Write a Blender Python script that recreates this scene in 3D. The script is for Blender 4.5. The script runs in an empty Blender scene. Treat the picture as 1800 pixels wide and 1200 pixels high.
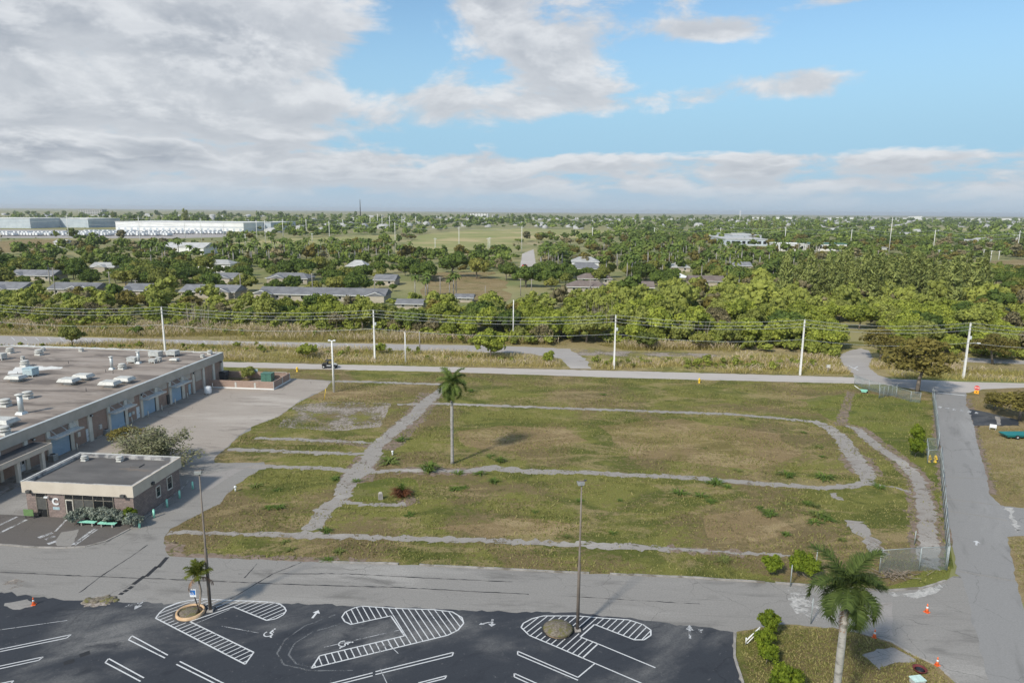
import bpy, bmesh, math, random
import numpy as np
from mathutils import Vector, Matrix
from mathutils.geometry import tessellate_polygon

random.seed(7)
RNG = np.random.default_rng(11)
SC = bpy.context.scene
COL = SC.collection
rad = math.radians

# ------------------------------------------------------------------ camera
CAM_H, FOC = 36.0, 1200.0
PITCH, ROLL = rad(10.8), rad(0.49)
cam_d = bpy.data.cameras.new('camera')
cam_d.sensor_width = 36.0
cam_d.lens = 24.0
cam_d.clip_start = 0.5
cam_d.clip_end = 60000
cam = bpy.data.objects.new('camera', cam_d)
COL.objects.link(cam)
RM = (Matrix.Rotation(math.pi / 2 - PITCH, 3, 'X') @ Matrix.Rotation(ROLL, 3, 'Z'))
cam.matrix_world = Matrix.Translation((0, 0, CAM_H)) @ RM.to_4x4()
SC.camera = cam

# ------------------------------------------------------------------ sun, sky
SUN_EL = rad(40)
SUN_AZ = math.atan2(-0.61, -0.79)
to_sun = Vector((math.cos(SUN_EL) * math.sin(SUN_AZ), math.cos(SUN_EL) * math.cos(SUN_AZ), math.sin(SUN_EL)))
sun_d = bpy.data.lights.new('sun', 'SUN')
sun_d.energy = 2.7
sun_d.angle = rad(5.0)
sun_d.color = (1.0, 0.93, 0.82)
sun = bpy.data.objects.new('sun', sun_d)
sun.rotation_euler = to_sun.to_track_quat('Z', 'Y').to_euler()
sun.location = (0, 0, 200)
COL.objects.link(sun)
SC.view_settings.view_transform = 'Standard'
SC.view_settings.look = 'None'
SC.view_settings.exposure = 0.58
SC.view_settings.gamma = 1.0
SC.view_settings.use_curve_mapping = False
SC.cycles.max_bounces = 6
SC.cycles.transparent_max_bounces = 24
SC.cycles.volume_bounces = 0
SC.cycles.use_adaptive_sampling = True
SC.cycles.use_denoising = True


class NT:
    """small node-tree writer"""
    def __init__(s, tree):
        s.t = tree
        s.n = tree.nodes
        s.l = tree.links

    def new(s, kind, ins=None, **props):
        nd = s.n.new(kind)
        for k, v in props.items():
            setattr(nd, k, v)
        for k, v in (ins or {}).items():
            s.put(nd.inputs[k], v)
        return nd

    def put(s, sock, v):
        if isinstance(v, bpy.types.NodeSocket):
            s.l.new(v, sock)
        else:
            sock.default_value = v

    def m(s, op, a, b=0.0, c=0.0, clamp=False):
        nd = s.n.new('ShaderNodeMath')
        nd.operation = op
        nd.use_clamp = clamp
        s.put(nd.inputs[0], a)
        s.put(nd.inputs[1], b)
        if op in ('MULTIPLY_ADD', 'SMOOTH_MIN', 'SMOOTH_MAX', 'COMPARE', 'WRAP'):
            s.put(nd.inputs[2], c)
        return nd.outputs[0]

    def step(s, x, a, b, lo=0.0, hi=1.0):
        nd = s.n.new('ShaderNodeMapRange')
        nd.interpolation_type = 'SMOOTHSTEP'
        s.put(nd.inputs[0], x)
        s.put(nd.inputs[1], a)
        s.put(nd.inputs[2], b)
        s.put(nd.inputs[3], lo)
        s.put(nd.inputs[4], hi)
        return nd.outputs[0]

    def noise(s, vec, scale, detail=5.0, rough=0.55, dist=0.0, lac=2.0):
        nd = s.n.new('ShaderNodeTexNoise')
        s.put(nd.inputs['Vector'], vec)
        s.put(nd.inputs['Scale'], scale)
        s.put(nd.inputs['Detail'], detail)
        s.put(nd.inputs['Roughness'], rough)
        s.put(nd.inputs['Distortion'], dist)
        s.put(nd.inputs['Lacunarity'], lac)
        return nd.outputs[0]

    def mix(s, fac, a, b, blend='MIX'):
        nd = s.n.new('ShaderNodeMix')
        nd.data_type = 'RGBA'
        nd.blend_type = blend
        s.put(nd.inputs[0], fac)
        for i, v in ((6, a), (7, b)):
            if not isinstance(v, bpy.types.NodeSocket) and len(v) == 3:
                v = (*v, 1)
            s.put(nd.inputs[i], v)
        return nd.outputs[2]

    def vmul(s, vec, f):
        nd = s.n.new('ShaderNodeVectorMath')
        nd.operation = 'MULTIPLY'
        s.put(nd.inputs[0], vec)
        nd.inputs[1].default_value = f
        return nd.outputs[0]

    def vadd(s, vec, f):
        nd = s.n.new('ShaderNodeVectorMath')
        nd.operation = 'ADD'
        s.put(nd.inputs[0], vec)
        s.put(nd.inputs[1], f)
        return nd.outputs[0]

    def comb(s, x, y, z=0.0):
        nd = s.n.new('ShaderNodeCombineXYZ')
        s.put(nd.inputs[0], x)
        s.put(nd.inputs[1], y)
        s.put(nd.inputs[2], z)
        return nd.outputs[0]


def build_world():
    w = bpy.data.worlds.new('World')
    SC.world = w
    w.use_nodes = True
    T = NT(w.node_tree)
    T.n.clear()
    sky = T.new('ShaderNodeTexSky', sky_type='NISHITA')
    sky.sun_disc = False
    sky.sun_elevation = SUN_EL
    sky.sun_rotation = SUN_AZ
    sky.altitude = 10
    sky.air_density = 1.0
    sky.dust_density = 1.0
    sky.ozone_density = 1.2
    d = T.new('ShaderNodeTexCoord').outputs['Generated']
    sep = T.new('ShaderNodeSeparateXYZ', {0: d})
    x, y, z = sep.outputs
    zc = T.m('MAXIMUM', z, 0.0)
    den = T.m('ADD', zc, 0.13)
    px, py = T.m('DIVIDE', x, den), T.m('DIVIDE', y, den)
    p = T.comb(px, py, 0.0)
    az = T.m('MULTIPLY', T.m('ARCTAN2', x, y), 57.2958)
    el = T.m('MULTIPLY', T.m('ARCSINE', z), 57.2958)

    def blob(a, e, ra, re, amp):
        u = T.m('DIVIDE', T.m('SUBTRACT', az, a), ra)
        v = T.m('DIVIDE', T.m('SUBTRACT', el, e), re)
        r = T.m('ADD', T.m('MULTIPLY', u, u), T.m('MULTIPLY', v, v))
        return T.m('MULTIPLY', T.m('POWER', 2.71828, T.m('MULTIPLY', r, -1.0)), amp)
    cover = None
    for b in SKY_BLOBS:
        o = blob(*b)
        cover = o if cover is None else T.m('ADD', cover, o)
    # low bank along the whole horizon
    bank = T.m('MULTIPLY', T.step(el, 0.6, 2.0), T.step(el, 5.0, 3.9))
    cover = T.m('ADD', cover, T.m('MULTIPLY', bank, 0.15))

    low = T.step(el, 7.0, 4.5)
    mid = T.step(el, 45.0, 25.0)

    def dens(vec, e):
        big = T.noise(vec, 0.75, 3.0, 0.5, 0.4)
        fine = T.noise(vec, 2.3, 9.0, 0.52, 0.15)
        tall = T.noise(T.comb(T.m('MULTIPLY', az, 0.125), T.m('MULTIPLY', e, 0.27), 7.0), 1.0, 10.0, 0.62, 0.25)
        fine = T.m('ADD', T.m('MULTIPLY', fine, T.m('SUBTRACT', 1.0, mid)), T.m('MULTIPLY', tall, mid))
        heap = T.noise(T.comb(T.m('MULTIPLY', az, 0.19), T.m('MULTIPLY', e, 0.60), 3.0), 1.0, 9.0, 0.55, 0.2)
        fine = T.m('ADD', T.m('MULTIPLY', fine, T.m('SUBTRACT', 1.0, low)), T.m('MULTIPLY', heap, low))
        return T.m('ADD', T.m('MULTIPLY', big, 0.26), T.m('MULTIPLY', fine, 0.86))
    d0 = T.m('ADD', dens(p, el), cover)
    up = T.m('ADD', zc, 0.13 + 0.028)
    p2 = T.comb(T.m('DIVIDE', x, up), T.m('DIVIDE', y, up), 0.0)
    d1 = T.m('ADD', dens(p2, T.m('ADD', el, T.m('MULTIPLY_ADD', low, -0.55, 1.3))), cover)
    alpha = T.step(d0, 0.53, 0.70)
    thick = T.step(d0, 0.64, 1.02)
    lit = T.step(T.m('SUBTRACT', d0, d1), -0.10, 0.17)
    wh, gr = (0.53, 0.54, 0.555), (0.225, 0.247, 0.287)
    shade = T.m('MULTIPLY', T.m('SUBTRACT', 1.0, lit), T.m('ADD', T.m('MULTIPLY', thick, 0.62), 0.42))
    band = T.noise(T.comb(T.m('MULTIPLY', az, 0.045), T.m('MULTIPLY', el, 0.16), 11.0), 1.0, 5.0, 0.55, 0.5)
    shade = T.m('MAXIMUM', shade, T.m('MULTIPLY', T.step(band, 0.42, 0.62), T.m('MULTIPLY', thick, 0.8)))
    ccol = T.mix(shade, wh, gr)
    # distant cloud loses contrast through the air
    ccol = T.mix(T.step(el, 4.0, 0.3, 0.0, 0.65), ccol, (0.34, 0.39, 0.445))
    skyc = T.mix(1.0, sky.outputs[0], SKY_MUL, 'MULTIPLY')
    skyc = T.mix(T.step(el, 17.0, 4.0, 0.0, 0.92), skyc, (0.235, 0.39, 0.52))
    skyc = T.mix(T.step(el, 4.0, 0.3, 0.0, 0.95), skyc, (0.31, 0.385, 0.46))
    alpha = T.m('MULTIPLY', alpha, T.step(el, 0.2, 2.2, 0.15, 0.93))
    allc = T.mix(alpha, skyc, ccol)
    bg = T.new('ShaderNodeBackground', {'Color': allc, 'Strength': 1.0})
    out = T.new('ShaderNodeOutputWorld')
    T.l.new(bg.outputs[0], out.inputs[0])


# the Nishita sky is scaled to 0.13 here (as Background strength 0.13), so that cloud colours can be given as radiances
SKY_MUL = (0.088, 0.105, 0.107)
SKY_BLOBS = [
    # azimuth, elevation, half widths (degrees), amount
    (-34, 13.5, 16, 6.0, 0.27), (-20, 12.0, 7, 2.8, 0.22), (-34, 5.5, 15, 2.8, 0.20), (-16, 6.4, 7, 1.6, 0.16),
    (-8.8, 12.5, 3.2, 3.4, -0.26), (-8.0, 8.6, 5.0, 1.4, 0.10), (-1.0, 8.0, 5.0, 1.2, 0.12),
    (4.2, 12.2, 5.2, 2.6, 0.26), (-1.8, 15.6, 3.6, 2.4, 0.26), (5.5, 8.8, 5.0, 1.4, 0.18),
    (15.5, 13.4, 5.0, 1.1, 0.42), (21.5, 9.4, 4.6, 1.5, 0.42), (24.5, 15.2, 3.8, 1.1, 0.42), (31.0, 15.4, 4.2, 1.4, 0.42), (13.0, 16.6, 1.6, 1.4, 0.30), (14.5, 8.8, 3.0, 0.9, 0.20),
    (25, 11.8, 15, 6.0, -0.26), (16, 6.2, 14, 1.2, -0.22), (31, 6.5, 9, 1.6, -0.18), (-5, 5.6, 8, 0.7, -0.10),
]
build_world()


# ------------------------------------------------------------------ geometry helpers
def P(u, v, z=0.0):
    """the point of the plane at height z that the photograph shows at pixel u, v (1800 x 1200)"""
    d = RM @ Vector(((u - 900) / FOC, (600 - v) / FOC, -1.0))
    return Vector((0, 0, CAM_H)) + d * ((z - CAM_H) / d.z)


def proj(p):
    q = RM.transposed() @ (Vector(p) - Vector((0, 0, CAM_H)))
    return 900 + FOC * q.x / -q.z, 600 - FOC * q.y / -q.z


def HT(v, base):
    lo, hi = 0.0, 80.0
    for _ in range(40):
        m = (lo + hi) / 2
        if proj((base[0], base[1], m))[1] > v:
            lo = m
        else:
            hi = m
    return lo


def tag(o, label=None, cat=None, group=None, kind=None):
    if label:
        o['label'] = label
    if cat:
        o['category'] = cat
    if group:
        o['group'] = group
    if kind:
        o['kind'] = kind
    return o


def empty(name, loc=(0, 0, 0), rz=0.0, label=None, cat=None, group=None):
    o = bpy.data.objects.new(name, None)
    o.empty_display_size = 0.3
    o.location = loc
    o.rotation_euler = (0, 0, rz)
    COL.objects.link(o)
    return tag(o, label, cat, group)


def link(name, me, parent=None, loc=None, rz=None):
    o = bpy.data.objects.new(name, me)
    COL.objects.link(o)
    if parent:
        o.parent = parent
    if loc is not None:
        o.location = loc
    if rz is not None:
        o.rotation_euler = (0, 0, rz)
    return o


KIDS = {}


def kids(o):
    return [c for c in bpy.data.objects if c.parent == o]


def copy_tree(o, loc, rz=0.0, scale=None, label=None, group=None, children=None):
    """a copy of a thing with copies of its parts and sub-parts; children: cached [(child, [grandchildren])]"""
    c = o.copy()
    COL.objects.link(c)
    c.location = loc
    c.rotation_euler = (0, 0, rz)
    if scale is not None:
        c.scale = scale if hasattr(scale, '__len__') else (scale,) * 3
    if label:
        c['label'] = label
    if group:
        c['group'] = group
    if children is None:
        children = KIDS.get(o.name)
        if children is None:
            children = [(k, kids(k)) for k in kids(o)]
            KIDS[o.name] = children
    for k, gs in children:
        kc = k.copy()
        COL.objects.link(kc)
        kc.parent = c
        for g in gs:
            gc = g.copy()
            COL.objects.link(gc)
            gc.parent = kc
    return c


class MB:
    """collects simple solids into one mesh"""
    def __init__(s):
        s.v, s.f, s.smooth = [], [], []

    def add(s, vs, fs, smooth=False):
        b = len(s.v)
        s.v.extend([tuple(v) for v in vs])
        s.f.extend([tuple(b + i for i in f) for f in fs])
        s.smooth.extend([smooth] * len(fs))
        return s

    def box(s, x0, x1, y0, y1, z0, z1, M=None):
        vs = [Vector(q) for q in ((x0, y0, z0), (x1, y0, z0), (x1, y1, z0), (x0, y1, z0), (x0, y0, z1), (x1, y0, z1), (x1, y1, z1), (x0, y1, z1))]
        if M:
            vs = [M @ v for v in vs]
        return s.add(vs, [(0, 3, 2, 1), (4, 5, 6, 7), (0, 1, 5, 4), (1, 2, 6, 5), (2, 3, 7, 6), (3, 0, 4, 7)])

    def frustum(s, w0, d0, z0, w1, d1, z1, cx=0, cy=0):
        vs = []
        for w, d, z in ((w0, d0, z0), (w1, d1, z1)):
            vs += [(cx - w / 2, cy - d / 2, z), (cx + w / 2, cy - d / 2, z), (cx + w / 2, cy + d / 2, z), (cx - w / 2, cy + d / 2, z)]
        return s.add(vs, [(0, 3, 2, 1), (4, 5, 6, 7), (0, 1, 5, 4), (1, 2, 6, 5), (2, 3, 7, 6), (3, 0, 4, 7)])

    def lathe(s, prof, n=14, c=(0, 0, 0), smooth=True):
        vs, fs = [], []
        for r, z in prof:
            for k in range(n):
                a = 2 * math.pi * k / n
                vs.append((c[0] + r * math.cos(a), c[1] + r * math.sin(a), c[2] + z))
        for i in range(len(prof) - 1):
            for k in range(n):
                k2 = (k + 1) % n
                fs.append((i * n + k, i * n + k2, (i + 1) * n + k2, (i + 1) * n + k))
        s.add(vs, fs, smooth)
        b = len(s.v) - len(vs)
        s.f += [tuple(b + k for k in reversed(range(n))), tuple(b + (len(prof) - 1) * n + k for k in range(n))]
        s.smooth += [False, False]
        return s

    def tube(s, pts, r, n=6, smooth=True, cap=True):
        pts = [Vector(p) for p in pts]
        rs = r if hasattr(r, '__len__') else [r] * len(pts)
        vs, fs = [], []
        for i, p in enumerate(pts):
            t = (pts[min(i + 1, len(pts) - 1)] - pts[max(i - 1, 0)])
            t = t.normalized() if t.length > 1e-9 else Vector((0, 0, 1))
            a = t.cross(Vector((0, 0, 1))) if abs(t.z) < 0.95 else t.cross(Vector((1, 0, 0)))
            a.normalize()
            b = t.cross(a)
            for k in range(n):
                q = 2 * math.pi * k / n
                vs.append(p + (a * math.cos(q) + b * math.sin(q)) * rs[i])
        for i in range(len(pts) - 1):
            for k in range(n):
                k2 = (k + 1) % n
                fs.append((i * n + k, (i + 1) * n + k, (i + 1) * n + k2, i * n + k2))
        if cap:
            fs += [tuple(range(n)), tuple((len(pts) - 1) * n + k for k in reversed(range(n)))]
        return s.add(vs, fs, smooth)

    def mesh(s, name, mat):
        me = bpy.data.meshes.new(name)
        me.from_pydata(s.v, [], s.f)
        me.polygons.foreach_set('use_smooth', s.smooth)
        me.materials.append(mat)
        bm = bmesh.new()
        bm.from_mesh(me)
        bmesh.ops.recalc_face_normals(bm, faces=bm.faces)
        bm.to_mesh(me)
        bm.free()
        return me

    def build(s, name, mat, parent=None, loc=None, rz=None):
        return link(name, s.mesh(name, mat), parent, loc, rz)


def wobble(pts, step=0.8, amp=0.12, closed=True, seed=0):
    """world polygon with an uneven edge"""
    r = random.Random(seed)
    out = []
    n = len(pts)
    for i in range(n if closed else n - 1):
        a, b = Vector(pts[i][:2]), Vector(pts[(i + 1) % n][:2])
        k = max(1, min(160, int((b - a).length / step)))
        for j in range(k):
            q = a.lerp(b, j / k)
            out.append(Vector((q.x + r.gauss(0, amp), q.y + r.gauss(0, amp))))
    if not closed:
        out.append(Vector(pts[-1][:2]))
    return out


def sheet(name, pts, z, mat, parent=None):
    """flat polygon (may be concave) at height z"""
    vs = [Vector((p[0], p[1], 0.0)) for p in pts]
    tris = tessellate_polygon([vs])
    me = bpy.data.meshes.new(name)
    fs = []
    for t in tris:
        a, b, c = (vs[i] for i in t)
        if (b - a).cross(c - a).z < 0:
            t = (t[0], t[2], t[1])
        fs.append(t)
    me.from_pydata([(v.x, v.y, z) for v in vs], [], fs)
    me.materials.append(mat)
    return link(name, me, parent)


def strip_pts(pts, widths):
    """outline of a band along world points"""
    L, Rr = [], []
    n = len(pts)
    for i in range(n):
        a, b = Vector(pts[max(i - 1, 0)][:2]), Vector(pts[min(i + 1, n - 1)][:2])
        t = (b - a).normalized()
        nrm = Vector((-t.y, t.x))
        w = widths[i] if hasattr(widths, '__len__') else widths
        c = Vector(pts[i][:2])
        L.append(c + nrm * w / 2)
        Rr.append(c - nrm * w / 2)
    return L + Rr[::-1]


def np_mesh(name, V, Q, mat, tint=None, smooth=False):
    """mesh from numpy arrays: V (n,3), Q (m,3|4)"""
    me = bpy.data.meshes.new(name)
    V = np.ascontiguousarray(V, dtype=np.float32)
    Q = np.ascontiguousarray(Q, dtype=np.int32)
    k = Q.shape[1]
    me.vertices.add(len(V))
    me.vertices.foreach_set('co', V.ravel())
    me.loops.add(Q.size)
    me.loops.foreach_set('vertex_index', Q.ravel())
    me.polygons.add(len(Q))
    me.polygons.foreach_set('loop_start', np.arange(0, Q.size, k, dtype=np.int32))
    if tint is not None:
        at = me.attributes.new('tint', 'FLOAT', 'POINT')
        at.data.foreach_set('value', np.ascontiguousarray(tint, dtype=np.float32))
    me.update(calc_edges=True)
    me.validate()
    if mat:
        me.materials.append(mat)
    return me


# ------------------------------------------------------------------ materials
def new_mat(name):
    m = bpy.data.materials.new(name)
    m.use_nodes = True
    T = NT(m.node_tree)
    T.n.clear()
    out = T.new('ShaderNodeOutputMaterial')
    return m, T, out


def surf(name, c1, c2, scale=1.0, rough=0.85, c3=None, f3=(0.6, 0.7), s3=None, bump=0.0, bscale=None, stretch=(1, 1, 1), metal=0.0, spec=0.3, lo=0.35, hi=0.65, rand=0.0, coord='Object'):
    """two or three colours mixed by noise, with fine relief"""
    m, T, out = new_mat(name)
    co = T.new('ShaderNodeTexCoord').outputs[coord]
    if rand:
        oi = T.new('ShaderNodeObjectInfo').outputs['Random']
        co = T.vadd(co, T.comb(T.m('MULTIPLY', oi, 53.0), T.m('MULTIPLY', oi, 31.0), 0.0))
    v = T.vmul(co, stretch)
    n1 = T.noise(v, scale, 7, 0.6)
    col = T.mix(T.step(n1, lo, hi), c1, c2)
    if c3:
        n3 = T.noise(v, s3 or scale * 0.37, 6, 0.62, 0.3)
        col = T.mix(T.step(n3, *f3), col, c3)
    if rand:
        col = T.mix(T.m('MULTIPLY', oi, rand), col, (0.02, 0.02, 0.02))
    b = T.new('ShaderNodeBsdfPrincipled', {'Base Color': col, 'Roughness': rough, 'Metallic': metal, 'Specular IOR Level': spec})
    if bump:
        nb = T.noise(co, bscale or scale * 6, 5, 0.6)
        bn = T.new('ShaderNodeBump', {'Strength': bump, 'Distance': 0.05, 'Height': nb})
        T.l.new(bn.outputs[0], b.inputs['Normal'])
    T.l.new(b.outputs[0], out.inputs[0])
    return m


def flat(name, c, rough=0.6, metal=0.0, var=0.12, scale=3.0, spec=0.4):
    return surf(name, tuple(x * (1 - var) for x in c), tuple(min(1, x * (1 + var)) for x in c), scale, rough, metal=metal, spec=spec)


def asphalt(name, base, light, dark, crack=0.5, cell=0.16, streak=(0.25, 1.0, 1.0), rough=0.9, light_f=(0.52, 0.70), rot=-4.1):
    """worn asphalt: broad pale and dark wear, long streaks, sealed cracks"""
    m, T, out = new_mat(name)
    co = T.new('ShaderNodeTexCoord').outputs['Object']
    mp = T.new('ShaderNodeMapping', {'Vector': co, 'Rotation': (0, 0, rad(-rot))}).outputs[0]
    sv = T.vmul(mp, streak)
    n1 = T.noise(sv, 0.11, 8, 0.62, 0.4)
    n2 = T.noise(sv, 0.5, 8, 0.66, 0.5)
    n3 = T.noise(co, 6.0, 4, 0.7)
    col = T.mix(T.step(n1, *light_f), base, light)
    col = T.mix(T.step(n2, 0.52, 0.72, 0.0, 0.85), col, dark)
    n4 = T.noise(T.vmul(mp, (0.08, 1.6, 1)), 1.3, 6, 0.7, 0.2)
    col = T.mix(T.step(n4, 0.55, 0.75, 0.0, 0.5), col, dark)
    n5 = T.noise(co, 2.2, 6, 0.7, 0.6)
    col = T.mix(T.step(n5, 0.60, 0.72, 0.0, 0.6), col, light)
    col = T.mix(T.m('MULTIPLY', T.step(n3, 0.35, 0.70), 0.42), col, dark)
    wv = T.vadd(co, T.vmul(T.new('ShaderNodeTexNoise', {'Vector': co, 'Scale': 0.6, 'Detail': 4.0}).outputs[1], (1.6, 1.6, 0)))
    vo = T.new('ShaderNodeTexVoronoi', {'Vector': wv, 'Scale': cell}, feature='DISTANCE_TO_EDGE')
    cr = T.step(vo.outputs[0], 0.0055, 0.001)
    msk = T.step(T.noise(co, 0.09, 3, 0.5), 0.47, 0.56)
    col = T.mix(T.m('MULTIPLY', T.m('MULTIPLY', cr, msk), crack), col, tuple(x * 0.35 for x in dark))
    bn = T.new('ShaderNodeBump', {'Strength': 0.25, 'Distance': 0.02, 'Height': T.noise(co, 14, 4, 0.7)})
    b = T.new('ShaderNodeBsdfPrincipled', {'Base Color': col, 'Roughness': rough, 'Specular IOR Level': 0.25, 'Normal': bn.outputs[0]})
    T.l.new(b.outputs[0], out.inputs[0])
    return m


def overgrown(m):
    """lets the turf below show through worn places of a thin sheet"""
    T = NT(m.node_tree)
    out = [n for n in T.n if n.type == 'OUTPUT_MATERIAL'][0]
    src = out.inputs[0].links[0].from_socket
    co = T.new('ShaderNodeTexCoord').outputs['Object']
    n = T.m('ADD', T.m('MULTIPLY', T.noise(co, 0.45, 6, 0.7, 0.6), 0.6), T.m('MULTIPLY', T.noise(co, 2.6, 6, 0.75), 0.4))
    tr = T.new('ShaderNodeBsdfTransparent')
    mx = T.new('ShaderNodeMixShader', {0: T.step(n, 0.55, 0.60)})
    T.l.new(src, mx.inputs[1])
    T.l.new(tr.outputs[0], mx.inputs[2])
    T.l.new(mx.outputs[0], out.inputs[0])
    return m


def grass_mat(name, g1, g2, br, tan, fac=0.5):
    """mown weedy turf: green and yellow-green patches, dead brown and straw areas, fine mottling"""
    m, T, out = new_mat(name)
    co = T.new('ShaderNodeTexCoord').outputs['Object']
    big = T.noise(co, 0.045, 5, 0.6, 0.6)
    mid = T.noise(T.vmul(co, (0.7, 1.3, 1)), 0.22, 7, 0.65, 0.3)
    fine = T.noise(co, 1.6, 7, 0.72)
    spk = T.noise(co, 7.0, 4, 0.75)
    patch = T.noise(T.vmul(co, (0.55, 1.0, 1)), 0.13, 7, 0.62, 0.9)
    straw = T.noise(T.vadd(T.vmul(co, (0.5, 1.1, 1)), (40, 17, 0)), 0.17, 7, 0.66, 0.8)
    col = T.mix(T.step(patch, 0.42, 0.56), g1, g2)
    f = T.m('ADD', T.m('MULTIPLY', big, 0.72), T.m('MULTIPLY', fine, 0.34))
    col = T.mix(T.step(f, fac + 0.03, fac + 0.11, 0.0, 0.9), col, br)
    sf_ = T.m('ADD', T.m('MULTIPLY', straw, 0.75), T.m('MULTIPLY', fine, 0.25))
    col = T.mix(T.step(sf_, 0.50, 0.59, 0.0, 0.68), col, tan)
    col = T.mix(T.step(T.noise(co, 0.55, 7, 0.7, 0.4), 0.56, 0.66, 0.0, 0.6), col, tuple(x * 0.62 for x in g1))
    col = T.mix(T.step(spk, 0.46, 0.64, 0.0, 0.6), col, tuple(x * 0.45 for x in g1))
    bn = T.new('ShaderNodeBump', {'Strength': 0.9, 'Distance': 0.12, 'Height': T.m('ADD', spk, fine)})
    b = T.new('ShaderNodeBsdfPrincipled', {'Base Color': col, 'Roughness': 0.95, 'Specular IOR Level': 0.1, 'Normal': bn.outputs[0]})
    T.l.new(b.outputs[0], out.inputs[0])
    return m


def leaf_mat(name, dark, light, third=None, rand=0.5, trans=0.25):
    """foliage: per leaf clump tint, per plant shift, some light through the leaf"""
    m, T, out = new_mat(name)
    ti = T.new('ShaderNodeAttribute', attribute_name='tint').outputs['Fac']
    oi = T.new('ShaderNodeObjectInfo').outputs['Random']
    col = T.mix(ti, dark, light)
    if third:
        col = T.mix(T.m('MULTIPLY', T.step(oi, 0.45, 1.0), rand), col, third)
    col = T.mix(T.m('MULTIPLY', T.step(T.m('FRACT', T.m('MULTIPLY', oi, 7.31)), 0.5, 1.0), 0.35), col, tuple(x * 0.5 for x in dark))
    d = T.new('ShaderNodeBsdfPrincipled', {'Base Color': col, 'Roughness': 0.75, 'Specular IOR Level': 0.2})
    t = T.new('ShaderNodeBsdfTranslucent', {'Color': T.mix(0.4, col, light)})
    mx = T.new('ShaderNodeMixShader', {0: trans})
    T.l.new(d.outputs[0], mx.inputs[1])
    T.l.new(t.outputs[0], mx.inputs[2])
    T.l.new(mx.outputs[0], out.inputs[0])
    return m


def paint_mat(name, c, wear=0.5):
    """road paint rubbed away in places"""
    m, T, out = new_mat(name)
    co = T.new('ShaderNodeTexCoord').outputs['Object']
    n = T.m('ADD', T.m('MULTIPLY', T.noise(co, 0.7, 6, 0.7), 0.6), T.m('MULTIPLY', T.noise(co, 9, 5, 0.75), 0.4))
    b = T.new('ShaderNodeBsdfPrincipled', {'Base Color': (*c, 1), 'Roughness': 0.7})
    tr = T.new('ShaderNodeBsdfTransparent')
    mx = T.new('ShaderNodeMixShader', {0: T.step(n, wear, wear + 0.10, 0.06, 1.0)})
    T.l.new(b.outputs[0], mx.inputs[1])
    T.l.new(tr.outputs[0], mx.inputs[2])
    T.l.new(mx.outputs[0], out.inputs[0])
    return m


def block_mat(name, c1, c2, mortar, bw=0.41, bh=0.205, vary=0.8):
    """coursed masonry too fine to pick apart"""
    m, T, out = new_mat(name)
    co = T.new('ShaderNodeTexCoord').outputs['Object']
    sp = T.new('ShaderNodeSeparateXYZ', {0: co})
    h = T.comb(T.m('ADD', sp.outputs[0], sp.outputs[1]), sp.outputs[2], 0)
    br = T.new('ShaderNodeTexBrick', {'Vector': h, 'Color1': (*c1, 1), 'Color2': (*c2, 1), 'Mortar': (*mortar, 1), 'Scale': 1.0, 'Mortar Size': 0.012, 'Brick Width': bw, 'Row Height': bh})
    n = T.noise(T.vmul(co, (1, 1, 0.5)), 0.9, 6, 0.65)
    col = T.mix(T.step(n, 0.45, 0.75, 0, 0.5 * vary), br.outputs[0], tuple(x * 0.5 for x in c1))
    bn = T.new('ShaderNodeBump', {'Strength': 0.5, 'Distance': 0.02, 'Height': T.m('SUBTRACT', T.noise(co, 12, 4), br.outputs[1])})
    b = T.new('ShaderNodeBsdfPrincipled', {'Base Color': col, 'Roughness': 0.92, 'Specular IOR Level': 0.2, 'Normal': bn.outputs[0]})
    T.l.new(b.outputs[0], out.inputs[0])
    return m


def mesh_mat():
    """chain link: woven wire read from the panel's own metres"""
    m, T, out = new_mat('chain_link')
    uv = T.new('ShaderNodeUVMap', uv_map='metres').outputs[0]
    sp = T.new('ShaderNodeSeparateXYZ', {0: uv})
    a = T.m('MULTIPLY', T.m('ADD', sp.outputs[0], sp.outputs[1]), 11.0)
    b_ = T.m('MULTIPLY', T.m('SUBTRACT', sp.outputs[0], sp.outputs[1]), 11.0)
    w = T.m('MAXIMUM', T.m('LESS_THAN', T.m('FRACT', a), 0.19), T.m('LESS_THAN', T.m('FRACT', b_), 0.19))
    b = T.new('ShaderNodeBsdfPrincipled', {'Base Color': (0.22, 0.27, 0.285, 1), 'Roughness': 0.5, 'Metallic': 0.2})
    tr = T.new('ShaderNodeBsdfTransparent')
    mx = T.new('ShaderNodeMixShader', {0: w})
    T.l.new(tr.outputs[0], mx.inputs[1])
    T.l.new(b.outputs[0], mx.inputs[2])
    T.l.new(mx.outputs[0], out.inputs[0])
    return m


M = {}
M['turf'] = grass_mat('turf', (0.112, 0.124, 0.031), (0.205, 0.20, 0.055), (0.205, 0.150, 0.082), (0.36, 0.275, 0.145), 0.475)
M['verge'] = grass_mat('verge_turf', (0.17, 0.165, 0.05), (0.30, 0.265, 0.10), (0.32, 0.255, 0.135), (0.45, 0.37, 0.21), 0.45)
M['dry'] = grass_mat('dry_turf', (0.17, 0.15, 0.06), (0.25, 0.20, 0.09), (0.28, 0.21, 0.11), (0.38, 0.30, 0.17), 0.42)
M['green_turf'] = grass_mat('green_turf', (0.11, 0.13, 0.03), (0.18, 0.19, 0.045), (0.15, 0.13, 0.05), (0.21, 0.19, 0.08), 0.62)
M['land'] = surf('land', (0.16, 0.18, 0.06), (0.29, 0.255, 0.12), 0.012, 0.95, (0.34, 0.28, 0.16), (0.54, 0.68), 0.01, bump=0.2, bscale=0.3)
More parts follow.
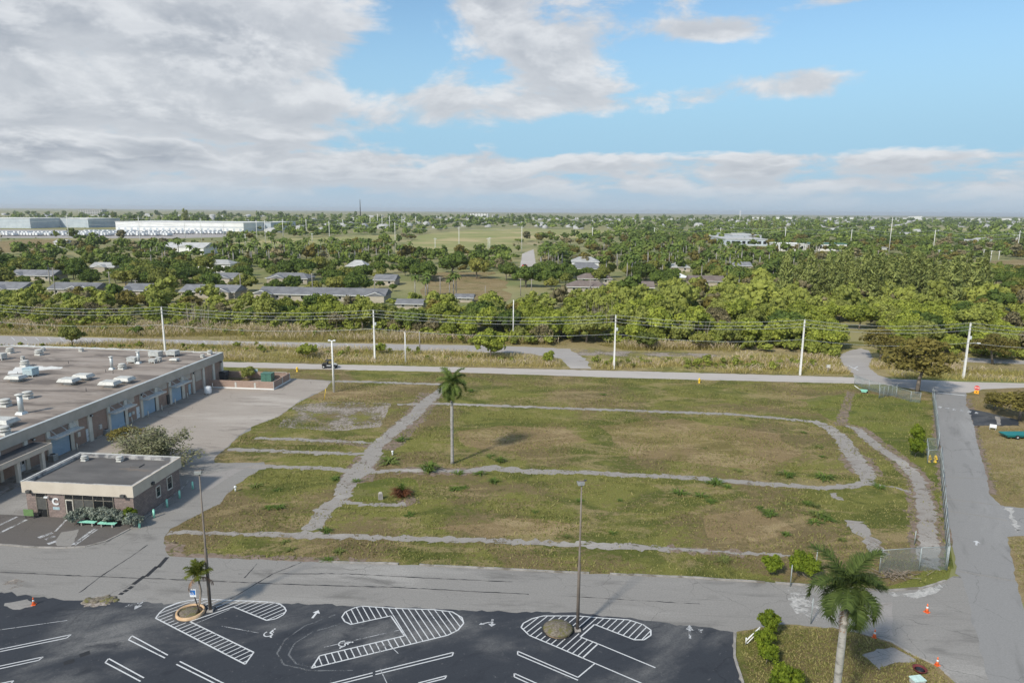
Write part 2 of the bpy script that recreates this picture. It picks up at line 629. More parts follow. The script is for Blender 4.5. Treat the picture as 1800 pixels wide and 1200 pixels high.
M['fairway'] = surf('fairway', (0.22, 0.24, 0.075), (0.30, 0.28, 0.11), 0.02, 0.95, (0.42, 0.34, 0.17), (0.50, 0.62), 0.008)
M['asphalt'] = asphalt('aged_asphalt', (0.27, 0.256, 0.237), (0.36, 0.342, 0.317), (0.155, 0.147, 0.136))
M['yard'] = asphalt('yard_asphalt', (0.37, 0.325, 0.28), (0.49, 0.44, 0.388), (0.20, 0.173, 0.15), 0.6)
M['sealed'] = asphalt('sealed_asphalt', (0.042, 0.046, 0.054), (0.19, 0.186, 0.18), (0.026, 0.029, 0.036), 0.3, 0.1, (0.5, 1.0, 1.0), 0.75, (0.47, 0.70), 25)
M['road'] = asphalt('side_road_asphalt', (0.262, 0.255, 0.246), (0.325, 0.316, 0.304), (0.18, 0.175, 0.168), 0.35, 0.1, (1.0, 0.22, 1.0), rot=-30)
M['pale_road'] = asphalt('pale_road', (0.46, 0.42, 0.385), (0.56, 0.52, 0.48), (0.36, 0.33, 0.30), 0.2, 0.1, (0.15, 1, 1))
M['path'] = asphalt('worn_path', (0.31, 0.292, 0.275), (0.41, 0.39, 0.365), (0.20, 0.172, 0.15), 0.9, 0.42, (0.7, 1, 1))
M['path_over'] = overgrown(asphalt('overgrown_path', (0.31, 0.288, 0.262), (0.41, 0.384, 0.35), (0.20, 0.168, 0.142), 0.9, 0.42, (0.7, 1, 1)))
M['dry_soft'] = overgrown(grass_mat('straw_patch', (0.19, 0.155, 0.06), (0.30, 0.235, 0.105), (0.27, 0.195, 0.105), (0.42, 0.325, 0.18), 0.44))
M['apron'] = asphalt('dark_apron', (0.125, 0.113, 0.104), (0.19, 0.175, 0.16), (0.085, 0.078, 0.073), 0.4, 0.2)
M['far_lot'] = asphalt('far_lot', (0.37, 0.345, 0.325), (0.52, 0.48, 0.44), (0.26, 0.235, 0.21), 0.3, 0.1)
M['sand'] = surf('pale_sand', (0.42, 0.38, 0.33), (0.58, 0.54, 0.48), 0.8, 0.95, (0.25, 0.21, 0.15), (0.55, 0.7), 0.4, bump=0.4)
def gravel_mat():
    m, T, out = new_mat('thin_gravel')
    co = T.new('ShaderNodeTexCoord').outputs['Object']
    n = T.m('ADD', T.m('MULTIPLY', T.noise(co, 0.16, 5, 0.65), 0.62), T.m('MULTIPLY', T.noise(co, 1.7, 6, 0.75), 0.38))
    c = T.mix(T.step(T.noise(co, 3.0, 5, 0.7), 0.4, 0.65), (0.21, 0.17, 0.135), (0.40, 0.355, 0.31))
    b = T.new('ShaderNodeBsdfPrincipled', {'Base Color': c, 'Roughness': 0.95})
    tr = T.new('ShaderNodeBsdfTransparent')
    mx = T.new('ShaderNodeMixShader', {0: T.step(n, 0.45, 0.56)})
    T.l.new(tr.outputs[0], mx.inputs[1])
    T.l.new(b.outputs[0], mx.inputs[2])
    T.l.new(mx.outputs[0], out.inputs[0])
    return m


M['gravel'] = gravel_mat()
M['dust'] = gravel_mat()
M['dust'].name = 'pale_dust'
for nd in M['dust'].node_tree.nodes:
    if nd.type == 'MIX':
        nd.inputs[6].default_value, nd.inputs[7].default_value = (0.34, 0.33, 0.31, 1), (0.50, 0.48, 0.45, 1)
M['fence'] = flat('weathered_fence_steel', (0.30, 0.335, 0.335), 0.5, 0.2)
M['litter'] = surf('leaf_litter', (0.17, 0.125, 0.095), (0.25, 0.19, 0.15), 1.4, 0.95, (0.11, 0.105, 0.04), (0.5, 0.62), 0.9, bump=0.6)
M['kerb'] = surf('kerb_concrete', (0.24, 0.225, 0.205), (0.36, 0.335, 0.31), 1.2, 0.9, (0.17, 0.15, 0.12), (0.52, 0.64), 0.5, bump=0.4)
M['paint'] = paint_mat('white_paint', (0.62, 0.625, 0.625), 0.545)
M['paint_worn'] = paint_mat('worn_white_paint', (0.48, 0.485, 0.49), 0.47)
M['tyre'] = paint_mat('tyre_trace', (0.13, 0.135, 0.14), 0.47)
M['black_paint'] = paint_mat('black_patch', (0.022, 0.022, 0.024), 0.66)
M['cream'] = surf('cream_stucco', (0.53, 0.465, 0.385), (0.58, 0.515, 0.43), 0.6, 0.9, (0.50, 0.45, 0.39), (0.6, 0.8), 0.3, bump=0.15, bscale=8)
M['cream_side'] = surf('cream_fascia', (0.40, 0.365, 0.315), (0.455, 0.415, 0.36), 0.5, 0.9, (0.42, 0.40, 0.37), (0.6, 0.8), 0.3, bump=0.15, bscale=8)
M['pilaster'] = surf('pilaster_paint', (0.58, 0.545, 0.47), (0.66, 0.62, 0.54), 1.0, 0.85)
M['brick'] = block_mat('pinkish_brick', (0.40, 0.275, 0.215), (0.32, 0.22, 0.175), (0.34, 0.28, 0.24), 0.3, 0.1)
M['block'] = block_mat('mauve_block', (0.31, 0.24, 0.215), (0.22, 0.175, 0.16), (0.14, 0.118, 0.11))
M['roof'] = surf('roof_membrane', (0.265, 0.222, 0.187), (0.335, 0.288, 0.25), 0.35, 0.92, (0.155, 0.13, 0.112), (0.46, 0.62), 0.30, stretch=(0.3, 1, 1), bump=0.2)
M['roof_dark'] = surf('dark_roof_membrane', (0.10, 0.095, 0.092), (0.145, 0.137, 0.13), 0.35, 0.92, (0.20, 0.155, 0.12), (0.58, 0.74), 0.3, stretch=(0.4, 1, 1), bump=0.2)
M['parapet_in'] = surf('stained_parapet', (0.46, 0.45, 0.43), (0.34, 0.33, 0.32), 0.9, 0.9, (0.13, 0.13, 0.14), (0.46, 0.62), 0.6)
M['door_blue'] = surf('blue_shutter', (0.30, 0.42, 0.53), (0.34, 0.46, 0.57), 0.5, 0.55, (0.25, 0.36, 0.46), (0.6, 0.8), 0.8)
M['door_white'] = flat('white_door', (0.62, 0.66, 0.68), 0.5)
M['canopy'] = flat('canopy_metal', (0.50, 0.53, 0.52), 0.5)
M['galv'] = surf('galvanised', (0.50, 0.53, 0.53), (0.60, 0.63, 0.62), 2.0, 0.45, metal=0.25)
M['vent_white'] = surf('weathered_white_metal', (0.46, 0.455, 0.425), (0.56, 0.555, 0.52), 2.0, 0.5, (0.33, 0.32, 0.29), (0.58, 0.75), 3.0)
M['vent_blue'] = flat('pale_blue_metal', (0.38, 0.50, 0.54), 0.5)
M['lamp_grey'] = flat('lamp_grey', (0.30, 0.31, 0.31), 0.5)
M['glass'] = flat('dark_glass', (0.018, 0.020, 0.022), 0.08, spec=0.6)
M['panel'] = flat('grey_panel', (0.10, 0.10, 0.095), 0.35)
M['alu'] = flat('bronze_frame', (0.22, 0.20, 0.17), 0.4, 0.3)
M['mint'] = flat('mint_paint', (0.32, 0.72, 0.56), 0.5)
M['green_board'] = flat('green_board', (0.13, 0.22, 0.085), 0.7)
M['dark_green'] = flat('green_cabinet', (0.07, 0.17, 0.13), 0.5)
M['black'] = flat('black_plastic', (0.018, 0.018, 0.02), 0.5)
M['dkgrey'] = flat('dark_grey', (0.07, 0.07, 0.072), 0.6)
M['rubber'] = flat('tyre_rubber', (0.015, 0.015, 0.016), 0.85)
M['white'] = flat('white_enamel', (0.74, 0.75, 0.75), 0.4, var=0.05)
M['concrete_pole'] = surf('pale_concrete_pole', (0.66, 0.65, 0.62), (0.74, 0.73, 0.70), 1.0, 0.85, (0.50, 0.48, 0.45), (0.6, 0.8), 0.6)
M['brown_pole'] = surf('brown_pole', (0.145, 0.118, 0.10), (0.19, 0.16, 0.135), 0.8, 0.7, (0.23, 0.21, 0.19), (0.5, 0.7), 0.3)
M['wood_pole'] = surf('grey_timber', (0.26, 0.235, 0.21), (0.33, 0.30, 0.27), 2.0, 0.9, stretch=(3, 3, 0.3))
M['wire'] = flat('cable', (0.42, 0.44, 0.45), 0.5, 0.2)
M['yellow'] = flat('yellow_paint', (0.78, 0.52, 0.03), 0.5)
M['orange'] = flat('orange_plastic', (0.80, 0.16, 0.045), 0.55)
M['orange_sign'] = flat('orange_panel', (0.85, 0.38, 0.03), 0.5)
M['red'] = flat('red_paint', (0.62, 0.07, 0.055), 0.5)
M['blue'] = flat('blue_enamel', (0.03, 0.16, 0.48), 0.4)
M['turq'] = flat('turquoise_paint', (0.02, 0.20, 0.20), 0.45)
M['ring'] = surf('ochre_ring', (0.50, 0.33, 0.19), (0.60, 0.42, 0.26), 1.5, 0.85, (0.32, 0.24, 0.16), (0.55, 0.7), 1.0)
M['mulch'] = surf('mulch', (0.12, 0.10, 0.075), (0.22, 0.19, 0.15), 6, 0.95, (0.14, 0.13, 0.05), (0.5, 0.6), 2, bump=0.8, bscale=20)
M['bark'] = surf('bark', (0.17, 0.14, 0.115), (0.25, 0.215, 0.18), 3, 0.95, stretch=(2, 2, 0.5))
M['palm_bark'] = surf('pale_palm_trunk', (0.28, 0.265, 0.245), (0.36, 0.345, 0.32), 1.6, 0.9, (0.19, 0.18, 0.165), (0.5, 0.66), 1.2, stretch=(1, 1, 2.5), bump=0.3)
M['crownshaft'] = surf('crownshaft', (0.12, 0.17, 0.05), (0.24, 0.21, 0.08), 1.6, 0.6)
M['dead_frond'] = surf('dead_frond', (0.20, 0.12, 0.075), (0.28, 0.18, 0.12), 2, 0.9)
M['grey_roof'] = surf('grey_shingle', (0.185, 0.188, 0.20), (0.245, 0.248, 0.262), 0.4, 0.9, (0.15, 0.15, 0.16), (0.55, 0.7), 0.1, bump=0.2, rand=0.25)
M['brown_roof'] = surf('brown_shingle', (0.17, 0.135, 0.12), (0.22, 0.18, 0.16), 0.4, 0.9, rand=0.3)
M['pale_roof'] = surf('pale_roof', (0.42, 0.42, 0.41), (0.52, 0.52, 0.51), 0.3, 0.85, rand=0.3)
M['house_wall'] = surf('house_wall', (0.40, 0.355, 0.285), (0.47, 0.42, 0.345), 0.3, 0.9, rand=0.2)
M['white_wall'] = surf('white_wall', (0.72, 0.72, 0.70), (0.80, 0.80, 0.78), 0.1, 0.85, rand=0.15)
M['blue_wall'] = surf('pale_blue_wall', (0.42, 0.47, 0.52), (0.50, 0.55, 0.59), 0.1, 0.8)
M['chain'] = mesh_mat()
M['leaf'] = leaf_mat('thicket_leaf', (0.16, 0.20, 0.034), (0.43, 0.47, 0.075), (0.26, 0.275, 0.08), 0.9)
M['leaf_dark'] = leaf_mat('dark_leaf', (0.065, 0.105, 0.024), (0.18, 0.24, 0.046), (0.30, 0.29, 0.07), 0.9)
M['leaf_olive'] = leaf_mat('olive_leaf', (0.12, 0.105, 0.03), (0.26, 0.22, 0.055), (0.24, 0.20, 0.05), 0.5)
M['leaf_pine'] = leaf_mat('casuarina_needle', (0.17, 0.205, 0.06), (0.38, 0.41, 0.125), (0.22, 0.255, 0.08), 0.5)
M['leaf_palm'] = leaf_mat('palm_leaf', (0.065, 0.11, 0.025), (0.19, 0.25, 0.055), (0.23, 0.24, 0.06), 0.5, 0.2)
M['leaf_grey'] = leaf_mat('silver_leaf', (0.17, 0.20, 0.165), (0.34, 0.37, 0.30), None, 0.3)
M['leaf_sparse'] = leaf_mat('sparse_leaf', (0.19, 0.20, 0.095), (0.38, 0.375, 0.235), None, 0.3)
M['leaf_royal'] = leaf_mat('royal_palm_leaf', (0.040, 0.066, 0.018), (0.115, 0.155, 0.038), None, 0.3, 0.2)
M['leaf_bright'] = leaf_mat('ixora_leaf', (0.085, 0.13, 0.012), (0.23, 0.285, 0.024), None, 0.3)
M['leaf_weed'] = leaf_mat('weed_leaf', (0.08, 0.14, 0.024), (0.18, 0.25, 0.05), (0.24, 0.24, 0.08), 0.7)
M['leaf_red'] = leaf_mat('russet_leaf', (0.12, 0.045, 0.022), (0.26, 0.11, 0.05), None, 0.3)
M['leaf_far'] = leaf_mat('far_leaf', (0.075, 0.115, 0.026), (0.255, 0.32, 0.066), None, 0.3, 0.15)
M['leaf_dry'] = leaf_mat('dry_scrub_leaf', (0.13, 0.12, 0.06), (0.31, 0.26, 0.14), None, 0.3, 0.15)
M['twig'] = leaf_mat('dry_twig', (0.24, 0.20, 0.16), (0.36, 0.31, 0.25), None, 0.3, 0.0)
M['reed'] = leaf_mat('reed_leaf', (0.27, 0.25, 0.065), (0.58, 0.48, 0.20), None, 0.3, 0.3)
M['plume'] = leaf_mat('reed_plume', (0.42, 0.33, 0.22), (0.64, 0.53, 0.38), None, 0.3, 0.3)
M['blade'] = leaf_mat('turf_blade', (0.15, 0.165, 0.04), (0.34, 0.29, 0.12), None, 0.3, 0.2)

# ------------------------------------------------------------------ the ground, roads, paths
def PX(lst, z=0.0):
    return [P(u, v, z) for u, v in lst]


def ground_sheet():
    bm = bmesh.new()
    xs = [-16000, -5000, -1500, -500, -200, 0, 200, 500, 1500, 5000, 16000]
    ys = [-400, 20, 150, 300, 600, 1500, 4000, 9000, 22000]
    g = [[bm.verts.new((x, y, 0)) for x in xs] for y in ys]
    for j in range(len(ys) - 1):
        for i in range(len(xs) - 1):
            bm.faces.new((g[j][i], g[j][i + 1], g[j + 1][i + 1], g[j + 1][i]))
    me = bpy.data.meshes.new('ground')
    bm.to_mesh(me)
    bm.free()
    me.materials.append(M['land'])
    o = link('ground', me, loc=(0, 0, -0.02))
    tag(o, 'flat green land reaching to the horizon', 'ground', kind='structure')


ground_sheet()


def struct(name, pts, z, mat, label, cat, step=0.8, amp=0.1, seed=1):
    o = sheet(name, wobble(pts, step, amp, True, seed) if amp else pts, z, M[mat])
    return tag(o, label, cat, kind='structure')


# turf of the vacant lot and its neighbours
struct('lawn', PX([(240, 1010), (300, 640), (395, 634), (1500, 660), (1640, 672), (1670, 1040), (1300, 1060)]), 0.0, 'turf', 'weedy mown turf of the vacant lot', 'lawn', amp=0)
struct('lawn', PX([(1395, 700), (1500, 690), (1625, 705), (1652, 800), (1672, 1000), (1640, 1035), (1560, 1035), (1640, 990), (1625, 850), (1560, 790), (1480, 745)]), 0.003, 'green_turf', 'greener turf between the outer footpath and the chain link fence', 'lawn', 2.0, 0.5, 5)
struct('lawn', PX([(620, 850), (720, 838), (735, 850), (735, 878), (615, 878)]), 0.003, 'green_turf', 'small greener turf patch round the russet plant', 'lawn', 1.0, 0.3, 6)
struct('lawn', PX([(1690, 676), (2100, 672), (2100, 1010), (1790, 1060), (1690, 690)]), 0.0, 'dry', 'dry straw coloured turf beyond the side road', 'lawn', amp=0)
struct('lawn', PX([(1285, 1100), (1375, 1090), (1470, 1098), (1570, 1124), (1650, 1165), (1750, 1300), (1300, 1300)]), 0.002, 'turf', 'rough turf island under the big foreground palm', 'lawn', amp=0)
struct('verge', PX([(-700, 560), (300, 568), (900, 592), (1500, 600), (2300, 612), (2300, 668), (1500, 662), (395, 634), (-700, 610)]), -0.004, 'verge', 'weedy ground under the tall grass along the road', 'verge', amp=0)

# asphalt
YARD = [(-350, 1290), (-350, 720), (300, 676), (395, 672), (500, 664), (584, 669), (570, 685), (525, 707), (490, 732), (442, 750), (440, 757), (419, 766), (400, 786), (376, 804), (378, 813), (430, 813), (462, 812), (470, 824), (455, 826), (415, 852), (385, 885), (340, 908), (300, 929), (287, 950), (297, 978),
        (500, 985), (700, 991), (850, 998), (1000, 1006), (1200, 1014), (1400, 1026), (1560, 1038), (1620, 1034), (1660, 1022), (1676, 1012), (1730, 1012), (1830, 1290), (1760, 1290), (1700, 1230), (1678, 1196), (1641, 1166), (1601, 1148), (1565, 1126), (1510, 1111), (1461, 1102), (1372, 1096), (1293, 1110), (1293, 1154), (1308, 1200), (1330, 1290)]
lot = struct('parking_lot', PX(YARD), 0.010, 'asphalt', 'aged grey asphalt of the parking lot and its access lane', 'parking lot', 0.7, 0.09, 2)
sheet('yard_paving', wobble(PX([(200, 690), (395, 674), (500, 665), (582, 670), (568, 685), (523, 707), (488, 732), (440, 750), (417, 766), (398, 786), (374, 804), (330, 815), (280, 850), (60, 850)]), 1.2, 0.2, True, 4), 0.014, M['yard'], lot)
sheet('sealed_paving', wobble(PX([(-300, 1036), (0, 1041), (122, 1055), (312, 1061), (505, 1060), (700, 1067), (847, 1074), (1025, 1077), (1122, 1088), (1250, 1104), (1290, 1111), (1290, 1154), (1305, 1200), (1326, 1290), (-300, 1290)]), 0.5, 0.10, True, 9), 0.018, M['sealed'], lot)
sheet('apron_paving', wobble(PX([(-120, 1000), (-120, 900), (30, 905), (240, 917), (228, 928), (187, 949), (150, 959), (112, 961), (45, 959), (0, 955)]), 0.7, 0.03, True, 3), 0.019, M['apron'], lot)
sheet('concrete_patch', wobble(PX([(100, 960), (96, 950), (110, 935), (138, 930), (137, 940), (125, 960)]), 0.4, 0.06, True, 3), 0.023, M['asphalt'], lot)
sheet('concrete_patch', wobble(PX([(1540, 1060), (1568, 1058), (1570, 1118), (1520, 1108)]), 0.6, 0.05, True, 8), 0.016, M['path'], lot)
sheet('concrete_patch', wobble(PX([(5, 1062), (50, 1052), (56, 1066), (25, 1074)]), 0.4, 0.08, True, 8), 0.0225, M['asphalt'], lot)
sheet('pale_patch', wobble(PX([(1385, 1034), (1420, 1034), (1440, 1060), (1470, 1085), (1430, 1092), (1392, 1070)]), 0.4, 0.15, True, 8), 0.0145, M['dust'], lot)
sheet('concrete_patch', wobble(PX([(340, 838), (420, 822), (440, 818), (400, 840), (370, 860), (345, 860)]), 0.6, 0.05, True, 18), 0.0152, M['path'], lot)

SIDE = [(1690, 1014), (1681, 1008), (1675, 954), (1664, 900), (1661, 850), (1657, 810), (1651, 770), (1646, 735), (1643, 710), (1637, 686), (1699, 690), (1698, 712), (1705, 720), (1712, 748), (1716, 775), (1724, 800), (1734, 835), (1741, 870), (1762, 890), (1790, 892), (1830, 895), (1850, 940), (1771, 943), (1786, 1020), (1798, 1062), (1860, 1300), (1765, 1300)]
side = struct('side_road', PX(SIDE), 0.014, 'road', 'grey side road running away along the chain link fence', 'road', 0.8, 0.08, 3)
sheet('driveway', wobble(PX([(1702, 718), (1725, 722), (1752, 729), (1790, 738), (1790, 748), (1712, 748)]), 0.7, 0.1, True, 5), 0.018, M['sealed'], side)
sheet('concrete_patch', wobble(PX([(1749, 731), (1757, 733), (1760, 747), (1753, 747)]), 0.7, 0.05, True, 5), 0.022, M['kerb'], side)
sheet('pale_patch', wobble(PX([(1764, 890), (1775, 889), (1786, 915), (1792, 937), (1788, 938), (1772, 902)]), 0.5, 0.2, True, 5), 0.018, M['dust'], side)
for a, b in (((1664, 876), (1765, 889)), ((1664, 897), (1770, 914)), ((1682, 1003), (1786, 1021)), ((1661, 838), (1736, 842))):
    sheet('patch_seam', wobble(strip_pts([P(*a), P(*b)], 0.28), 0.8, 0.05, True, 3), 0.0185, M['asphalt'], side)

ROAD = [(-900, 604), (0, 627), (395, 636), (800, 645), (1100, 652), (1400, 660), (1490, 663), (1640, 668), (1690, 671), (2400, 686), (2400, 697), (1800, 681), (1725, 684), (1705, 690), (1640, 690), (1560, 676), (1500, 674), (1100, 664), (800, 654), (395, 645), (0, 636), (-900, 613)]
road = struct('road', PX(ROAD), 0.009, 'pale_road', 'pale straight road crossing behind the vacant lot', 'road', 1.2, 0.10, 4)
struct('branch_road', PX([(1500, 665), (1502, 657), (1487, 648), (1476, 630), (1478, 623), (1494, 616), (1512, 612), (1528, 616), (1534, 628), (1526, 645), (1545, 660), (1575, 668), (1650, 672), (1640, 688), (1560, 675)]), 0.012, 'far_lot', 'pale grey branch road curving into the thicket', 'road', 1.0, 0.12, 6)
struct('far_lot', PX([(-500, 576), (0, 590), (200, 594), (400, 599), (600, 603), (850, 607), (940, 610), (1000, 613), (1028, 630), (1040, 648), (1004, 648), (985, 630), (930, 621), (850, 619), (600, 613), (400, 606), (200, 601), (0, 610), (-500, 590)]), 0.006, 'far_lot', 'pale disused parking strip beyond the tall grass', 'parking lot', 1.5, 0.2, 7)
struct('sandy_track', PX([(1000, 613), (1100, 617), (1200, 620), (1300, 624), (1420, 630), (1480, 634), (1480, 638), (1300, 631), (1200, 627), (1080, 626), (1015, 624)]), 0.005, 'gravel', 'sandy overgrown track at the foot of the thicket right of centre', 'track', 1.0, 0.4, 17)
struct('far_lot', PX([(1690, 636), (1800, 640), (2200, 650), (2200, 640), (1800, 633), (1700, 628)]), 0.006, 'far_lot', 'far parking strip behind the tall grass beside the spreading tree', 'parking lot', 1.5, 0.2, 8)

# footpaths of the lot
PATHS = [
    ('straight footpath along the far edge of the lot beside the yard', [(584, 670), (640, 671), (700, 673), (762, 675), (785, 676)], 1.7),
    ('broad worn footpath running diagonally across the lot past the palm', [(792, 674), (770, 690), (750, 706), (727, 730), (690, 760), (660, 784), (652, 806), (632, 825), (610, 848), (602, 872), (572, 895), (545, 932)], [2.0, 2.2, 2.8, 2.8, 2.6, 2.8, 3.0, 3.6, 2.9, 2.6, 2.6, 2.4]),
    ('short footpath spur ending beside the concrete stub', [(596, 882), (640, 886), (712, 887)], [1.2, 1.3, 1.1]),
    ('long footpath crossing the middle of the lot behind the palm', [(440, 819), (480, 820), (560, 822), (640, 829), (700, 826), (760, 827), (820, 828), (870, 822), (930, 829), (1000, 829), (1100, 834), (1200, 838), (1290, 846), (1370, 852), (1440, 857), (1500, 853), (1535, 846)], [1.6, 1.4, 1.5, 1.7, 1.3, 1.2, 1.4, 2.3, 1.9, 1.5, 1.6, 1.6, 1.8, 1.5, 1.5, 1.7, 1.7]),
    ('wide worn footpath bending along the lot by the side road', [(1525, 846), (1522, 830), (1500, 802), (1482, 772), (1458, 752), (1432, 741)], [2.0, 2.7, 3.0, 2.6, 2.4, 1.8]),
    ('upper footpath crossing the lot behind the palm crown', [(700, 711), (760, 709), (850, 712), (1000, 718), (1100, 721), (1200, 725), (1270, 727), (1350, 733), (1440, 742)], [1.1, 1.4, 1.5, 1.4, 1.5, 1.5, 1.6, 1.3, 1.5]),
    ('upper of two short parallel footpaths beside the yard', [(448, 770), (500, 771), (560, 774), (655, 778)], [1.2, 1.4, 1.2, 0.8]),
    ('lower of two short parallel footpaths beside the yard', [(402, 789), (450, 791), (540, 795), (650, 798)], [1.2, 1.5, 1.4, 1.2]),
    ('outer footpath running beside the chain link fence', [(1486, 748), (1505, 753), (1518, 765), (1545, 788), (1580, 808), (1606, 832), (1621, 862), (1628, 900), (1631, 950), (1632, 997)], [1.0, 1.8, 2.0, 1.8, 2.0, 2.0, 2.1, 2.2, 2.2, 2.2]),
    ('narrow footpath along the front of the lot by the kerb', [(300, 935), (420, 938), (530, 940), (700, 946), (850, 950), (1000, 956), (1100, 960), (1175, 964)], [0.9, 0.9, 1.6, 1.3, 1.2, 1.3, 1.5, 1.4]),
    ('faint end of the front footpath sinking into turf', [(1178, 965), (1260, 969), (1400, 977)], [0.7, 0.6, 0.4]),
    ('broken slab of footpath curving near the big palm', [(1500, 915), (1515, 935), (1535, 955), (1545, 975)], [2.6, 2.2, 2.1, 1.9]),
    ('small broken piece of footpath by the bend', [(1462, 866), (1474, 878)], [1.5, 1.1]),
    ('thin footpath link between the two worn paths', [(1492, 852), (1540, 852), (1572, 856), (1600, 866)], [0.7, 0.6, 0.7, 0.8]),
]
for i, (lab, pts, w) in enumerate(PATHS):
    w = [q * 0.9 for q in w] if hasattr(w, '__len__') else w * 0.9
    struct('footpath', strip_pts(PX(pts), w), 0.008 + 0.0013 * i, 'path_over', lab, 'path', 0.5, 0.20, 20 + i)
struct('dirt_path', strip_pts(PX([(1495, 688), (1487, 715), (1478, 745)]), [1.4, 1.6, 1.8]), 0.007, 'litter', 'brown dirt path leading from the gate into the lot', 'path', 0.6, 0.15, 40)
# bare and dead strips along the path edges
for i, (pts, w) in enumerate([
        ([(760, 690), (738, 720), (700, 762), (672, 790)], 4.6), ([(655, 800), (630, 835), (612, 845)], 4.6), ([(300, 950), (289, 955), (300, 978)], 2.4),
        ([(560, 773), (652, 782)], 2.0), ([(1500, 800), (1525, 835)], 4.6), ([(1545, 780), (1590, 815), (1618, 850), (1626, 920), (1630, 990)], 3.4),
        ([(1170, 965), (1300, 972)], 1.6), ([(300, 978), (520, 984), (640, 988)], 1.6), ([(700, 826), (800, 828), (850, 826)], 2.8), ([(1470, 742), (1510, 752), (1540, 778)], 3.0), ([(730, 878), (700, 886)], 2.0),
        ([(1646, 720), (1654, 790), (1660, 850), (1672, 960)], 1.5), ([(1702, 700), (1716, 770), (1736, 836), (1745, 868)], 1.2)]):
    struct('bare_ground', strip_pts(PX(pts), w), 0.0048 + 0.00015 * i, 'litter', 'strip of bare brown soil and litter beside the paving', 'ground', 0.5, 0.28, 60 + i)['group'] = 'bare soil strips'
for i, (pts, lab) in enumerate((([(1050, 748), (1190, 735), (1370, 762), (1410, 800), (1320, 822), (1110, 805)], 'straw coloured dry patch in the middle block near the bend'), ([(800, 758), (880, 746), (990, 752), (1030, 775), (930, 792), (820, 785)], 'straw coloured dry patch in the middle block beside the lone palm'), ([(760, 930), (900, 905), (1010, 915), (980, 938), (860, 942)], 'dry patch in the front block before the narrow footpath'), ([(1230, 905), (1330, 895), (1400, 930), (1330, 955), (1240, 940)], 'dry patch in the front block left of the big palm'), ([(520, 690), (640, 684), (690, 700), (560, 706)], 'dry patch in the small block beside the yard'))):
    struct('dry_patch', PX(pts), 0.0035 + 0.0002 * i, 'dry_soft', lab, 'ground', 2.6, 0.4, 90 + i)
# gravel where a building stood
struct('gravel_patch', PX([(490, 752), (515, 712), (575, 706), (690, 708), (668, 750), (600, 756)]), 0.006, 'gravel', 'pale gravelly patch in the turf beside the yard', 'gravel', 1.8, 0.3, 80)
struct('concrete_slab', PX([(1516, 1150), (1545, 1140), (1570, 1137), (1612, 1160), (1565, 1168), (1545, 1174)]), 0.008, 'path', 'pale concrete slab let into the turf island', 'slab', 0.5, 0.08, 81)


def kerb(pts, name, label, w=0.16, h=0.12, gaps=(), seed=0, z0=0.0):
    r = random.Random(seed)
    pts = wobble([Vector(p) for p in pts], 1.0, 0.02, False, seed)
    mb = MB()
    for i in range(len(pts) - 1):
        if any(a <= i / len(pts) < b for a, b in gaps):
            continue
        a, b = pts[i], pts[i + 1]
        t = (b - a)
        L = t.length
        ang = math.atan2(t.y, t.x)
        Mx = Matrix.Translation((a.x, a.y, z0)) @ Matrix.Rotation(ang, 4, 'Z')
        mb.box(0.01, L + 0.0, -w / 2, w / 2, -0.02, h * r.uniform(0.75, 1.05), Mx)
    return tag(mb.build(name, M['kerb']), label, 'kerb', kind='structure')


kerb(PX([(560, 987), (700, 991), (850, 998), (1000, 1006), (1200, 1014), (1400, 1027), (1560, 1038), (1620, 1034), (1662, 1021)]), 'kerb', 'broken concrete kerb along the front of the vacant lot', 0.22, 0.13, ((0.12, 0.16), (0.42, 0.45), (0.7, 0.72)), 4)
kerb(PX([(-120, 958), (0, 957), (45, 961), (112, 963), (150, 961), (187, 951), (205, 942), (228, 930)]), 'kerb', 'pale kerb curving round the forecourt of the small building', 0.2, 0.12, (), 5)
kerb(PX([(1326, 1290), (1306, 1200), (1291, 1154), (1291, 1112)]), 'kerb', 'concrete kerb at the side of the turf island', 0.2, 0.12, (), 6)
kerb(PX([(1511, 1112), (1566, 1127), (1602, 1149), (1642, 1167), (1680, 1197), (1760, 1290)]), 'kerb', 'dark kerb curving round the turf island by the road', 0.18, 0.10, ((0.3, 0.4),), 7)
kerb(PX([(237, 920), (252, 912), (316, 862), (328, 850), (330, 845)]), 'kerb', 'kerb along the side wall of the small building', 0.2, 0.12, (), 8)
struct('pale_rubble', PX([(1560, 1042), (1600, 1042), (1650, 1026), (1664, 1020), (1668, 1027), (1640, 1045), (1600, 1052)]), 0.0165, 'dust', 'crumbled pale sand spilled at the kerb corner', 'sand', 0.4, 0.15, 9)
struct('pale_rubble', PX([(1612, 990), (1640, 990), (1655, 1004), (1625, 1006)]), 0.027, 'dust', 'crumbled pale sand at the end of the outer footpath', 'sand', 0.4, 0.15, 10)


# ------------------------------------------------------------------ painted markings on the parking lot
def line_quads(mb, a, b, w, z):
    a, b = Vector(a[:2]), Vector(b[:2])
    t = (b - a).normalized()
    n = Vector((-t.y, t.x)) * w / 2
    mb.add([(a.x + n.x, a.y + n.y, z), (a.x - n.x, a.y - n.y, z), (b.x - n.x, b.y - n.y, z), (b.x + n.x, b.y + n.y, z)], [(0, 1, 2, 3)])


ZP = 0.024


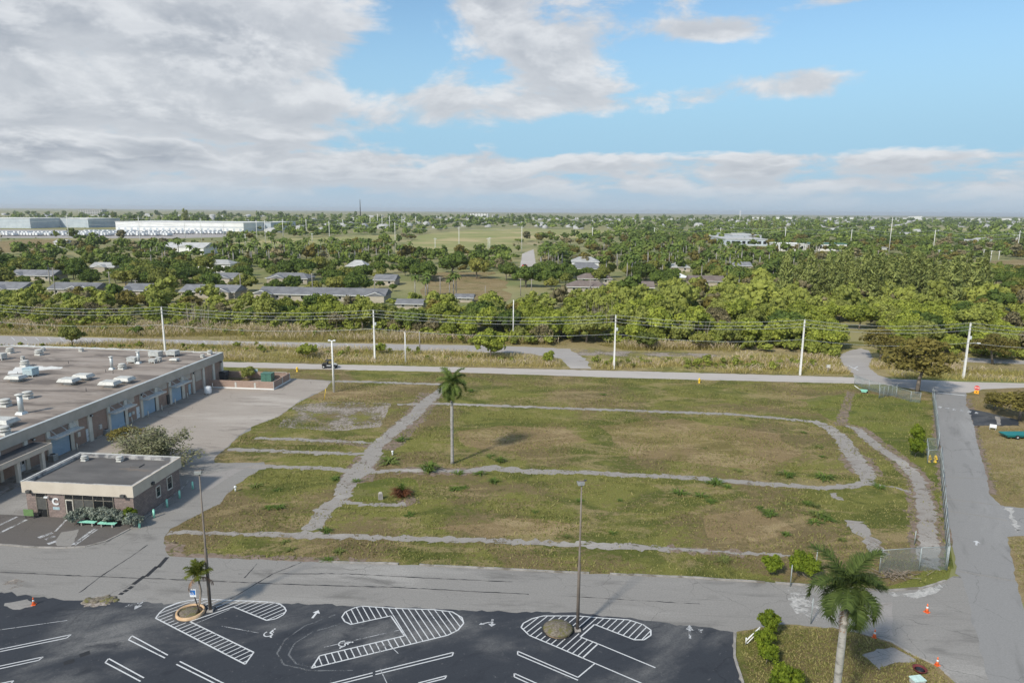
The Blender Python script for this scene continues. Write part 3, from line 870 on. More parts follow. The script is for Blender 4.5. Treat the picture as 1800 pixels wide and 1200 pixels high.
def hatched(outline, sdir, spacing, holes, label):
    poly = [P(*q) for q in outline]
    mb = MB()
    n = len(poly)
    for i in range(n):
        line_quads(mb, poly[i], poly[(i + 1) % n], 0.125, ZP)
    a, b = P(*sdir[0]), P(*sdir[1])
    d = (b - a).to_2d().normalized()
    nn = Vector((-d.y, d.x))
    offs = [p.to_2d().dot(nn) for p in poly]
    o = min(offs) + spacing * 0.6
    while o < max(offs):
        ts = []
        for i in range(n):
            p, q = poly[i].to_2d(), poly[(i + 1) % n].to_2d()
            fp, fq = p.dot(nn) - o, q.dot(nn) - o
            if (fp < 0) != (fq < 0):
                ts.append(p.lerp(q, fp / (fp - fq)).dot(d))
        ts.sort()
        for k in range(0, len(ts) - 1, 2):
            segs = [(ts[k], ts[k + 1])]
            for (hc, hr) in holes:
                c = P(*hc).to_2d()
                dist = abs(c.dot(nn) - o)
                if dist < hr:
                    half = math.sqrt(hr * hr - dist * dist)
                    m = c.dot(d)
                    ns = []
                    for s0, s1 in segs:
                        if s1 < m - half or s0 > m + half:
                            ns.append((s0, s1))
                        else:
                            if s0 < m - half:
                                ns.append((s0, m - half))
                            if s1 > m + half:
                                ns.append((m + half, s1))
                    segs = ns
            for s0, s1 in segs:
                if s1 - s0 > 0.2:
                    line_quads(mb, d * s0 + nn * o, d * s1 + nn * o, 0.09, ZP + 0.003)
        o += spacing
    ob = mb.build('hatched_marking', M['paint'], lot)
    ob['label'] = label


hatched([(273.5, 1086), (281, 1076), (291, 1067.5), (312, 1059), (332.5, 1055), (356, 1052), (409, 1055), (444, 1056), (478, 1058), (492, 1061), (500, 1067), (503, 1073), (498, 1080), (485, 1087), (469, 1090), (410, 1066), (334, 1092), (446, 1146), (431, 1167)],
        ((400.5, 1151), (429, 1138)), 0.52, [((335, 1077), 1.5), ((370, 1073), 0.6)], 'white hatched island with the small palm ring')
hatched([(547.5, 1174), (562, 1152), (711, 1117), (687, 1082), (617, 1097), (606, 1092), (601, 1084), (607, 1075), (625, 1067), (637, 1065), (700, 1069), (762, 1071), (795, 1075), (812, 1085), (815, 1095), (805, 1107), (787, 1116)],
        ((705, 1070), (742, 1127)), 0.52, [], 'white hatched island without a planter')
hatched([(916, 1102), (920, 1095), (935, 1087), (955, 1082), (1015, 1082), (1062, 1086), (1105, 1089), (1130, 1097), (1144, 1107), (1144, 1116), (1132, 1124), (1115, 1124), (1045, 1097), (1020, 1119), (1051, 1131), (1024, 1156), (980, 1137), (930, 1116)],
        ((997, 1145), (1025, 1120)), 0.52, [((980, 1106), 1.45), ((1015, 1107), 0.5)], 'white hatched island with the mulch mound')


def stall(pts, label='painted stall line'):
    mb = MB()
    for a, b in zip(pts[:-1], pts[1:]):
        line_quads(mb, P(*a), P(*b), 0.11, ZP)
    mb.build('stall_marking', M['paint'], lot)


for s in ([(-60, 1153), (125, 1115), (117, 1121), (-60, 1157)], [(-60, 1183), (76, 1154), (68, 1160), (-60, 1188)], [(-20, 1205), (24, 1196), (18, 1202)],
          [(290, 1156), (226, 1124), (232, 1117), (295, 1151)], [(310, 1167), (400, 1212)], [(316, 1162), (420, 1214)], [(247, 1197), (185, 1164), (191, 1157), (253, 1191)],
          [(660, 1180), (797, 1146), (795, 1152), (660, 1185)], [(655, 1182), (560, 1206)], [(655, 1187), (560, 1211)], [(735, 1200), (785, 1187), (782, 1192), (700, 1213)],
          [(1016, 1190), (910, 1144), (910, 1150), (1016, 1195)], [(1045, 1166), (1016, 1190)], [(1024, 1156), (1150, 1210)], [(1051, 1131), (1152, 1173)], [(960, 1208), (904, 1183), (904, 1189), (950, 1210)]):
    stall(s)
for k, (a, b) in enumerate((((-60, 1115), (118, 1090)), ((410, 1068), (345, 1095)), ((700, 1148), (683, 1132)), ((570, 1137), (702, 1107)), ((668, 1175), (680, 1200)), ((455, 1112), (390, 1100)))):
    mb = MB()
    line_quads(mb, P(*a), P(*b), 0.07, ZP)
    mb.build('faded_marking', M['paint_worn'], lot)


for a, b, w in (((-20, 946), (47, 913), 0.35), ((-20, 932), (30, 908), 0.3), ((97, 934), (117, 913), 0.22), ((128, 957), (166, 929), 0.3), ((132, 958), (171, 930), 0.2), ((68, 945), (92, 936), 0.55), ((80, 948), (96, 942), 0.5), ((84, 956), (98, 951), 0.5)):
    mb = MB()
    line_quads(mb, P(*a), P(*b), w, ZP)
    mb.build('faded_marking', M['paint_worn'], lot)


def arrow(u0, v0, u1, v1, two=False):
    a, b = P(u0, v0).to_2d(), P(u1, v1).to_2d()
    t = (b - a).normalized()
    n = Vector((-t.y, t.x))
    mb = MB()
    L = (b - a).length
    def q(s, w):
        p = a + t * s + n * w
        return (p.x, p.y, ZP)
    mb.add([q(0.0, 0.1), q(0.0, -0.1), q(L * 0.62, -0.1), q(L * 0.62, 0.1)], [(0, 1, 2, 3)])
    mb.add([q(L * 0.62, 0.36), q(L * 0.62, -0.36), q(L, 0)], [(0, 1, 2)])
    if two:
        mb.add([q(L * 0.3, -0.1), q(L * 0.42, -0.1), q(L * 0.7, -0.8), q(L * 0.62, -0.9)], [(0, 1, 2, 3)])
        mb.add([q(L * 0.74, -0.62), q(L * 0.54, -0.98), q(L * 0.82, -1.15)], [(0, 1, 2)])
    mb.build('arrow_marking', M['paint_worn'] if two else M['paint'], lot)


arrow(549, 1086, 560, 1072)
arrow(866, 1088, 864, 1101, True)
arrow(1213, 1122, 1212, 1098, True)
arrow(256, 1052, 236, 1071, True)
arrow(1716, 958, 1717, 950)


def wheelchair_glyph(mb, Mx, s):
    """seated figure on a wheel, drawn with bars in the x, z plane of Mx"""
    def bar(a, b, w):
        a, b = Vector(a) * s, Vector(b) * s
        t = (b - a).normalized()
        n = Vector((-t.y, t.x)) * w * s / 2
        mb.add([Mx @ Vector((p.x, 0, p.y)) for p in (a + n, a - n, b - n, b + n)], [(0, 1, 2, 3)])
    ring = [(0.42 + 0.24 * math.cos(x), 0.30 + 0.24 * math.sin(x)) for x in [rad(150 + 24 * k) for k in range(11)]]
    for a, b in zip(ring[:-1], ring[1:]):
        bar(a, b, 0.07)
    bar((0.40, 0.72), (0.44, 0.42), 0.10)
    bar((0.44, 0.42), (0.66, 0.40), 0.09)
    bar((0.66, 0.40), (0.74, 0.12), 0.08)
    bar((0.74, 0.12), (0.84, 0.15), 0.07)
    bar((0.42, 0.58), (0.60, 0.56), 0.06)
    bar((0.36, 0.82), (0.46, 0.82), 0.10)


for (u, v, r) in ((455, 1115, -25), (593, 1124, -75)):
    mb = MB()
    p = P(u, v, ZP)
    Mx = Matrix.Translation(p) @ Matrix.Rotation(rad(r), 4, 'Z') @ Matrix.Rotation(rad(-90), 4, 'X')
    wheelchair_glyph(mb, Mx, 1.5)
    mb.build('wheelchair_marking', M['paint'], lot)
mb = MB()
for a, b in (((278, 997), (294, 979)), ((257, 1013), (276, 995)), ((234, 1027), (254, 1012)), ((226, 1035), (233, 1030)), ((218, 1040), (224, 1036)), ((211, 1045), (216, 1041))):
    line_quads(mb, P(*a), P(*b), 0.42, ZP)
mb.build('black_marking', M['black_paint'], lot)
for a, b in (((140, 1152), (158, 1146)), ((112, 1166), (131, 1160))):
    mb = MB()
    line_quads(mb, P(*a), P(*b), 0.55, ZP)
    mb.build('black_marking', M['black_paint'], lot)
# long sealed joints across the lane
for pts, w in (([(-20, 1004), (120, 1011), (330, 1019), (520, 1027), (700, 1032), (930, 1044)], 0.10), ([(140, 1041), (175, 1014), (230, 978), (260, 957)], 0.09), ([(420, 1008), (610, 1008), (780, 1017), (900, 1022)], 0.08), ([(405, 1052), (480, 1008), (530, 988)], 0.10), ([(430, 1015), (452, 990)], 0.10), ([(1000, 1047), (1120, 1055), (1230, 1061)], 0.05)):
    o = sheet('sealed_joint', wobble(strip_pts(PX(pts), w), 0.5, 0.03, True, 5), 0.0215, M['black_paint'], lot)
# tyre arcs on the sealed part
for pts in ([(590, 1080), (535, 1100), (500, 1125), (487, 1148), (500, 1168), (545, 1178), (620, 1178)], [(600, 1096), (550, 1110), (518, 1130), (507, 1150), (520, 1166), (550, 1172)]):
    sheet('tyre_mark', wobble(strip_pts(PX(pts), 0.14), 0.4, 0.02, True, 5), 0.0215, M['tyre'], lot)
# stop bar and dashes on the side road, stall lines of the far strip
mb = MB()
line_quads(mb, P(1648, 690), P(1697, 695), 0.5, 0.0192)
mb.build('stop_marking', M['paint'], side)
for k in range(6):
    mb = MB()
    u = 1649 + k * 13
    line_quads(mb, P(u, 715 + k * 2.0), P(u + 6, 716 + k * 2.0), 1.3, 0.0192)
    mb.build('crossing_marking', M['paint_worn'], side)
fl = [o for o in bpy.data.objects if o.name.startswith('far_lot')]
for k in range(26):
    u = 20 + k * 21 + (k * k * 0.1)
    v = 592 + u * 0.0183
    mb = MB()
    line_quads(mb, P(u, v), P(u + 6, v + 5.5), 0.16, 0.0095)
    mb.build('stall_marking', M['paint'], fl[0])
mb = MB()
line_quads(mb, P(1490, 642), P(1509, 651), 0.3, 0.0165)
line_quads(mb, P(1502, 647), P(1508, 644), 0.3, 0.0165)
mb.build('lane_marking', M['paint'], [o for o in bpy.data.objects if o.name == 'branch_road'][0])

# ------------------------------------------------------------------ the long building
A_C, B_C = P(392, 667), P(3, 848)
WDIR = (B_C - A_C).normalized()
BRZ = math.atan2(WDIR.x, -WDIR.y)          # local -y runs along the wall towards the camera
ROOF_H = 5.9
FAS = 1.55
big = empty('warehouse', (A_C.x, A_C.y, 0), BRZ, 'long low building with flat grey roof, cream fascia and blue roller doors', 'building')


def wall_y(u):
    """local y on the long wall for the photograph's column u"""
    return -(P(u, 667 + (392 - u) * 0.4653) - A_C).length


BL, BW = 92.0, 76.0


def part(name, mat, parent, *boxes, label=None):
    mb = MB()
    for b in boxes:
        mb.box(*b)
    o = mb.build(name, M[mat], parent)
    if label:
        o['label'] = label
    return o


part('wall', 'brick', big, (-BW, 0, -BL, 0, 0, ROOF_H - 0.25))
part('roof', 'roof', big, (-BW + 0.2, -0.15, -BL + 0.2, -0.15, ROOF_H - 0.249, ROOF_H - 0.12))
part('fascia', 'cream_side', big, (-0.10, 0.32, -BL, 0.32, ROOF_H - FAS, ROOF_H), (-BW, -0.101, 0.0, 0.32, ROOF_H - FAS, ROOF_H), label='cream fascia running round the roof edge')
part('coping', 'galv', big, (-0.16, 0.36, -BL, 0.36, ROOF_H + 0.001, ROOF_H + 0.05), (-BW, -0.161, 0.0, 0.36, ROOF_H + 0.001, ROOF_H + 0.05))
part('plinth', 'kerb', big, (0.001, 0.07, -BL, 0.05, 0, 0.22))
for u0, u1 in ((85, 91), (124.5, 130), (191, 195), (220, 224.5), (248, 251.5), (273.5, 278), (298, 301.5), (319.5, 324), (339, 342), (357, 360), (374.5, 377.5), (157, 163), (46, 52), (0, 5), (389, 392)):
    y0, y1 = wall_y(u0), wall_y(u1)
    part('pilaster', 'pilaster', big, (0.002, 0.26, y0, y1 if u1 < 392 else 0.05, 0.0, ROOF_H - FAS - 0.002))
for u0, u1 in ((91.5, 124), (195.5, 219.5), (252, 273), (302, 319)):
    y0, y1 = wall_y(u0), wall_y(u1)
    d = part('roller_door', 'door_blue', big, (0.003, 0.06, y0, y1, 0.05, 3.05))
    mb = MB()
    for k in range(9):
        mb.box(0.061, 0.085, y0 + 0.05, y1 - 0.05, 0.08 + k * 0.33, 0.36 + k * 0.33)
    mb.build('slat_ribs', M['door_blue'], d)
    part('door_track', 'black', d, (0.0, 0.13, y1 - 0.02, y1 + 0.22, 0.0, 3.15))
    ya, yb = y0 - 0.8, y1 + 1.1
    c = part('canopy', 'canopy', big, (0.27, 1.75, ya, yb, 3.32, 3.44))
    part('canopy_lip', 'vent_white', c, (1.751, 1.82, ya, yb, 3.28, 3.52), (0.27, 1.75, ya - 0.05, ya - 0.001, 3.28, 3.5), (0.27, 1.75, yb + 0.001, yb + 0.05, 3.28, 3.5))
    for f in (0.12, 0.5, 0.88):
        y = ya + (yb - ya) * f
        MB().tube([(0.27, y, 4.5), (1.72, y, 3.46)], 0.055, 6).build('canopy_rod', M['vent_white'], c)
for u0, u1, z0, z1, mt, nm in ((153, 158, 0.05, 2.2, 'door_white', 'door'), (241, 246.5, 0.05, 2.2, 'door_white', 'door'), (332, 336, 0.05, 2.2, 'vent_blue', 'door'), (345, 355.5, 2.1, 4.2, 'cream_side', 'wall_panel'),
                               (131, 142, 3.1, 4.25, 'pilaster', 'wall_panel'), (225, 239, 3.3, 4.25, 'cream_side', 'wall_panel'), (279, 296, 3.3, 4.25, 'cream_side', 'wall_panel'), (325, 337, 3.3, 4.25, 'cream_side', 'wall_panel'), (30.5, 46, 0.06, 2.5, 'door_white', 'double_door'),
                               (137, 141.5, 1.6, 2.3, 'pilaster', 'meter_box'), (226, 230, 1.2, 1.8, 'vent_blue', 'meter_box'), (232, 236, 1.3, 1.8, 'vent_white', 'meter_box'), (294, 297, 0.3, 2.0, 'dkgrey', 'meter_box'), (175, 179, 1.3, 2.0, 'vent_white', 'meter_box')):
    y0, y1 = wall_y(u0), wall_y(u1)
    d = part(nm, mt, big, (0.004, 0.05 if 'box' not in nm else 0.25, y0, y1, z0, z1))
    if nm == 'double_door':
        part('centre_gap', 'dkgrey', d, (0.05, 0.055, (y0 + y1) / 2 - 0.02, (y0 + y1) / 2 + 0.02, z0, z1))
        for s in (-0.55, 0.2):
            part('door_glass', 'glass', d, (0.05, 0.06, (y0 + y1) / 2 + s, (y0 + y1) / 2 + s + 0.35, 1.2, 2.1))
    elif nm == 'door':
        part('handle', 'dkgrey', d, (0.05, 0.1, y1 - 0.25, y1 - 0.12, 1.0, 1.1))
y1 = wall_y(62)
c = part('entrance_canopy', 'cream', big, (0.27, 3.0, -BL, y1, 3.0, 3.72))
part('canopy_roof', 'dkgrey', c, (0.28, 2.85, -BL, y1 - 0.15, 3.721, 3.74))
for u in (48, 4):
    y = wall_y(u)
    part('column', 'pilaster', c, (2.3, 2.7, y - 0.25, y + 0.25, 0.0, 2.999))
part('walkway', 'kerb', big, (0.08, 3.2, -BL, wall_y(60), 0.02, 0.14))
for u in (60, 161, 249, 340, 388):
    y = wall_y(u)
    l = part('flood_lamp', 'dkgrey', big, (0.33, 0.62, y - 0.2, y + 0.2, ROOF_H - FAS - 0.35, ROOF_H - FAS - 0.05))
    part('lens', 'vent_white', l, (0.621, 0.64, y - 0.14, y + 0.14, ROOF_H - FAS - 0.3, ROOF_H - FAS - 0.1))
    part('bracket', 'dkgrey', l, (0.0, 0.34, y - 0.04, y + 0.04, ROOF_H - FAS - 0.2, ROOF_H - FAS - 0.12))
# white spilled coating on the roof
RZ = ROOF_H - 0.12
Binv = (Matrix.Translation((A_C.x, A_C.y, 0)) @ Matrix.Rotation(BRZ, 4, 'Z')).inverted()
M['coat'] = surf('white_coating', (0.62, 0.61, 0.58), (0.74, 0.73, 0.70), 0.7, 0.85, (0.40, 0.37, 0.34), (0.56, 0.70), 0.5)
for i, pp in enumerate(([(12, 655), (28, 645), (45, 643), (75, 643), (108, 645), (108, 648), (80, 650), (52, 651), (38, 655), (14, 657)], [(8, 606), (50, 607), (140, 610), (300, 616), (380, 619), (380, 620.5), (200, 614), (60, 610.5)])):
    sheet('roof_coating', wobble([Binv @ P(u, v, RZ) for u, v in pp], 0.7, 0.25, True, 3 + i), RZ + 0.004, M['coat'], big)
for k in range(10):
    u, v = random.uniform(20, 330), random.uniform(628, 700)
    q = Binv @ P(u, v, RZ)
    if q.x < -3:
        MB().tube([(q.x, q.y, RZ), (q.x, q.y, RZ + 0.6)], 0.05, 6).build('vent_pipe', M['dkgrey'], big)

# rooftop equipment stands on the roof: each a thing
def vent_round(name, s, label=None):
    t = empty(name)
    tag(t, label, 'roof vent')
    MB().frustum(1.25 * s, 1.25 * s, 0, 1.1 * s, 1.1 * s, 0.42 * s).build('curb', M['vent_white'], t)
    MB().lathe([(0.50 * s, 0.42 * s), (0.56 * s, 0.55 * s), (0.86 * s, 0.62 * s), (0.86 * s, 0.74 * s), (0.66 * s, 0.80 * s)], 18).build('shroud', M['vent_white'], t)
    MB().lathe([(0.64 * s, 0.801 * s), (0.70 * s, 1.06 * s), (0.74 * s, 1.12 * s), (0.60 * s, 1.20 * s), (0.2 * s, 1.24 * s)], 18).build('drum', M['vent_white'], t)
    return t


def vent_hood(name, s, label=None):
    t = empty(name)
    tag(t, label, 'roof vent')
    mb = MB().frustum(1.15 * s, 1.5 * s, 0, 1.15 * s, 1.5 * s, 0.5 * s)
    mb.build('curb', M['vent_white'], t)
    mb = MB().frustum(2.2 * s, 2.9 * s, 0.501 * s, 2.35 * s, 3.1 * s, 0.62 * s)
    mb.frustum(2.35 * s, 3.1 * s, 0.621 * s, 1.75 * s, 2.5 * s, 1.12 * s)
    h = mb.build('hood', M['vent_white'], t)
    MB().box(-0.05, 0.05, -1.2 * s, 1.2 * s, 1.121 * s, 1.15 * s).build('seam', M['galv'], h)
    return t


def vent_stack(name, h, r, label=None):
    t = empty(name)
    tag(t, label, 'roof stack')
    MB().frustum(r * 3.4, r * 3.4, 0, r * 2.4, r * 2.4, 0.35).build('base', M['galv'], t)
    MB().lathe([(r, 0.351), (r, h * 0.92)], 16).build('pipe', M['galv'], t)
    MB().lathe([(r * 1.75, h * 0.93), (r * 1.7, h * 0.95), (r * 0.25, h)], 16).build('rain_cap', M['vent_white'], t)
    return t


def roof_box(name, w, d, h, mat, label=None, legs=True):
    t = empty(name)
    tag(t, label, 'roof unit')
    z0 = 0.35 if legs else 0.0
    MB().box(-w / 2, w / 2, -d / 2, d / 2, z0, z0 + h).build('casing', M[mat], t)
    MB().box(-w / 2 - 0.06, w / 2 + 0.06, -d / 2 - 0.06, d / 2 + 0.06, z0 + h + 0.001, z0 + h + 0.07).build('lid', M['vent_white' if mat != 'vent_blue' else 'vent_blue'], t)
    mb = MB()
    for k in range(4):
        mb.box(-w / 2 + 0.12, w / 2 - 0.12, -d / 2 - 0.03, -d / 2 - 0.001, z0 + 0.12 + k * h * 0.2, z0 + 0.16 + k * h * 0.2 + 0.05)
    mb.build('louvre', M['galv'], t)
    if legs:
        for sx in (-1, 1):
            for sy in (-1, 1):
                MB().box(sx * w * 0.42 - 0.06, sx * w * 0.42 + 0.06, sy * d * 0.4 - 0.06, sy * d * 0.4 + 0.06, 0, z0 - 0.001).build('leg', M['galv'], t)
    return t


def on_roof(o, u, v, z=RZ + 0.002, rz=BRZ):
    o.location = P(u, v, z)
    o.rotation_euler = (0, 0, rz)


VR = [(18, 620.5, 0.95, 'round roof fan at the far back of the long roof, leftmost'), (69, 624, 1.0, 'round roof fan on a square curb near the roof back edge'), (76, 616.5, 0.6, 'small round roof fan behind a larger one near the roof back edge'), (143, 617.5, 0.62, 'small lone round vent at the roof back edge'), (44, 643.5, 0.98, 'round roof fan standing in the white coating patch'),
      (40, 631, 0.5, 'small vent just behind the fan in the white patch'), (215, 648.5, 0.9, 'round roof fan beside a slim stack, mid roof'), (49, 700, 0.98, 'round roof fan just behind the tallest pipe stack'), (10, 714, 1.0, 'round roof fan at the roof edge left of the tall stack'), (8, 763, 0.95, 'nearest round roof fan by the long fascia'),
      (356, 628, 0.55, 'small round vent near the far corner, left of its twin'), (369, 622.5, 0.7, 'round vent closest to the far roof corner')]
for u, v, s, lab in VR:
    t = vent_round('roof_fan', s, lab)
    t['group'] = 'round fans on the long roof'
    on_roof(t, u, v)
for u, v, s, lab in ((29, 669.5, 0.95, 'low white hood vent next to the pale blue box'), (122, 675, 0.98, 'front hood vent of the pair in mid roof'), (147, 667.5, 0.98, 'rear hood vent of the pair in mid roof'), (194, 680, 0.98, 'front hood vent of the pair near the fascia'), (219, 673, 0.98, 'rear hood vent of the pair near the fascia'), (7, 749, 1.05, 'nearest hood vent at the left picture edge'), (307, 635, 0.55, 'small flat hood vent toward the far end of the roof')):
    t = vent_hood('hood_vent', s, lab)
    t['group'] = 'hood vents on the long roof'
    on_roof(t, u, v, rz=BRZ + rad(90))
for u, v, h, r, lab in ((38, 727, 3.15, 0.36, 'thickest tall pipe stack near the long fascia'), (197, 649, 2.6, 0.26, 'slim capped pipe stack left of a round fan'), (244, 638.5, 2.5, 0.26, 'slim pipe stack beside a white roof unit')):
    on_roof(vent_stack('roof_stack', h, r, lab), u, v)
for u, v, w, d, h, mt, lab in ((55, 661, 1.9, 1.6, 1.2, 'vent_blue', 'pale blue boxy roof unit beside the white coating'), (2, 632, 1.6, 1.4, 0.9, 'vent_white', 'boxy roof unit cut by the left picture edge'), (234, 637.5, 1.7, 1.5, 0.75, 'vent_white', 'white roof unit just left of a slim stack'), (274, 627.5, 2.2, 1.7, 0.85, 'vent_white', 'white roof unit on legs near the back edge'), (304, 625.5, 2.0, 1.8, 0.8, 'vent_white', 'white roof unit behind the small flat hood'), (269, 638, 1.3, 0.9, 0.4, 'vent_white', 'lowest flat roof unit toward the far end'), (279, 635, 0.9, 0.8, 0.45, 'vent_white', 'smallest boxy roof unit beside the low flat one')):
    on_roof(roof_box('roof_unit', w, d, h, mt, lab), u, v)

# things along the long wall
ORD = ['first', 'second', 'third', 'fourth', 'fifth', 'sixth', 'seventh', 'eighth', 'ninth', 'tenth']
for k, (u, v) in enumerate(((136.5, 792), (232.5, 744), (261, 733), (285, 722), (308.5, 711), (330, 700.5), (374, 683))):
    t = empty('bollard', P(u, v, 0.014), 0, '%s cream pipe bollard along the long wall, counted from the camera' % ORD[k], 'bollard', 'pipe bollards by the roller doors')
    MB().lathe([(0.09, 0), (0.09, 1.12)], 12).build('pipe', M['pilaster'], t)
    MB().lathe([(0.09, 1.121), (0.06, 1.17), (0.02, 1.19)], 12).build('cap', M['pilaster'], t)


def ac_unit(u, v, s, lab, rz=BRZ):
    t = empty('air_conditioner', P(u, v, 0.02), rz, lab, 'air conditioner')
    MB().box(-0.55 * s, 0.55 * s, -0.55 * s, 0.55 * s, 0, 0.1).build('pad', M['kerb'], t)
    b = MB().box(-0.45 * s, 0.45 * s, -0.45 * s, 0.45 * s, 0.101, 0.95 * s).build('casing', M['galv'], t)
    mb = MB()
    for k in range(7):
        z = 0.18 + k * 0.1 * s
        mb.box(-0.47 * s, 0.47 * s, -0.47 * s, 0.47 * s, z, z + 0.02)
    mb.build('grille', M['dkgrey'], b)
    MB().lathe([(0.36 * s, 0.95 * s + 0.001), (0.36 * s, 0.99 * s)], 14).build('fan_guard', M['dkgrey'], t)


ac_unit(94, 809, 1.0, 'grey outdoor air conditioner by the nearest roller door')
ac_unit(187, 763, 0.9, 'outdoor air conditioner left of the second roller door')
t = empty('tank', P(366, 692, 0.014), BRZ, 'white plastic tank standing by the far end of the long wall', 'tank')
MB().lathe([(0.62, 0.12), (0.66, 0.3), (0.66, 1.35), (0.5, 1.5), (0.2, 1.56)], 16).build('body', M['white'], t)
MB().lathe([(0.7, 0), (0.7, 0.119)], 16).build('base', M['kerb'], t)
MB().lathe([(0.2, 1.561), (0.2, 1.63)], 12).build('lid', M['vent_white'], t)
t = empty('hand_rail', P(203, 758, 0.014), BRZ, 'blue tubular handrail in front of the second roller door', 'railing')
for x in (0, 1.4):
    MB().tube([(0.8, x, 0), (0.8, x, 1.05)], 0.035, 6).build('post', M['vent_blue'], t)
MB().tube([(0.8, 0, 1.06), (0.8, 1.4, 1.06)], 0.035, 6).build('rail', M['vent_blue'], t)
MB().tube([(0.8, 0, 0.55), (0.8, 1.4, 0.55)], 0.03, 6).build('rail', M['vent_blue'], t)

# walled service enclosure
e1, e2, e3 = P(368, 681), P(481, 685), P(505, 668)
ez = math.atan2(e2.y - e1.y, e2.x - e1.x)
enc = empty('service_enclosure', (e2.x, e2.y, 0.012), ez, 'low pinkish brick wall enclosing a service yard behind the long building', 'wall')
EL, ED, EH = (e2 - e1).length, (e3 - e2).length, 1.62
part('front_wall', 'brick', enc, (-EL, 0, 0, 0.22, 0.25, EH))
part('side_wall', 'brick', enc, (-0.22, 0, 0.221, ED, 0.25, EH))
part('back_wall', 'brick', enc, (-EL, -0.221, ED - 0.22, ED, 0.25, EH))
part('footing', 'white_wall', enc, (-EL, 0.06, -0.06, 0.26, 0, 0.249), (-0.26, 0.06, 0.261, ED, 0, 0.249))
for x in (-8.0, -3.9):
    part('white_pier', 'vent_white', enc, (x - 0.18, x + 0.18, -0.05, -0.001, 0.25, EH - 0.3))
for y in (0.1, 4.2, 7.8):
    part('white_pier', 'vent_white', enc, (0.001, 0.06, y - 0.12, y + 0.12, 0.25, EH + 0.02))
part('gate_panel', 'vent_blue', enc, (-10.2, -7.2, ED + 0.02, ED + 0.07, 0.2, 2.2))
g = part('gate_panel', 'vent_white', enc, (-3.6, -0.5, ED - 0.60, ED - 0.55, EH + 0.2, EH + 0.26), (-3.6, -3.54, ED - 0.6, ED - 0.55, 0, EH + 0.2), (-0.56, -0.5, ED - 0.6, ED - 0.55, 0, EH + 0.2))
t = empty('utility_cabinet', P(471, 671, 0.014), ez, 'dark green utility cabinet inside the brick enclosure', 'cabinet')
MB().box(-1.1, 1.1, -0.8, 0.8, 0, 1.9).build('body', M['dark_green'], t)
MB().box(-1.18, 1.18, -0.88, 0.88, 1.901, 2.0).build('lid', M['dark_green'], t)
MB().box(-0.02, 0.02, -0.83, -0.801, 0.2, 1.8).build('door_seam', M['black'], t)
t = empty('dumpster', P(390, 668, 0.014), ez, 'dark steel dumpster behind the brick enclosure beside the long building', 'dumpster')
MB().frustum(2.2, 1.5, 0.15, 2.5, 1.8, 1.9).build('body', M['dkgrey'], t)
MB().box(-1.3, 1.3, -0.95, 0.95, 1.901, 1.98).build('lid', M['black'], t)
MB().box(-1.45, -1.26, -0.5, 0.5, 1.1, 1.3).box(1.26, 1.45, -0.5, 0.5, 1.1, 1.3).build('fork_pocket', M['dkgrey'], t)

# ------------------------------------------------------------------ small building C
CF, CR_, CB = P(48, 906), P(238, 916), P(316, 860)
cz = math.atan2(CR_.y - CF.y, CR_.x - CF.x)
CWid, CDep, CHt = 13.4, 9.3, 4.4
CFAS = 1.35
sm = empty('small_building', (CR_.x, CR_.y, 0.012), cz, 'small flat roofed block building with cream fascia and letter C', 'building')
W_, D_ = CWid, CDep


def cu(u):
    """local x on the front wall for column u"""
    f = (u - 48) / (238 - 48)
    return -W_ + f * W_


part('wall', 'block', sm, (-W_, 0, 0, D_, 0, CHt - 0.5))
part('roof', 'roof_dark', sm, (-W_ + 0.2, -0.2, 0.2, D_ - 0.2, CHt - 0.5 + 0.001, CHt - 0.42))
part('front_fascia', 'cream', sm, (-W_ - 0.25, 0.25, -0.25, -0.05, CHt - CFAS, CHt))
part('side_fascia', 'cream', sm, (0.05, 0.25, -0.049, D_ + 0.25, CHt - CFAS, CHt), (-W_ - 0.25, -W_ - 0.05, -0.049, D_ + 0.25, CHt - CFAS, CHt), (-W_ - 0.049, 0.049, D_ + 0.05, D_ + 0.25, CHt - CFAS, CHt))
part('soffit', 'parapet_in', sm, (-W_ - 0.24, 0.24, -0.24, -0.001, CHt - CFAS - 0.03, CHt - CFAS - 0.001), (0.001, 0.24, 0.0, D_, CHt - CFAS - 0.03, CHt - CFAS - 0.001))
part('parapet', 'parapet_in', sm, (-W_ - 0.049, -W_ + 0.2, -0.049, D_ + 0.049, CHt - 0.7, CHt - 0.02), (-W_ + 0.201, 0.049, D_ - 0.2, D_ + 0.049, CHt - 0.7, CHt - 0.02), (-0.2, 0.049, -0.049, D_ - 0.201, CHt - 0.7, CHt - 0.02), (-W_ + 0.201, -0.201, -0.049, 0.2, CHt - 0.7, CHt - 0.02))
part('coping', 'vent_white', sm, (-W_ - 0.28, -W_ - 0.02, -0.28, D_ + 0.28, CHt + 0.001, CHt + 0.05), (-W_ - 0.019, 0.28, D_ + 0.02, D_ + 0.28, CHt + 0.001, CHt + 0.05))
zt = CHt - CFAS - 0.03
# single glazed door bay
dx0, dx1 = cu(67), cu(83.5)
bay = part('door', 'alu', sm, (dx0 - 0.09, dx0, -0.09, -0.002, 0, zt), (dx1, dx1 + 0.09, -0.09, -0.002, 0, zt), (dx0, dx1, -0.08, -0.002, zt - 0.62, zt - 0.55))
part('pane', 'glass', bay, (dx0, dx1, -0.05, -0.003, zt - 0.549, zt - 0.003))
part('pane', 'panel', bay, (dx0, dx1, -0.05, -0.003, 0.95, zt - 0.621))
part('pane', 'glass', bay, (dx0, dx1, -0.05, -0.003, 0.03, 0.949))
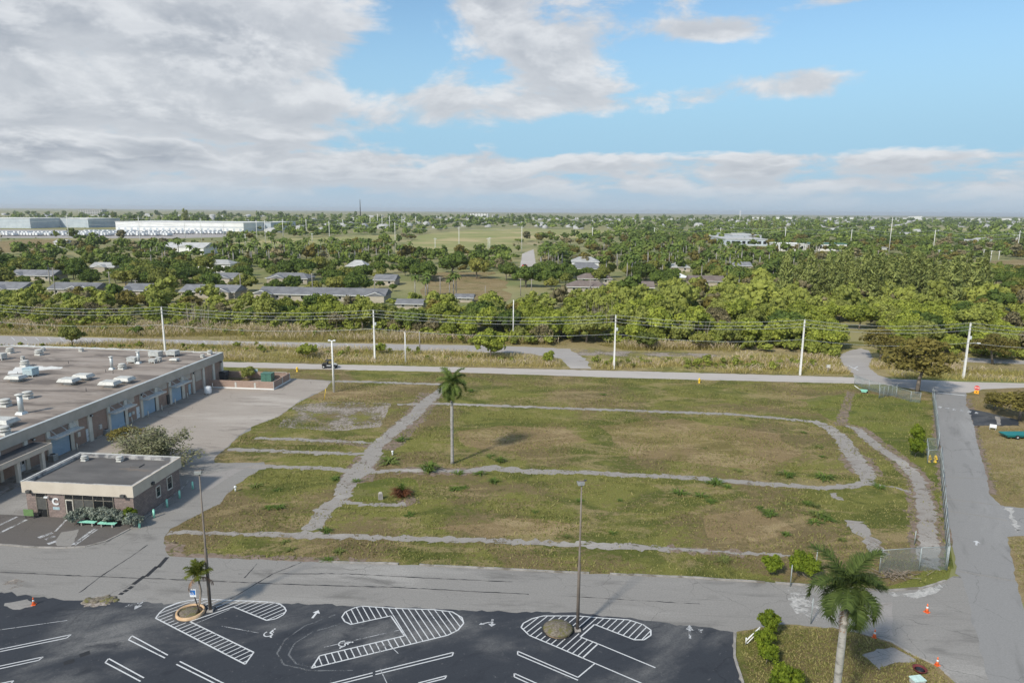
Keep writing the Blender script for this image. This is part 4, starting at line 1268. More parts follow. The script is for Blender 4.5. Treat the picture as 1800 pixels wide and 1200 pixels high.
# storefront of five bays, the first a door
sx = [cu(q) for q in (118, 132.5, 150, 168, 186, 203)]
sf = part('storefront', 'alu', sm, *[(x - 0.05, x + 0.05, -0.10, -0.002, 0, zt) for x in sx], *[(a + 0.051, b - 0.051, -0.09, -0.002, zt - 0.68, zt - 0.60) for a, b in zip(sx[:-1], sx[1:])])
for k, (a, b) in enumerate(zip(sx[:-1], sx[1:])):
    part('pane', 'glass', sf, (a + 0.051, b - 0.051, -0.05, -0.003, zt - 0.599, zt - 0.003))
    part('pane', 'panel' if k in (1, 2) else 'glass', sf, (a + 0.051, b - 0.051, -0.05, -0.003, 0.05, zt - 0.681))
part('door_frame', 'pilaster', sf, (sx[0] + 0.06, sx[1] - 0.06, -0.12, -0.051, zt - 0.80, zt - 0.70), (sx[0] + 0.06, sx[0] + 0.14, -0.12, -0.051, 0, zt - 0.801), (sx[1] - 0.14, sx[1] - 0.06, -0.12, -0.051, 0, zt - 0.801))
for y0, y1, z0, z1 in ((4.3, 5.0, 1.15, 2.35), (6.6, 7.5, 1.15, 2.65)):
    w = part('window', 'pilaster', sm, (0.002, 0.08, y0 - 0.1, y0, z0 - 0.1, z1 + 0.1), (0.002, 0.08, y1, y1 + 0.1, z0 - 0.1, z1 + 0.1), (0.002, 0.12, y0, y1, z0 - 0.14, z0), (0.002, 0.08, y0, y1, z1, z1 + 0.1))
    part('pane', 'glass', w, (0.003, 0.04, y0, y1, z0, z1))
    part('glazing_bar', 'alu', w, (0.041, 0.06, y0, y1, (z0 + z1) / 2 - 0.03, (z0 + z1) / 2 + 0.03))
for x in (cu(58), cu(224)):
    l = part('flood_lamp', 'dkgrey', sm, (x - 0.26, x + 0.26, -0.55, -0.251, CHt - CFAS + 0.05, CHt - CFAS + 0.36))
    part('lens', 'panel', l, (x - 0.2, x + 0.2, -0.57, -0.551, CHt - CFAS + 0.1, CHt - CFAS + 0.3))
c = MB().box(-0.3, 0.15, -0.5, -0.3, 0.0, 0.16).tube([(0, -0.02, 0.05), (0, -0.32, 0.08)], 0.04, 6).build('camera', M['white'], sm)
c.location = (cu(89.5), 0, zt - 0.45)
part('side_lamp', 'dkgrey', sm, (0.251, 0.5, 3.1, 3.5, CHt - CFAS + 0.15, CHt - CFAS + 0.5))


def letters(txt, size, mat, parent, Mx, ext=0.02, bold=0.0):
    cu_ = bpy.data.curves.new('lettering', 'FONT')
    cu_.body = txt
    cu_.size = size
    cu_.extrude = ext
    cu_.offset = bold
    cu_.align_x = 'CENTER'
    cu_.align_y = 'CENTER'
    cu_.materials.append(mat)
    tmp = bpy.data.objects.new('lettering_source', cu_)
    COL.objects.link(tmp)
    me = bpy.data.meshes.new_from_object(tmp.evaluated_get(bpy.context.evaluated_depsgraph_get()))
    bpy.data.objects.remove(tmp)
    o = link('lettering', me, parent)
    o.matrix_local = Mx
    return o


letters('C', 1.15, M['white'], sm, Matrix.Translation((cu(100), -0.05, zt - 1.05)) @ Matrix.Rotation(rad(90), 4, 'X'), 0.03, 0.045)['label'] = 'large white letter C on the block wall'
part('plaque', 'vent_blue', sm, (cu(100) - 0.42, cu(100) + 0.42, -0.03, -0.003, zt - 2.05, zt - 1.72))
for u, v in ((149, 809), (211, 810)):
    t = vent_round('roof_fan', 0.55, 'small roof vent at the rear parapet of the small building, %s' % ('left one' if u < 180 else 'right one'))
    t['group'] = 'vents on the small building'
    t.location = P(u, v, CHt - 0.40)
    t.rotation_euler = (0, 0, cz)
part('roof_hatch', 'roof_dark', sm, (-4.6, -3.4, 6.4, 7.5, CHt - 0.419, CHt - 0.3))

for k, (u, v) in enumerate(((245.5, 927), (271, 909), (294, 891), (316, 875), (339, 859))):
    t = empty('bollard', P(u, v, 0.012), 0, '%s mint green bollard beside the small building, counted from its front corner' % ORD[k], 'bollard', 'mint bollards')
    MB().lathe([(0.12, 0), (0.12, 0.95)], 12).build('pipe', M['mint'], t)
    MB().lathe([(0.12, 0.951), (0.09, 1.02), (0.02, 1.05)], 12).build('cap', M['mint'], t)
for (u, v, lab) in ((154.5, 923, 'mint green backless bench before the silver hedge, nearer the storefront door'), (189.5, 925.5, 'mint green backless bench before the silver hedge, nearer the corner bollard')):
    t = empty('bench', P(u, v, 0.02), cz, lab, 'bench', 'mint benches')
    for k in range(3):
        MB().box(-1.05, 1.05, -0.25 + k * 0.17, -0.25 + k * 0.17 + 0.155, 0.42, 0.50).build('seat_plank', M['mint'], t)
    for x in (-0.65, 0.65):
        MB().box(x - 0.08, x + 0.08, -0.18, 0.18, 0, 0.419).build('leg', M['kerb'], t)
t = empty('sign_board', P(51.5, 911, 0.02), cz, 'green notice board on two legs left of the small building', 'sign')
MB().box(-0.62, 0.62, -0.03, 0.03, 0.35, 1.15).build('board', M['green_board'], t)
for x in (-0.5, 0.5):
    MB().box(x - 0.05, x + 0.05, 0.031, 0.1, 0, 1.1).build('leg', M['dkgrey'], t)

# ------------------------------------------------------------------ poles, lamps, cables
def lamp_post(u, v, vt, label, mat='brown_pole', lamp='box'):
    b = P(u, v, 0.02)
    h = HT(vt, b)
    t = empty('lamp_post', b, rad(8), label, 'lamp post')
    MB().frustum(0.55, 0.55, 0, 0.5, 0.5, 0.16).build('base', M['kerb'], t)
    MB().lathe([(0.15, 0.161), (0.135, h * 0.45), (0.095, h * 0.46), (0.06, h)], 12).build('pole', M[mat], t)
    a = MB().box(-0.36, 0.34, -0.03, 0.03, h - 0.02, h + 0.04).build('arm', M[mat], t)
    hd = MB().frustum(0.52, 0.4, h - 0.30, 0.60, 0.46, h - 0.04, -0.08).build('lamp_head', M['lamp_grey'], t)
    MB().box(-0.3, 0.14, -0.16, 0.16, h - 0.33, h - 0.301).build('lens', M['panel'], hd)
    MB().box(0.2, 0.42, -0.07, 0.07, h + 0.041, h + 0.13).build('photocell', M['dkgrey'], a)
    return t


lamp_post(370, 1073, 827, 'tall brown lamp post beside the small palm ring')
lamp_post(1015, 1107, 846, 'tall brown lamp post beside the mulch mound')
b = P(587, 689, 0.01)
h = HT(599, b)
t = empty('lamp_post', b, rad(-4), 'white lamp post with a crossbar standing in the lot turf', 'lamp post')
MB().lathe([(0.23, 0), (0.14, h)], 12).build('pole', M['concrete_pole'], t)
x = MB().box(-0.75, 0.75, -0.06, 0.06, h - 0.1, h + 0.06).build('crossbar', M['concrete_pole'], t)
for s in (-1, 1):
    MB().frustum(0.5, 0.3, h + 0.061, 0.4, 0.25, h + 0.2, s * 0.5).build('lamp_head', M['white'], t)

POLES = [((291, 613), 540), ((659, 637), 547), ((1079, 648), 554), ((1406, 659), 562), ((1693, 666), 568)]
TOPS = []
LBL = ['concrete utility pole behind the long building roof', 'concrete utility pole behind the white crossbar lamp post', 'concrete utility pole by the driveway at mid picture', 'concrete utility pole by the white sign box', 'concrete utility pole beside the spreading tree']
for k, ((u, v), vt) in enumerate(POLES):
    b = P(u, v, 0.0)
    if k == 0:
        b = P(291, 623.5, 0.0)
    h = 12.6 if k else HT(540, b)
    t = empty('utility_pole', b, rad(-4.2), LBL[k], 'utility pole', 'concrete utility poles along the road')
    MB().frustum(0.40, 0.40, 0, 0.25, 0.25, h).build('pole', M['concrete_pole'], t)
    for j, z in enumerate((h - 0.1, h - 0.85, h - 1.6)):
        MB().lathe([(0.05, 0), (0.09, 0.06), (0.05, 0.12), (0.09, 0.18), (0.03, 0.26)], 8, (0.0, -0.22 if j else 0.0, z - (0.0 if j else -0.1))).build('insulator', M['vent_white'], t)
    if k in (1, 2, 4):
        MB().lathe([(0.22, 0), (0.24, 0.1), (0.24, 0.65), (0.2, 0.75)], 12, (0.42, 0, h - 3.6)).build('transformer', M['galv'], t)
        MB().box(0.1, 0.3, -0.05, 0.05, h - 3.3, h - 3.15).build('bracket', M['galv'], t)
    if k == 4:
        MB().tube([(0.1, 0, h - 4.6), (1.4, 0, h - 4.3), (2.0, 0, h - 4.35)], 0.04, 6).build('lamp_arm', M['galv'], t)
        MB().box(1.9, 2.6, -0.14, 0.14, h - 4.45, h - 4.3).build('lamp_head', M['white'], t)
    TOPS.append((b, h))
ends = [(TOPS[0][0] + (TOPS[0][0] - TOPS[1][0]), TOPS[0][1])] + TOPS + [(TOPS[4][0] + (TOPS[4][0] - TOPS[3][0]) * 1.2, 12.6)]
for j, (dz, lab) in enumerate(((0.1, 'topmost cable strung between the concrete poles'), (-0.7, 'second cable strung between the concrete poles'), (-1.45, 'third cable strung between the concrete poles'), (-4.3, 'lowest cable strung between the concrete poles'))):
    mb = MB()
    pts = []
    for (p, h), (q, g) in zip(ends[:-1], ends[1:]):
        for i in range(14):
            f = i / 14
            c = p.lerp(q, f)
            pts.append((c.x, c.y - (0.22 if j else 0), h + (g - h) * f + dz - 1.1 * 4 * f * (1 - f)))
    pts.append((ends[-1][0].x, ends[-1][0].y, 12.6 + dz))
    mb.tube(pts, 0.032, 5)
    tag(mb.build('power_cable', M['wire']), lab, 'cable', 'cables along the road')
for u, v, vt, mt, lab in ((713, 640, 584, 'concrete_pole', 'short pale post in the tall grass right of a utility pole'), (738, 622, 583, 'wood_pole', 'short grey timber post behind the tall grass'), (902, 601, 527, 'concrete_pole', 'slim pale pole rising out of the thicket at mid picture'), (853, 455 + 80, 503, 'wood_pole', 'round topped grey post before the thicket')):
    b = P(u, v, 0)
    h = HT(vt, b)
    t = empty('pole', b, 0, lab, 'pole')
    MB().lathe([(0.17, 0), (0.12, h)], 10).build('shaft', M[mt], t)
    MB().lathe([(0.13, h + 0.001), (0.05, h + 0.1)], 10).build('cap', M['galv'], t)

# ------------------------------------------------------------------ chain link fences
def fence(name, pts, h, label, spacing=3.0, closed_mesh=True, lean=0.0):
    pts = [Vector(p) for p in pts]
    t = empty(name, (pts[0].x, pts[0].y, 0.0), 0, label, 'fence')
    o = pts[0].copy()
    for i, (a, b) in enumerate(zip(pts[:-1], pts[1:])):
        L = (b - a).length
        n = max(1, round(L / spacing))
        for k in range(n + (1 if i == len(pts) - 2 else 0)):
            q = a.lerp(b, k / n) - o
            MB().tube([(q.x, q.y, 0), (q.x + lean * random.gauss(0, 1), q.y, h + 0.03)], 0.045 if k else 0.06, 6).build('post', M['fence'], t)
        p, q = a - o, b - o
        MB().tube([(p.x, p.y, h), (q.x, q.y, h)], 0.035, 6).build('top_rail', M['fence'], t)
        me = bpy.data.meshes.new('mesh_panel')
        me.from_pydata([(p.x, p.y, 0.03), (q.x, q.y, 0.03), (q.x, q.y, h - 0.03), (p.x, p.y, h - 0.03)], [], [(0, 1, 2, 3)])
        uv = me.uv_layers.new(name='metres')
        for li, c in enumerate(((0, 0), (L, 0), (L, h), (0, h))):
            uv.data[li].uv = c
        me.materials.append(M['chain'])
        link('mesh_panel', me, t)
    return t


FH = 2.7
fence('chain_fence', PX([(1664, 1002), (1660, 930), (1655, 862), (1652, 815)]), FH, 'tall chain link fence along the side road, near run up to the hydrants')
fence('chain_fence', PX([(1652, 812), (1630, 814), (1628, 792), (1648, 792)]), 2.0, 'small chain link pen round the two yellow hydrants', 2.0)
fence('chain_fence', PX([(1648, 790), (1645, 755), (1640, 712), (1638, 704)]), FH, 'tall chain link fence along the side road, far run beyond the hydrants')
fence('chain_fence', PX([(1502, 676), (1527, 686), (1545, 691), (1575, 698), (1600, 706), (1617, 708)]), 2.1, 'chain link fence running from the gate under the spreading tree')
fence('chain_fence', PX([(1662, 1001), (1615, 1003), (1545, 1008)]), 2.6, 'chain link fence crossing the outer footpath behind the big palm', 4.0)
fence('chain_fence', PX([(1545, 700), (1575, 694)]), 2.2, 'loose chain link gate leaf leaning by the spreading tree', 1.6)
for u, v, vt, lab in ((1389, 1030, 992, 'leaning white fence post at the kerb left of the big palm'), (1433, 1006, 966, 'pale fence post behind the round bushes'), (1425, 1096, 1050, 'slim fence post at the turf island edge left of the palm trunk'), (1510, 1113, 1072, 'dark slim fence post right of the palm trunk'), (1607, 957, 932, 'tilted fence post beside the outer footpath')):
    b = P(u, v, 0.0)
    h = HT(vt, b)
    t = empty('fence_post', b, 0, lab, 'post')
    MB().tube([(0, 0, 0), (0.02, 0, h * 0.98)], 0.05, 8).build('shaft', M['fence' if u != 1510 else 'dkgrey'], t)
    MB().lathe([(0.06, h * 0.98 + 0.001), (0.02, h)], 8, (0.02, 0, 0)).build('cap', M['fence'], t)
a, b = P(1311, 1131, 0.1), P(1335, 1131, 0.1)
t = empty('barrier_rail', a, 0, 'white fallen barrier rail leaning beside the bright hedge', 'barrier')
MB().tube([(0, 0, 0.3), (1.3, 0.5, 1.25)], 0.06, 6).build('rail', M['white'], t)
MB().tube([(0, 0, 0), (0, 0, 0.6)], 0.05, 6).build('post', M['white'], t)
MB().tube([(1.2, 0.46, 0), (1.2, 0.46, 1.2)], 0.05, 6).build('post', M['galv'], t)
MB().tube([(0.1, 0.0, 0.05), (1.0, 0.4, 0.7)], 0.04, 6).build('brace', M['white'], t)


# ------------------------------------------------------------------ small street things
def hydrant(u, v, mat, label):
    t = empty('fire_hydrant', P(u, v, 0.0), rad(20), label, 'fire hydrant')
    MB().lathe([(0.20, 0), (0.20, 0.08), (0.13, 0.1), (0.13, 0.62), (0.18, 0.64), (0.18, 0.70), (0.13, 0.78), (0.05, 0.86), (0.04, 0.93)], 14).build('barrel', M[mat], t)
    for s in (-1, 1):
        MB().tube([(0.1 * s, 0, 0.5), (0.25 * s, 0, 0.5)], 0.075, 8).build('nozzle', M[mat], t)
    MB().tube([(0, -0.1, 0.46), (0, -0.27, 0.46)], 0.10, 8).build('nozzle', M[mat], t)
    return t


for a in ((522.5, 653, 'yellow', 'yellow fire hydrant in the verge left of the off road buggy'), (1229, 673, 'yellow', 'yellow fire hydrant on the verge across the lot'), (1633, 812, 'yellow', 'yellow hydrant in the chain link pen, farther from the road'), (1643.5, 812, 'yellow', 'yellow hydrant in the chain link pen, beside the road fence')):
    t = hydrant(*a)
    t.scale = (1.25,) * 3
t = empty('marker_post', P(570, 702, 0), 0, 'leaning thin yellow marker post in the lot turf', 'post')
MB().tube([(0, 0, 0), (0.35, 0.1, 2.1)], 0.05, 8).build('shaft', M['yellow'], t)
MB().lathe([(0.06, 0), (0.02, 0.08)], 8, (0.35, 0.1, 2.101)).build('cap', M['yellow'], t)


def cone(u, v, label, sc=1.0, rz=0):
    t = empty('traffic_cone', P(u, v, 0.024), rad(rz), label, 'traffic cone', 'traffic cones')
    MB().box(-0.19, 0.19, -0.19, 0.19, 0, 0.035).build('base', M['orange'], t)
    MB().lathe([(0.145, 0.036), (0.10, 0.32), (0.098, 0.33)], 14).build('lower_cone', M['orange'], t)
    MB().lathe([(0.098, 0.331), (0.072, 0.50)], 14).build('white_band', M['white'], t)
    MB().lathe([(0.072, 0.501), (0.03, 0.72)], 14).build('tip', M['orange'], t)
    t.scale = (sc,) * 3


cone(59.5, 1062, 'lone orange cone on the pale patch of the parking lot', 1.0, 10)
cone(1629, 1075, 'orange cone with white band in the road mouth', 1.15, 30)
cone(1537, 1119, 'orange cone on the turf island edge by the palm', 1.0, 50)
cone(1647, 1168, 'orange cone at the kerb tip of the turf island', 1.0, 15)
t = empty('fire_bowl', P(1616, 1182, 0.0), 0, 'rusty dark red fire bowl standing on the turf island', 'fire bowl')
MB().lathe([(0.16, 0.0), (0.30, 0.12), (0.50, 0.34), (0.54, 0.42), (0.50, 0.42), (0.40, 0.3)], 18).build('bowl', M['red'] if False else flat('rusty_red', (0.14, 0.03, 0.03), 0.7), t)
MB().lathe([(0.38, 0.30), (0.2, 0.40)], 12).build('ash', M['black'], t)
t = empty('ground_box', P(1612, 1201, 0.0), rad(10), 'pale mint utility lid cut by the bottom picture edge', 'box')
MB().box(-0.45, 0.45, -0.3, 0.3, 0, 0.42).build('body', M['galv'], t)
MB().box(-0.5, 0.5, -0.35, 0.35, 0.421, 0.5).build('lid', flat('pale_mint', (0.55, 0.72, 0.66), 0.6), t)

# road sign
b = P(1716, 692, 0.0)
SIGN = t = empty('road_sign', b, rad(-32), 'red octagonal stop sign above an orange panel at the road junction', 'sign')
MB().tube([(0, 0.04, 0), (0, 0.04, 2.0)], 0.04, 6).build('post', M['galv'], t)
o = MB().lathe([(0.62, 0), (0.62, 0.03)], 8, smooth=False).build('octagon', M['red'], t)
o.matrix_local = Matrix.Translation((0, -0.01, 1.55)) @ Matrix.Rotation(rad(90), 4, 'X') @ Matrix.Rotation(rad(22.5), 4, 'Z')
letters('STOP', 0.42, M['white'], t, Matrix.Translation((0, -0.05, 1.55)) @ Matrix.Rotation(rad(90), 4, 'X'), 0.004, 0.012)
MB().box(-0.5, 0.5, -0.04, -0.01, 0.05, 0.9).build('orange_panel', M['orange_sign'], t)
MB().box(-0.12, 0.12, -0.045, -0.041, 0.38, 0.62).build('symbol', M['black'], t)
SIGN.scale = (0.82,) * 3
t = empty('sign_box', P(1455, 657, 0), rad(-4), 'white sign box on a post at the edge of the tall grass', 'sign')
MB().tube([(0, 0, 0), (0, 0, 1.7)], 0.06, 6).build('post', M['wood_pole'], t)
MB().box(-0.4, 0.4, -0.12, 0.12, 1.5, 2.15).build('plate', M['vent_white'], t)
t = empty('sign_box', P(1745, 755, 0.02), rad(-30), 'small white sign on legs at the driveway across the side road', 'sign')
MB().box(-0.5, 0.5, -0.03, 0.03, 0.35, 0.95).build('plate', M['white'], t)
for x in (-0.42, 0.42):
    MB().box(x - 0.04, x + 0.04, 0.031, 0.1, 0, 0.95).build('leg', M['galv'], t)
# turquoise trailer
t = empty('trailer', P(1793, 769, 0.02), rad(2), 'turquoise flat trailer standing on the dry turf, cut by the picture edge', 'trailer')
MB().frustum(5.6, 1.7, 0.40, 6.0, 1.9, 0.72).build('body', M['turq'], t)
MB().box(-3.05, 3.05, -1.0, 1.0, 0.721, 0.78).build('rim', M['turq'], t)
for x in (-1.2, 1.2):
    for s in (-1, 1):
        w = MB().lathe([(0.1, -0.1), (0.36, -0.1), (0.36, 0.1), (0.1, 0.1)], 16).build('wheel', M['rubber'], t)
        w.matrix_local = Matrix.Translation((x, s * 0.92, 0.36)) @ Matrix.Rotation(rad(90), 4, 'X')
        r = MB().lathe([(0.16, -0.11), (0.16, 0.11)], 10).build('rim', M['galv'], w)
# accessible parking sign at the ring
b = P(352, 1078, 0.03)
t = empty('parking_sign', b, 0, 'blue and white accessible parking sign on a leaning black post in the palm ring', 'sign')
MB().tube([(0, 0, 0), (-0.42, -0.05, 1.95)], 0.05, 8).build('post', M['black'], t)
MB().box(-0.28, 0.28, -0.02, 0.02, -0.38, 0.38).build('plate', M['white'], t, (-0.44, -0.12, 2.12))
MB().box(-0.22, 0.22, -0.03, -0.021, -0.18, 0.28).build('blue_panel', M['blue'], t, (-0.44, -0.12, 2.12))
mb = MB()
wheelchair_glyph(mb, Matrix.Translation((-0.66, -0.156, 1.96)), 0.40)
mb.build('symbol', M['white'], t)

# planters in the hatched islands
t = empty('planter_ring', P(335, 1077, 0.022), 0, 'ochre ring kerb with bare soil round the small palm', 'planter')
mb = MB()
n = 40
for k in range(n):
    a0, a1 = 2 * math.pi * k / n, 2 * math.pi * (k + 1) / n
    q = []
    for a in (a0, a1):
        for r, z in ((1.25, 0), (1.22, 0.24), (1.06, 0.25), (1.04, 0.05)):
            q.append((r * math.cos(a), r * math.sin(a), z))
    mb.add(q, [(0, 4, 5, 1), (1, 5, 6, 2), (2, 6, 7, 3)], True)
mb.build('ring', M['ring'], t)
MB().lathe([(1.05, 0.0), (1.05, 0.12), (0.5, 0.17), (0.05, 0.2)], 20).build('soil', M['mulch'], t)
t = empty('planter_mound', P(981, 1107, 0.022), 0, 'round mulch mound with pale kerb beside the lamp post', 'planter')
MB().lathe([(1.22, 0), (1.2, 0.2), (1.05, 0.22), (1.0, 0.1)], 28).build('ring', M['ring'], t)
rr = random.Random(3)
prof = [(1.36, 0.19), (1.2, 0.32), (0.8, 0.46), (0.4, 0.55), (0.05, 0.58)]
MB().lathe(prof, 24).build('mulch', M['mulch'], t)
mb = MB()
rr = random.Random(8)
for k in range(34):
    x, y = rr.gauss(0, 0.75), rr.gauss(0, 0.28)
    r = rr.uniform(0.12, 0.34)
    mb.lathe([(r * 1.5, -0.02), (r, r * 0.35), (r * 0.4, r * 0.55)], 7, (x, y, 0))
o = tag(mb.build('soil_pile', M['mulch'], None, P(178, 1054, 0.02), 0.1), 'brown soil and weed pile at the end of the dashed black line', 'soil pile', kind='stuff')
sheet('soil_stain', wobble(PX([(5, 1026), (22, 1018), (45, 1020), (42, 1028), (20, 1034)]), 0.3, 0.15, True, 3), 0.0205, M['gravel'], lot)
sheet('soil_stain', wobble(PX([(140, 1060), (168, 1048), (200, 1050), (196, 1062), (150, 1066)]), 0.3, 0.15, True, 4), 0.0222, M['gravel'], lot)
t = empty('concrete_stub', P(669, 877, 0), rad(20), 'short pale concrete stub beside the russet plant', 'stub')
MB().frustum(0.55, 0.5, 0, 0.5, 0.45, 0.8).build('block', M['kerb'], t)
MB().frustum(0.4, 0.35, 0.801, 0.3, 0.25, 0.95).build('cap', M['sand'], t)
for u, v, lab in ((414, 863, 'small white standpipe at the turf edge right of the first lamp post'), (690, 800, 'small white standpipe beside the weeds at the footpath crossing')):
    t = empty('standpipe', P(u, v, 0), 0, lab, 'pipe')
    MB().lathe([(0.1, 0), (0.1, 0.5)], 10).build('pipe', M['white'], t)
    MB().lathe([(0.17, 0.501), (0.17, 0.68), (0.05, 0.74)], 10).build('head', M['white'], t)
# fallen turquoise cart by the gate
t = empty('hand_cart', P(1518, 690, 0.0), rad(-20), 'turquoise hand cart tipped over by the lot gate', 'cart')
MB().frustum(0.8, 0.6, 0.15, 1.3, 0.9, 0.6).build('tray', M['mint'], t)
MB().tube([(-0.5, 0.2, 0.5), (-1.8, 0.3, 1.3)], 0.04, 6).build('handle', M['white'], t)
MB().tube([(-0.5, -0.2, 0.5), (-1.8, -0.1, 1.3)], 0.04, 6).build('handle', M['white'], t)
w = MB().lathe([(0.06, -0.05), (0.2, -0.05), (0.2, 0.05), (0.06, 0.05)], 12).build('wheel', M['rubber'], t)
w.matrix_local = Matrix.Translation((0.6, 0, 0.2)) @ Matrix.Rotation(rad(90), 4, 'X')

# off-road buggy on the road
t = empty('buggy', P(580, 646.5, 0.012), rad(-4.2), 'black and white off road buggy with roll cage driving on the pale road', 'vehicle')
def loft(secs):
    mb = MB()
    vs, fs = [], []
    for x, w, z0, z1 in secs:
        vs += [(x, -w, z0), (x, w, z0), (x, w * 0.9, z1), (x, -w * 0.9, z1)]
    for i in range(len(secs) - 1):
        for k in range(4):
            fs.append((i * 4 + k, i * 4 + (k + 1) % 4, i * 4 + 4 + (k + 1) % 4, i * 4 + 4 + k))
    fs += [(0, 1, 2, 3), tuple(len(vs) - 4 + k for k in (3, 2, 1, 0))]
    return mb.add(vs, fs)
loft([(-1.75, 0.5, 0.65, 0.95), (-1.3, 0.62, 0.45, 1.05), (-0.4, 0.72, 0.38, 0.85), (0.5, 0.72, 0.38, 0.85), (1.1, 0.62, 0.45, 1.0), (1.75, 0.42, 0.6, 0.8)]).build('body', M['black'], t)
loft([(0.55, 0.55, 0.98, 1.06), (1.1, 0.55, 1.0, 1.12), (1.7, 0.36, 0.81, 0.9)]).build('hood', M['vent_white'], t)
loft([(-1.7, 0.5, 0.96, 1.05), (-1.0, 0.6, 1.06, 1.2), (-0.7, 0.6, 1.0, 1.1)]).build('rear_deck', M['black'], t)
MB().box(-0.5, 0.45, -0.735, -0.70, 0.66, 0.8).box(-0.5, 0.45, 0.70, 0.735, 0.66, 0.8).build('side_panel', M['white'], t)
MB().frustum(1.5, 1.25, 1.82, 1.35, 1.1, 1.9, -0.25).build('roof', M['black'], t)
for s in (-1, 1):
    MB().tube([(0.7, 0.62 * s, 0.9), (0.35, 0.58 * s, 1.82), (-0.95, 0.58 * s, 1.82), (-1.25, 0.6 * s, 0.98)], 0.04, 6).build('roll_bar', M['black'], t)
    MB().tube([(-0.35, 0.6 * s, 0.8), (-0.4, 0.58 * s, 1.8)], 0.04, 6).build('roll_bar', M['black'], t)
    MB().box(-0.55, -0.05, 0.32 * s - 0.22, 0.32 * s + 0.22, 0.7, 0.88).box(-0.65, -0.5, 0.32 * s - 0.22, 0.32 * s + 0.22, 0.881, 1.5).build('seat', M['dkgrey'], t)
    MB().box(1.6, 1.72, 0.25 * s - 0.08, 0.25 * s + 0.08, 0.78, 0.88).build('headlight', M['white'], t)
    for x in (-1.2, 1.2):
        w = MB().lathe([(0.14, -0.14), (0.33, -0.15), (0.38, -0.09), (0.38, 0.09), (0.33, 0.15), (0.14, 0.14)], 18).build('wheel', M['rubber'], t)
        w.matrix_local = Matrix.Translation((x, 0.74 * s, 0.38)) @ Matrix.Rotation(rad(90), 4, 'X')
        MB().lathe([(0.18, -0.145), (0.18, 0.145)], 10).build('rim', M['galv'], w)
        MB().box(x - 0.42, x + 0.42, 0.60 * s - 0.16, 0.60 * s + 0.16, 0.86, 0.92).build('fender', M['black'], t)

# ------------------------------------------------------------------ vegetation builders
def unit(v):
    return v / np.maximum(np.linalg.norm(v, axis=1, keepdims=True), 1e-9)


def cards(c, n, size, rng, aspect=1.0, roll=None):
    """one small quad per centre, facing n"""
    N = len(c)
    n = unit(n)
    r = unit(rng.normal(size=(N, 3))) if roll is None else roll
    t = unit(np.cross(n, r))
    b = np.cross(n, t)
    s = np.broadcast_to(np.asarray(size), (N,))[:, None]
    a = np.broadcast_to(np.asarray(aspect), (N,))[:, None]
    hx, hy = t * s * 0.5, b * s * 0.5 * a
    bend = n * s * 0.12
    V = np.stack([c - hx - hy - bend, c + hx - hy * 0.7 + bend * 0.5, c + hx * 0.8 + hy - bend, c - hx + hy * 0.8 + bend * 0.5], 1).reshape(-1, 3)
    Q = np.arange(4 * N).reshape(N, 4)
    return V, Q


def ball(c, r, nu=7, nv=5, sq=(1, 1, 1)):
    V = []
    for j in range(nv + 1):
        th = math.pi * j / nv
        for i in range(nu):
            a = 2 * math.pi * i / nu + j * 0.4
            V.append((c[0] + r * sq[0] * math.sin(th) * math.cos(a), c[1] + r * sq[1] * math.sin(th) * math.sin(a), c[2] + r * sq[2] * math.cos(th)))
    Q = [(j * nu + i, (j + 1) * nu + i, (j + 1) * nu + (i + 1) % nu, j * nu + (i + 1) % nu) for j in range(nv) for i in range(nu)]
    return np.array(V), np.array(Q)


class Bag:
    def __init__(s):
        s.V, s.Q, s.T, s.n = [], [], [], 0

    def add(s, V, Q, t):
        s.V.append(V)
        s.Q.append(Q + s.n)
        s.T.append(np.broadcast_to(t, (len(V),)))
        s.n += len(V)

    def mesh(s, name, mat):
        return np_mesh(name, np.concatenate(s.V), np.concatenate(s.Q), mat, np.clip(np.concatenate(s.T), 0, 1))


def lobes_of(rng, R, z0, z1, nl, rl=(0.30, 0.46), flatten=1.0):
    out = []
    zc, hz = (z0 + z1) / 2, (z1 - z0) / 2
    for k in range(nl):
        d = rng.normal(size=3)
        d /= np.linalg.norm(d)
        if d[2] < -0.35:
            d[2] *= -0.6
        f = rng.uniform(0.35, 0.92)
        r = R * rng.uniform(*rl)
        c = np.array([d[0] * R * f, d[1] * R * f, zc + d[2] * (hz - r * 0.55 * flatten)])
        out.append((c, r))
    out.append((np.array([0, 0, zc]), R * 0.52))
    return out


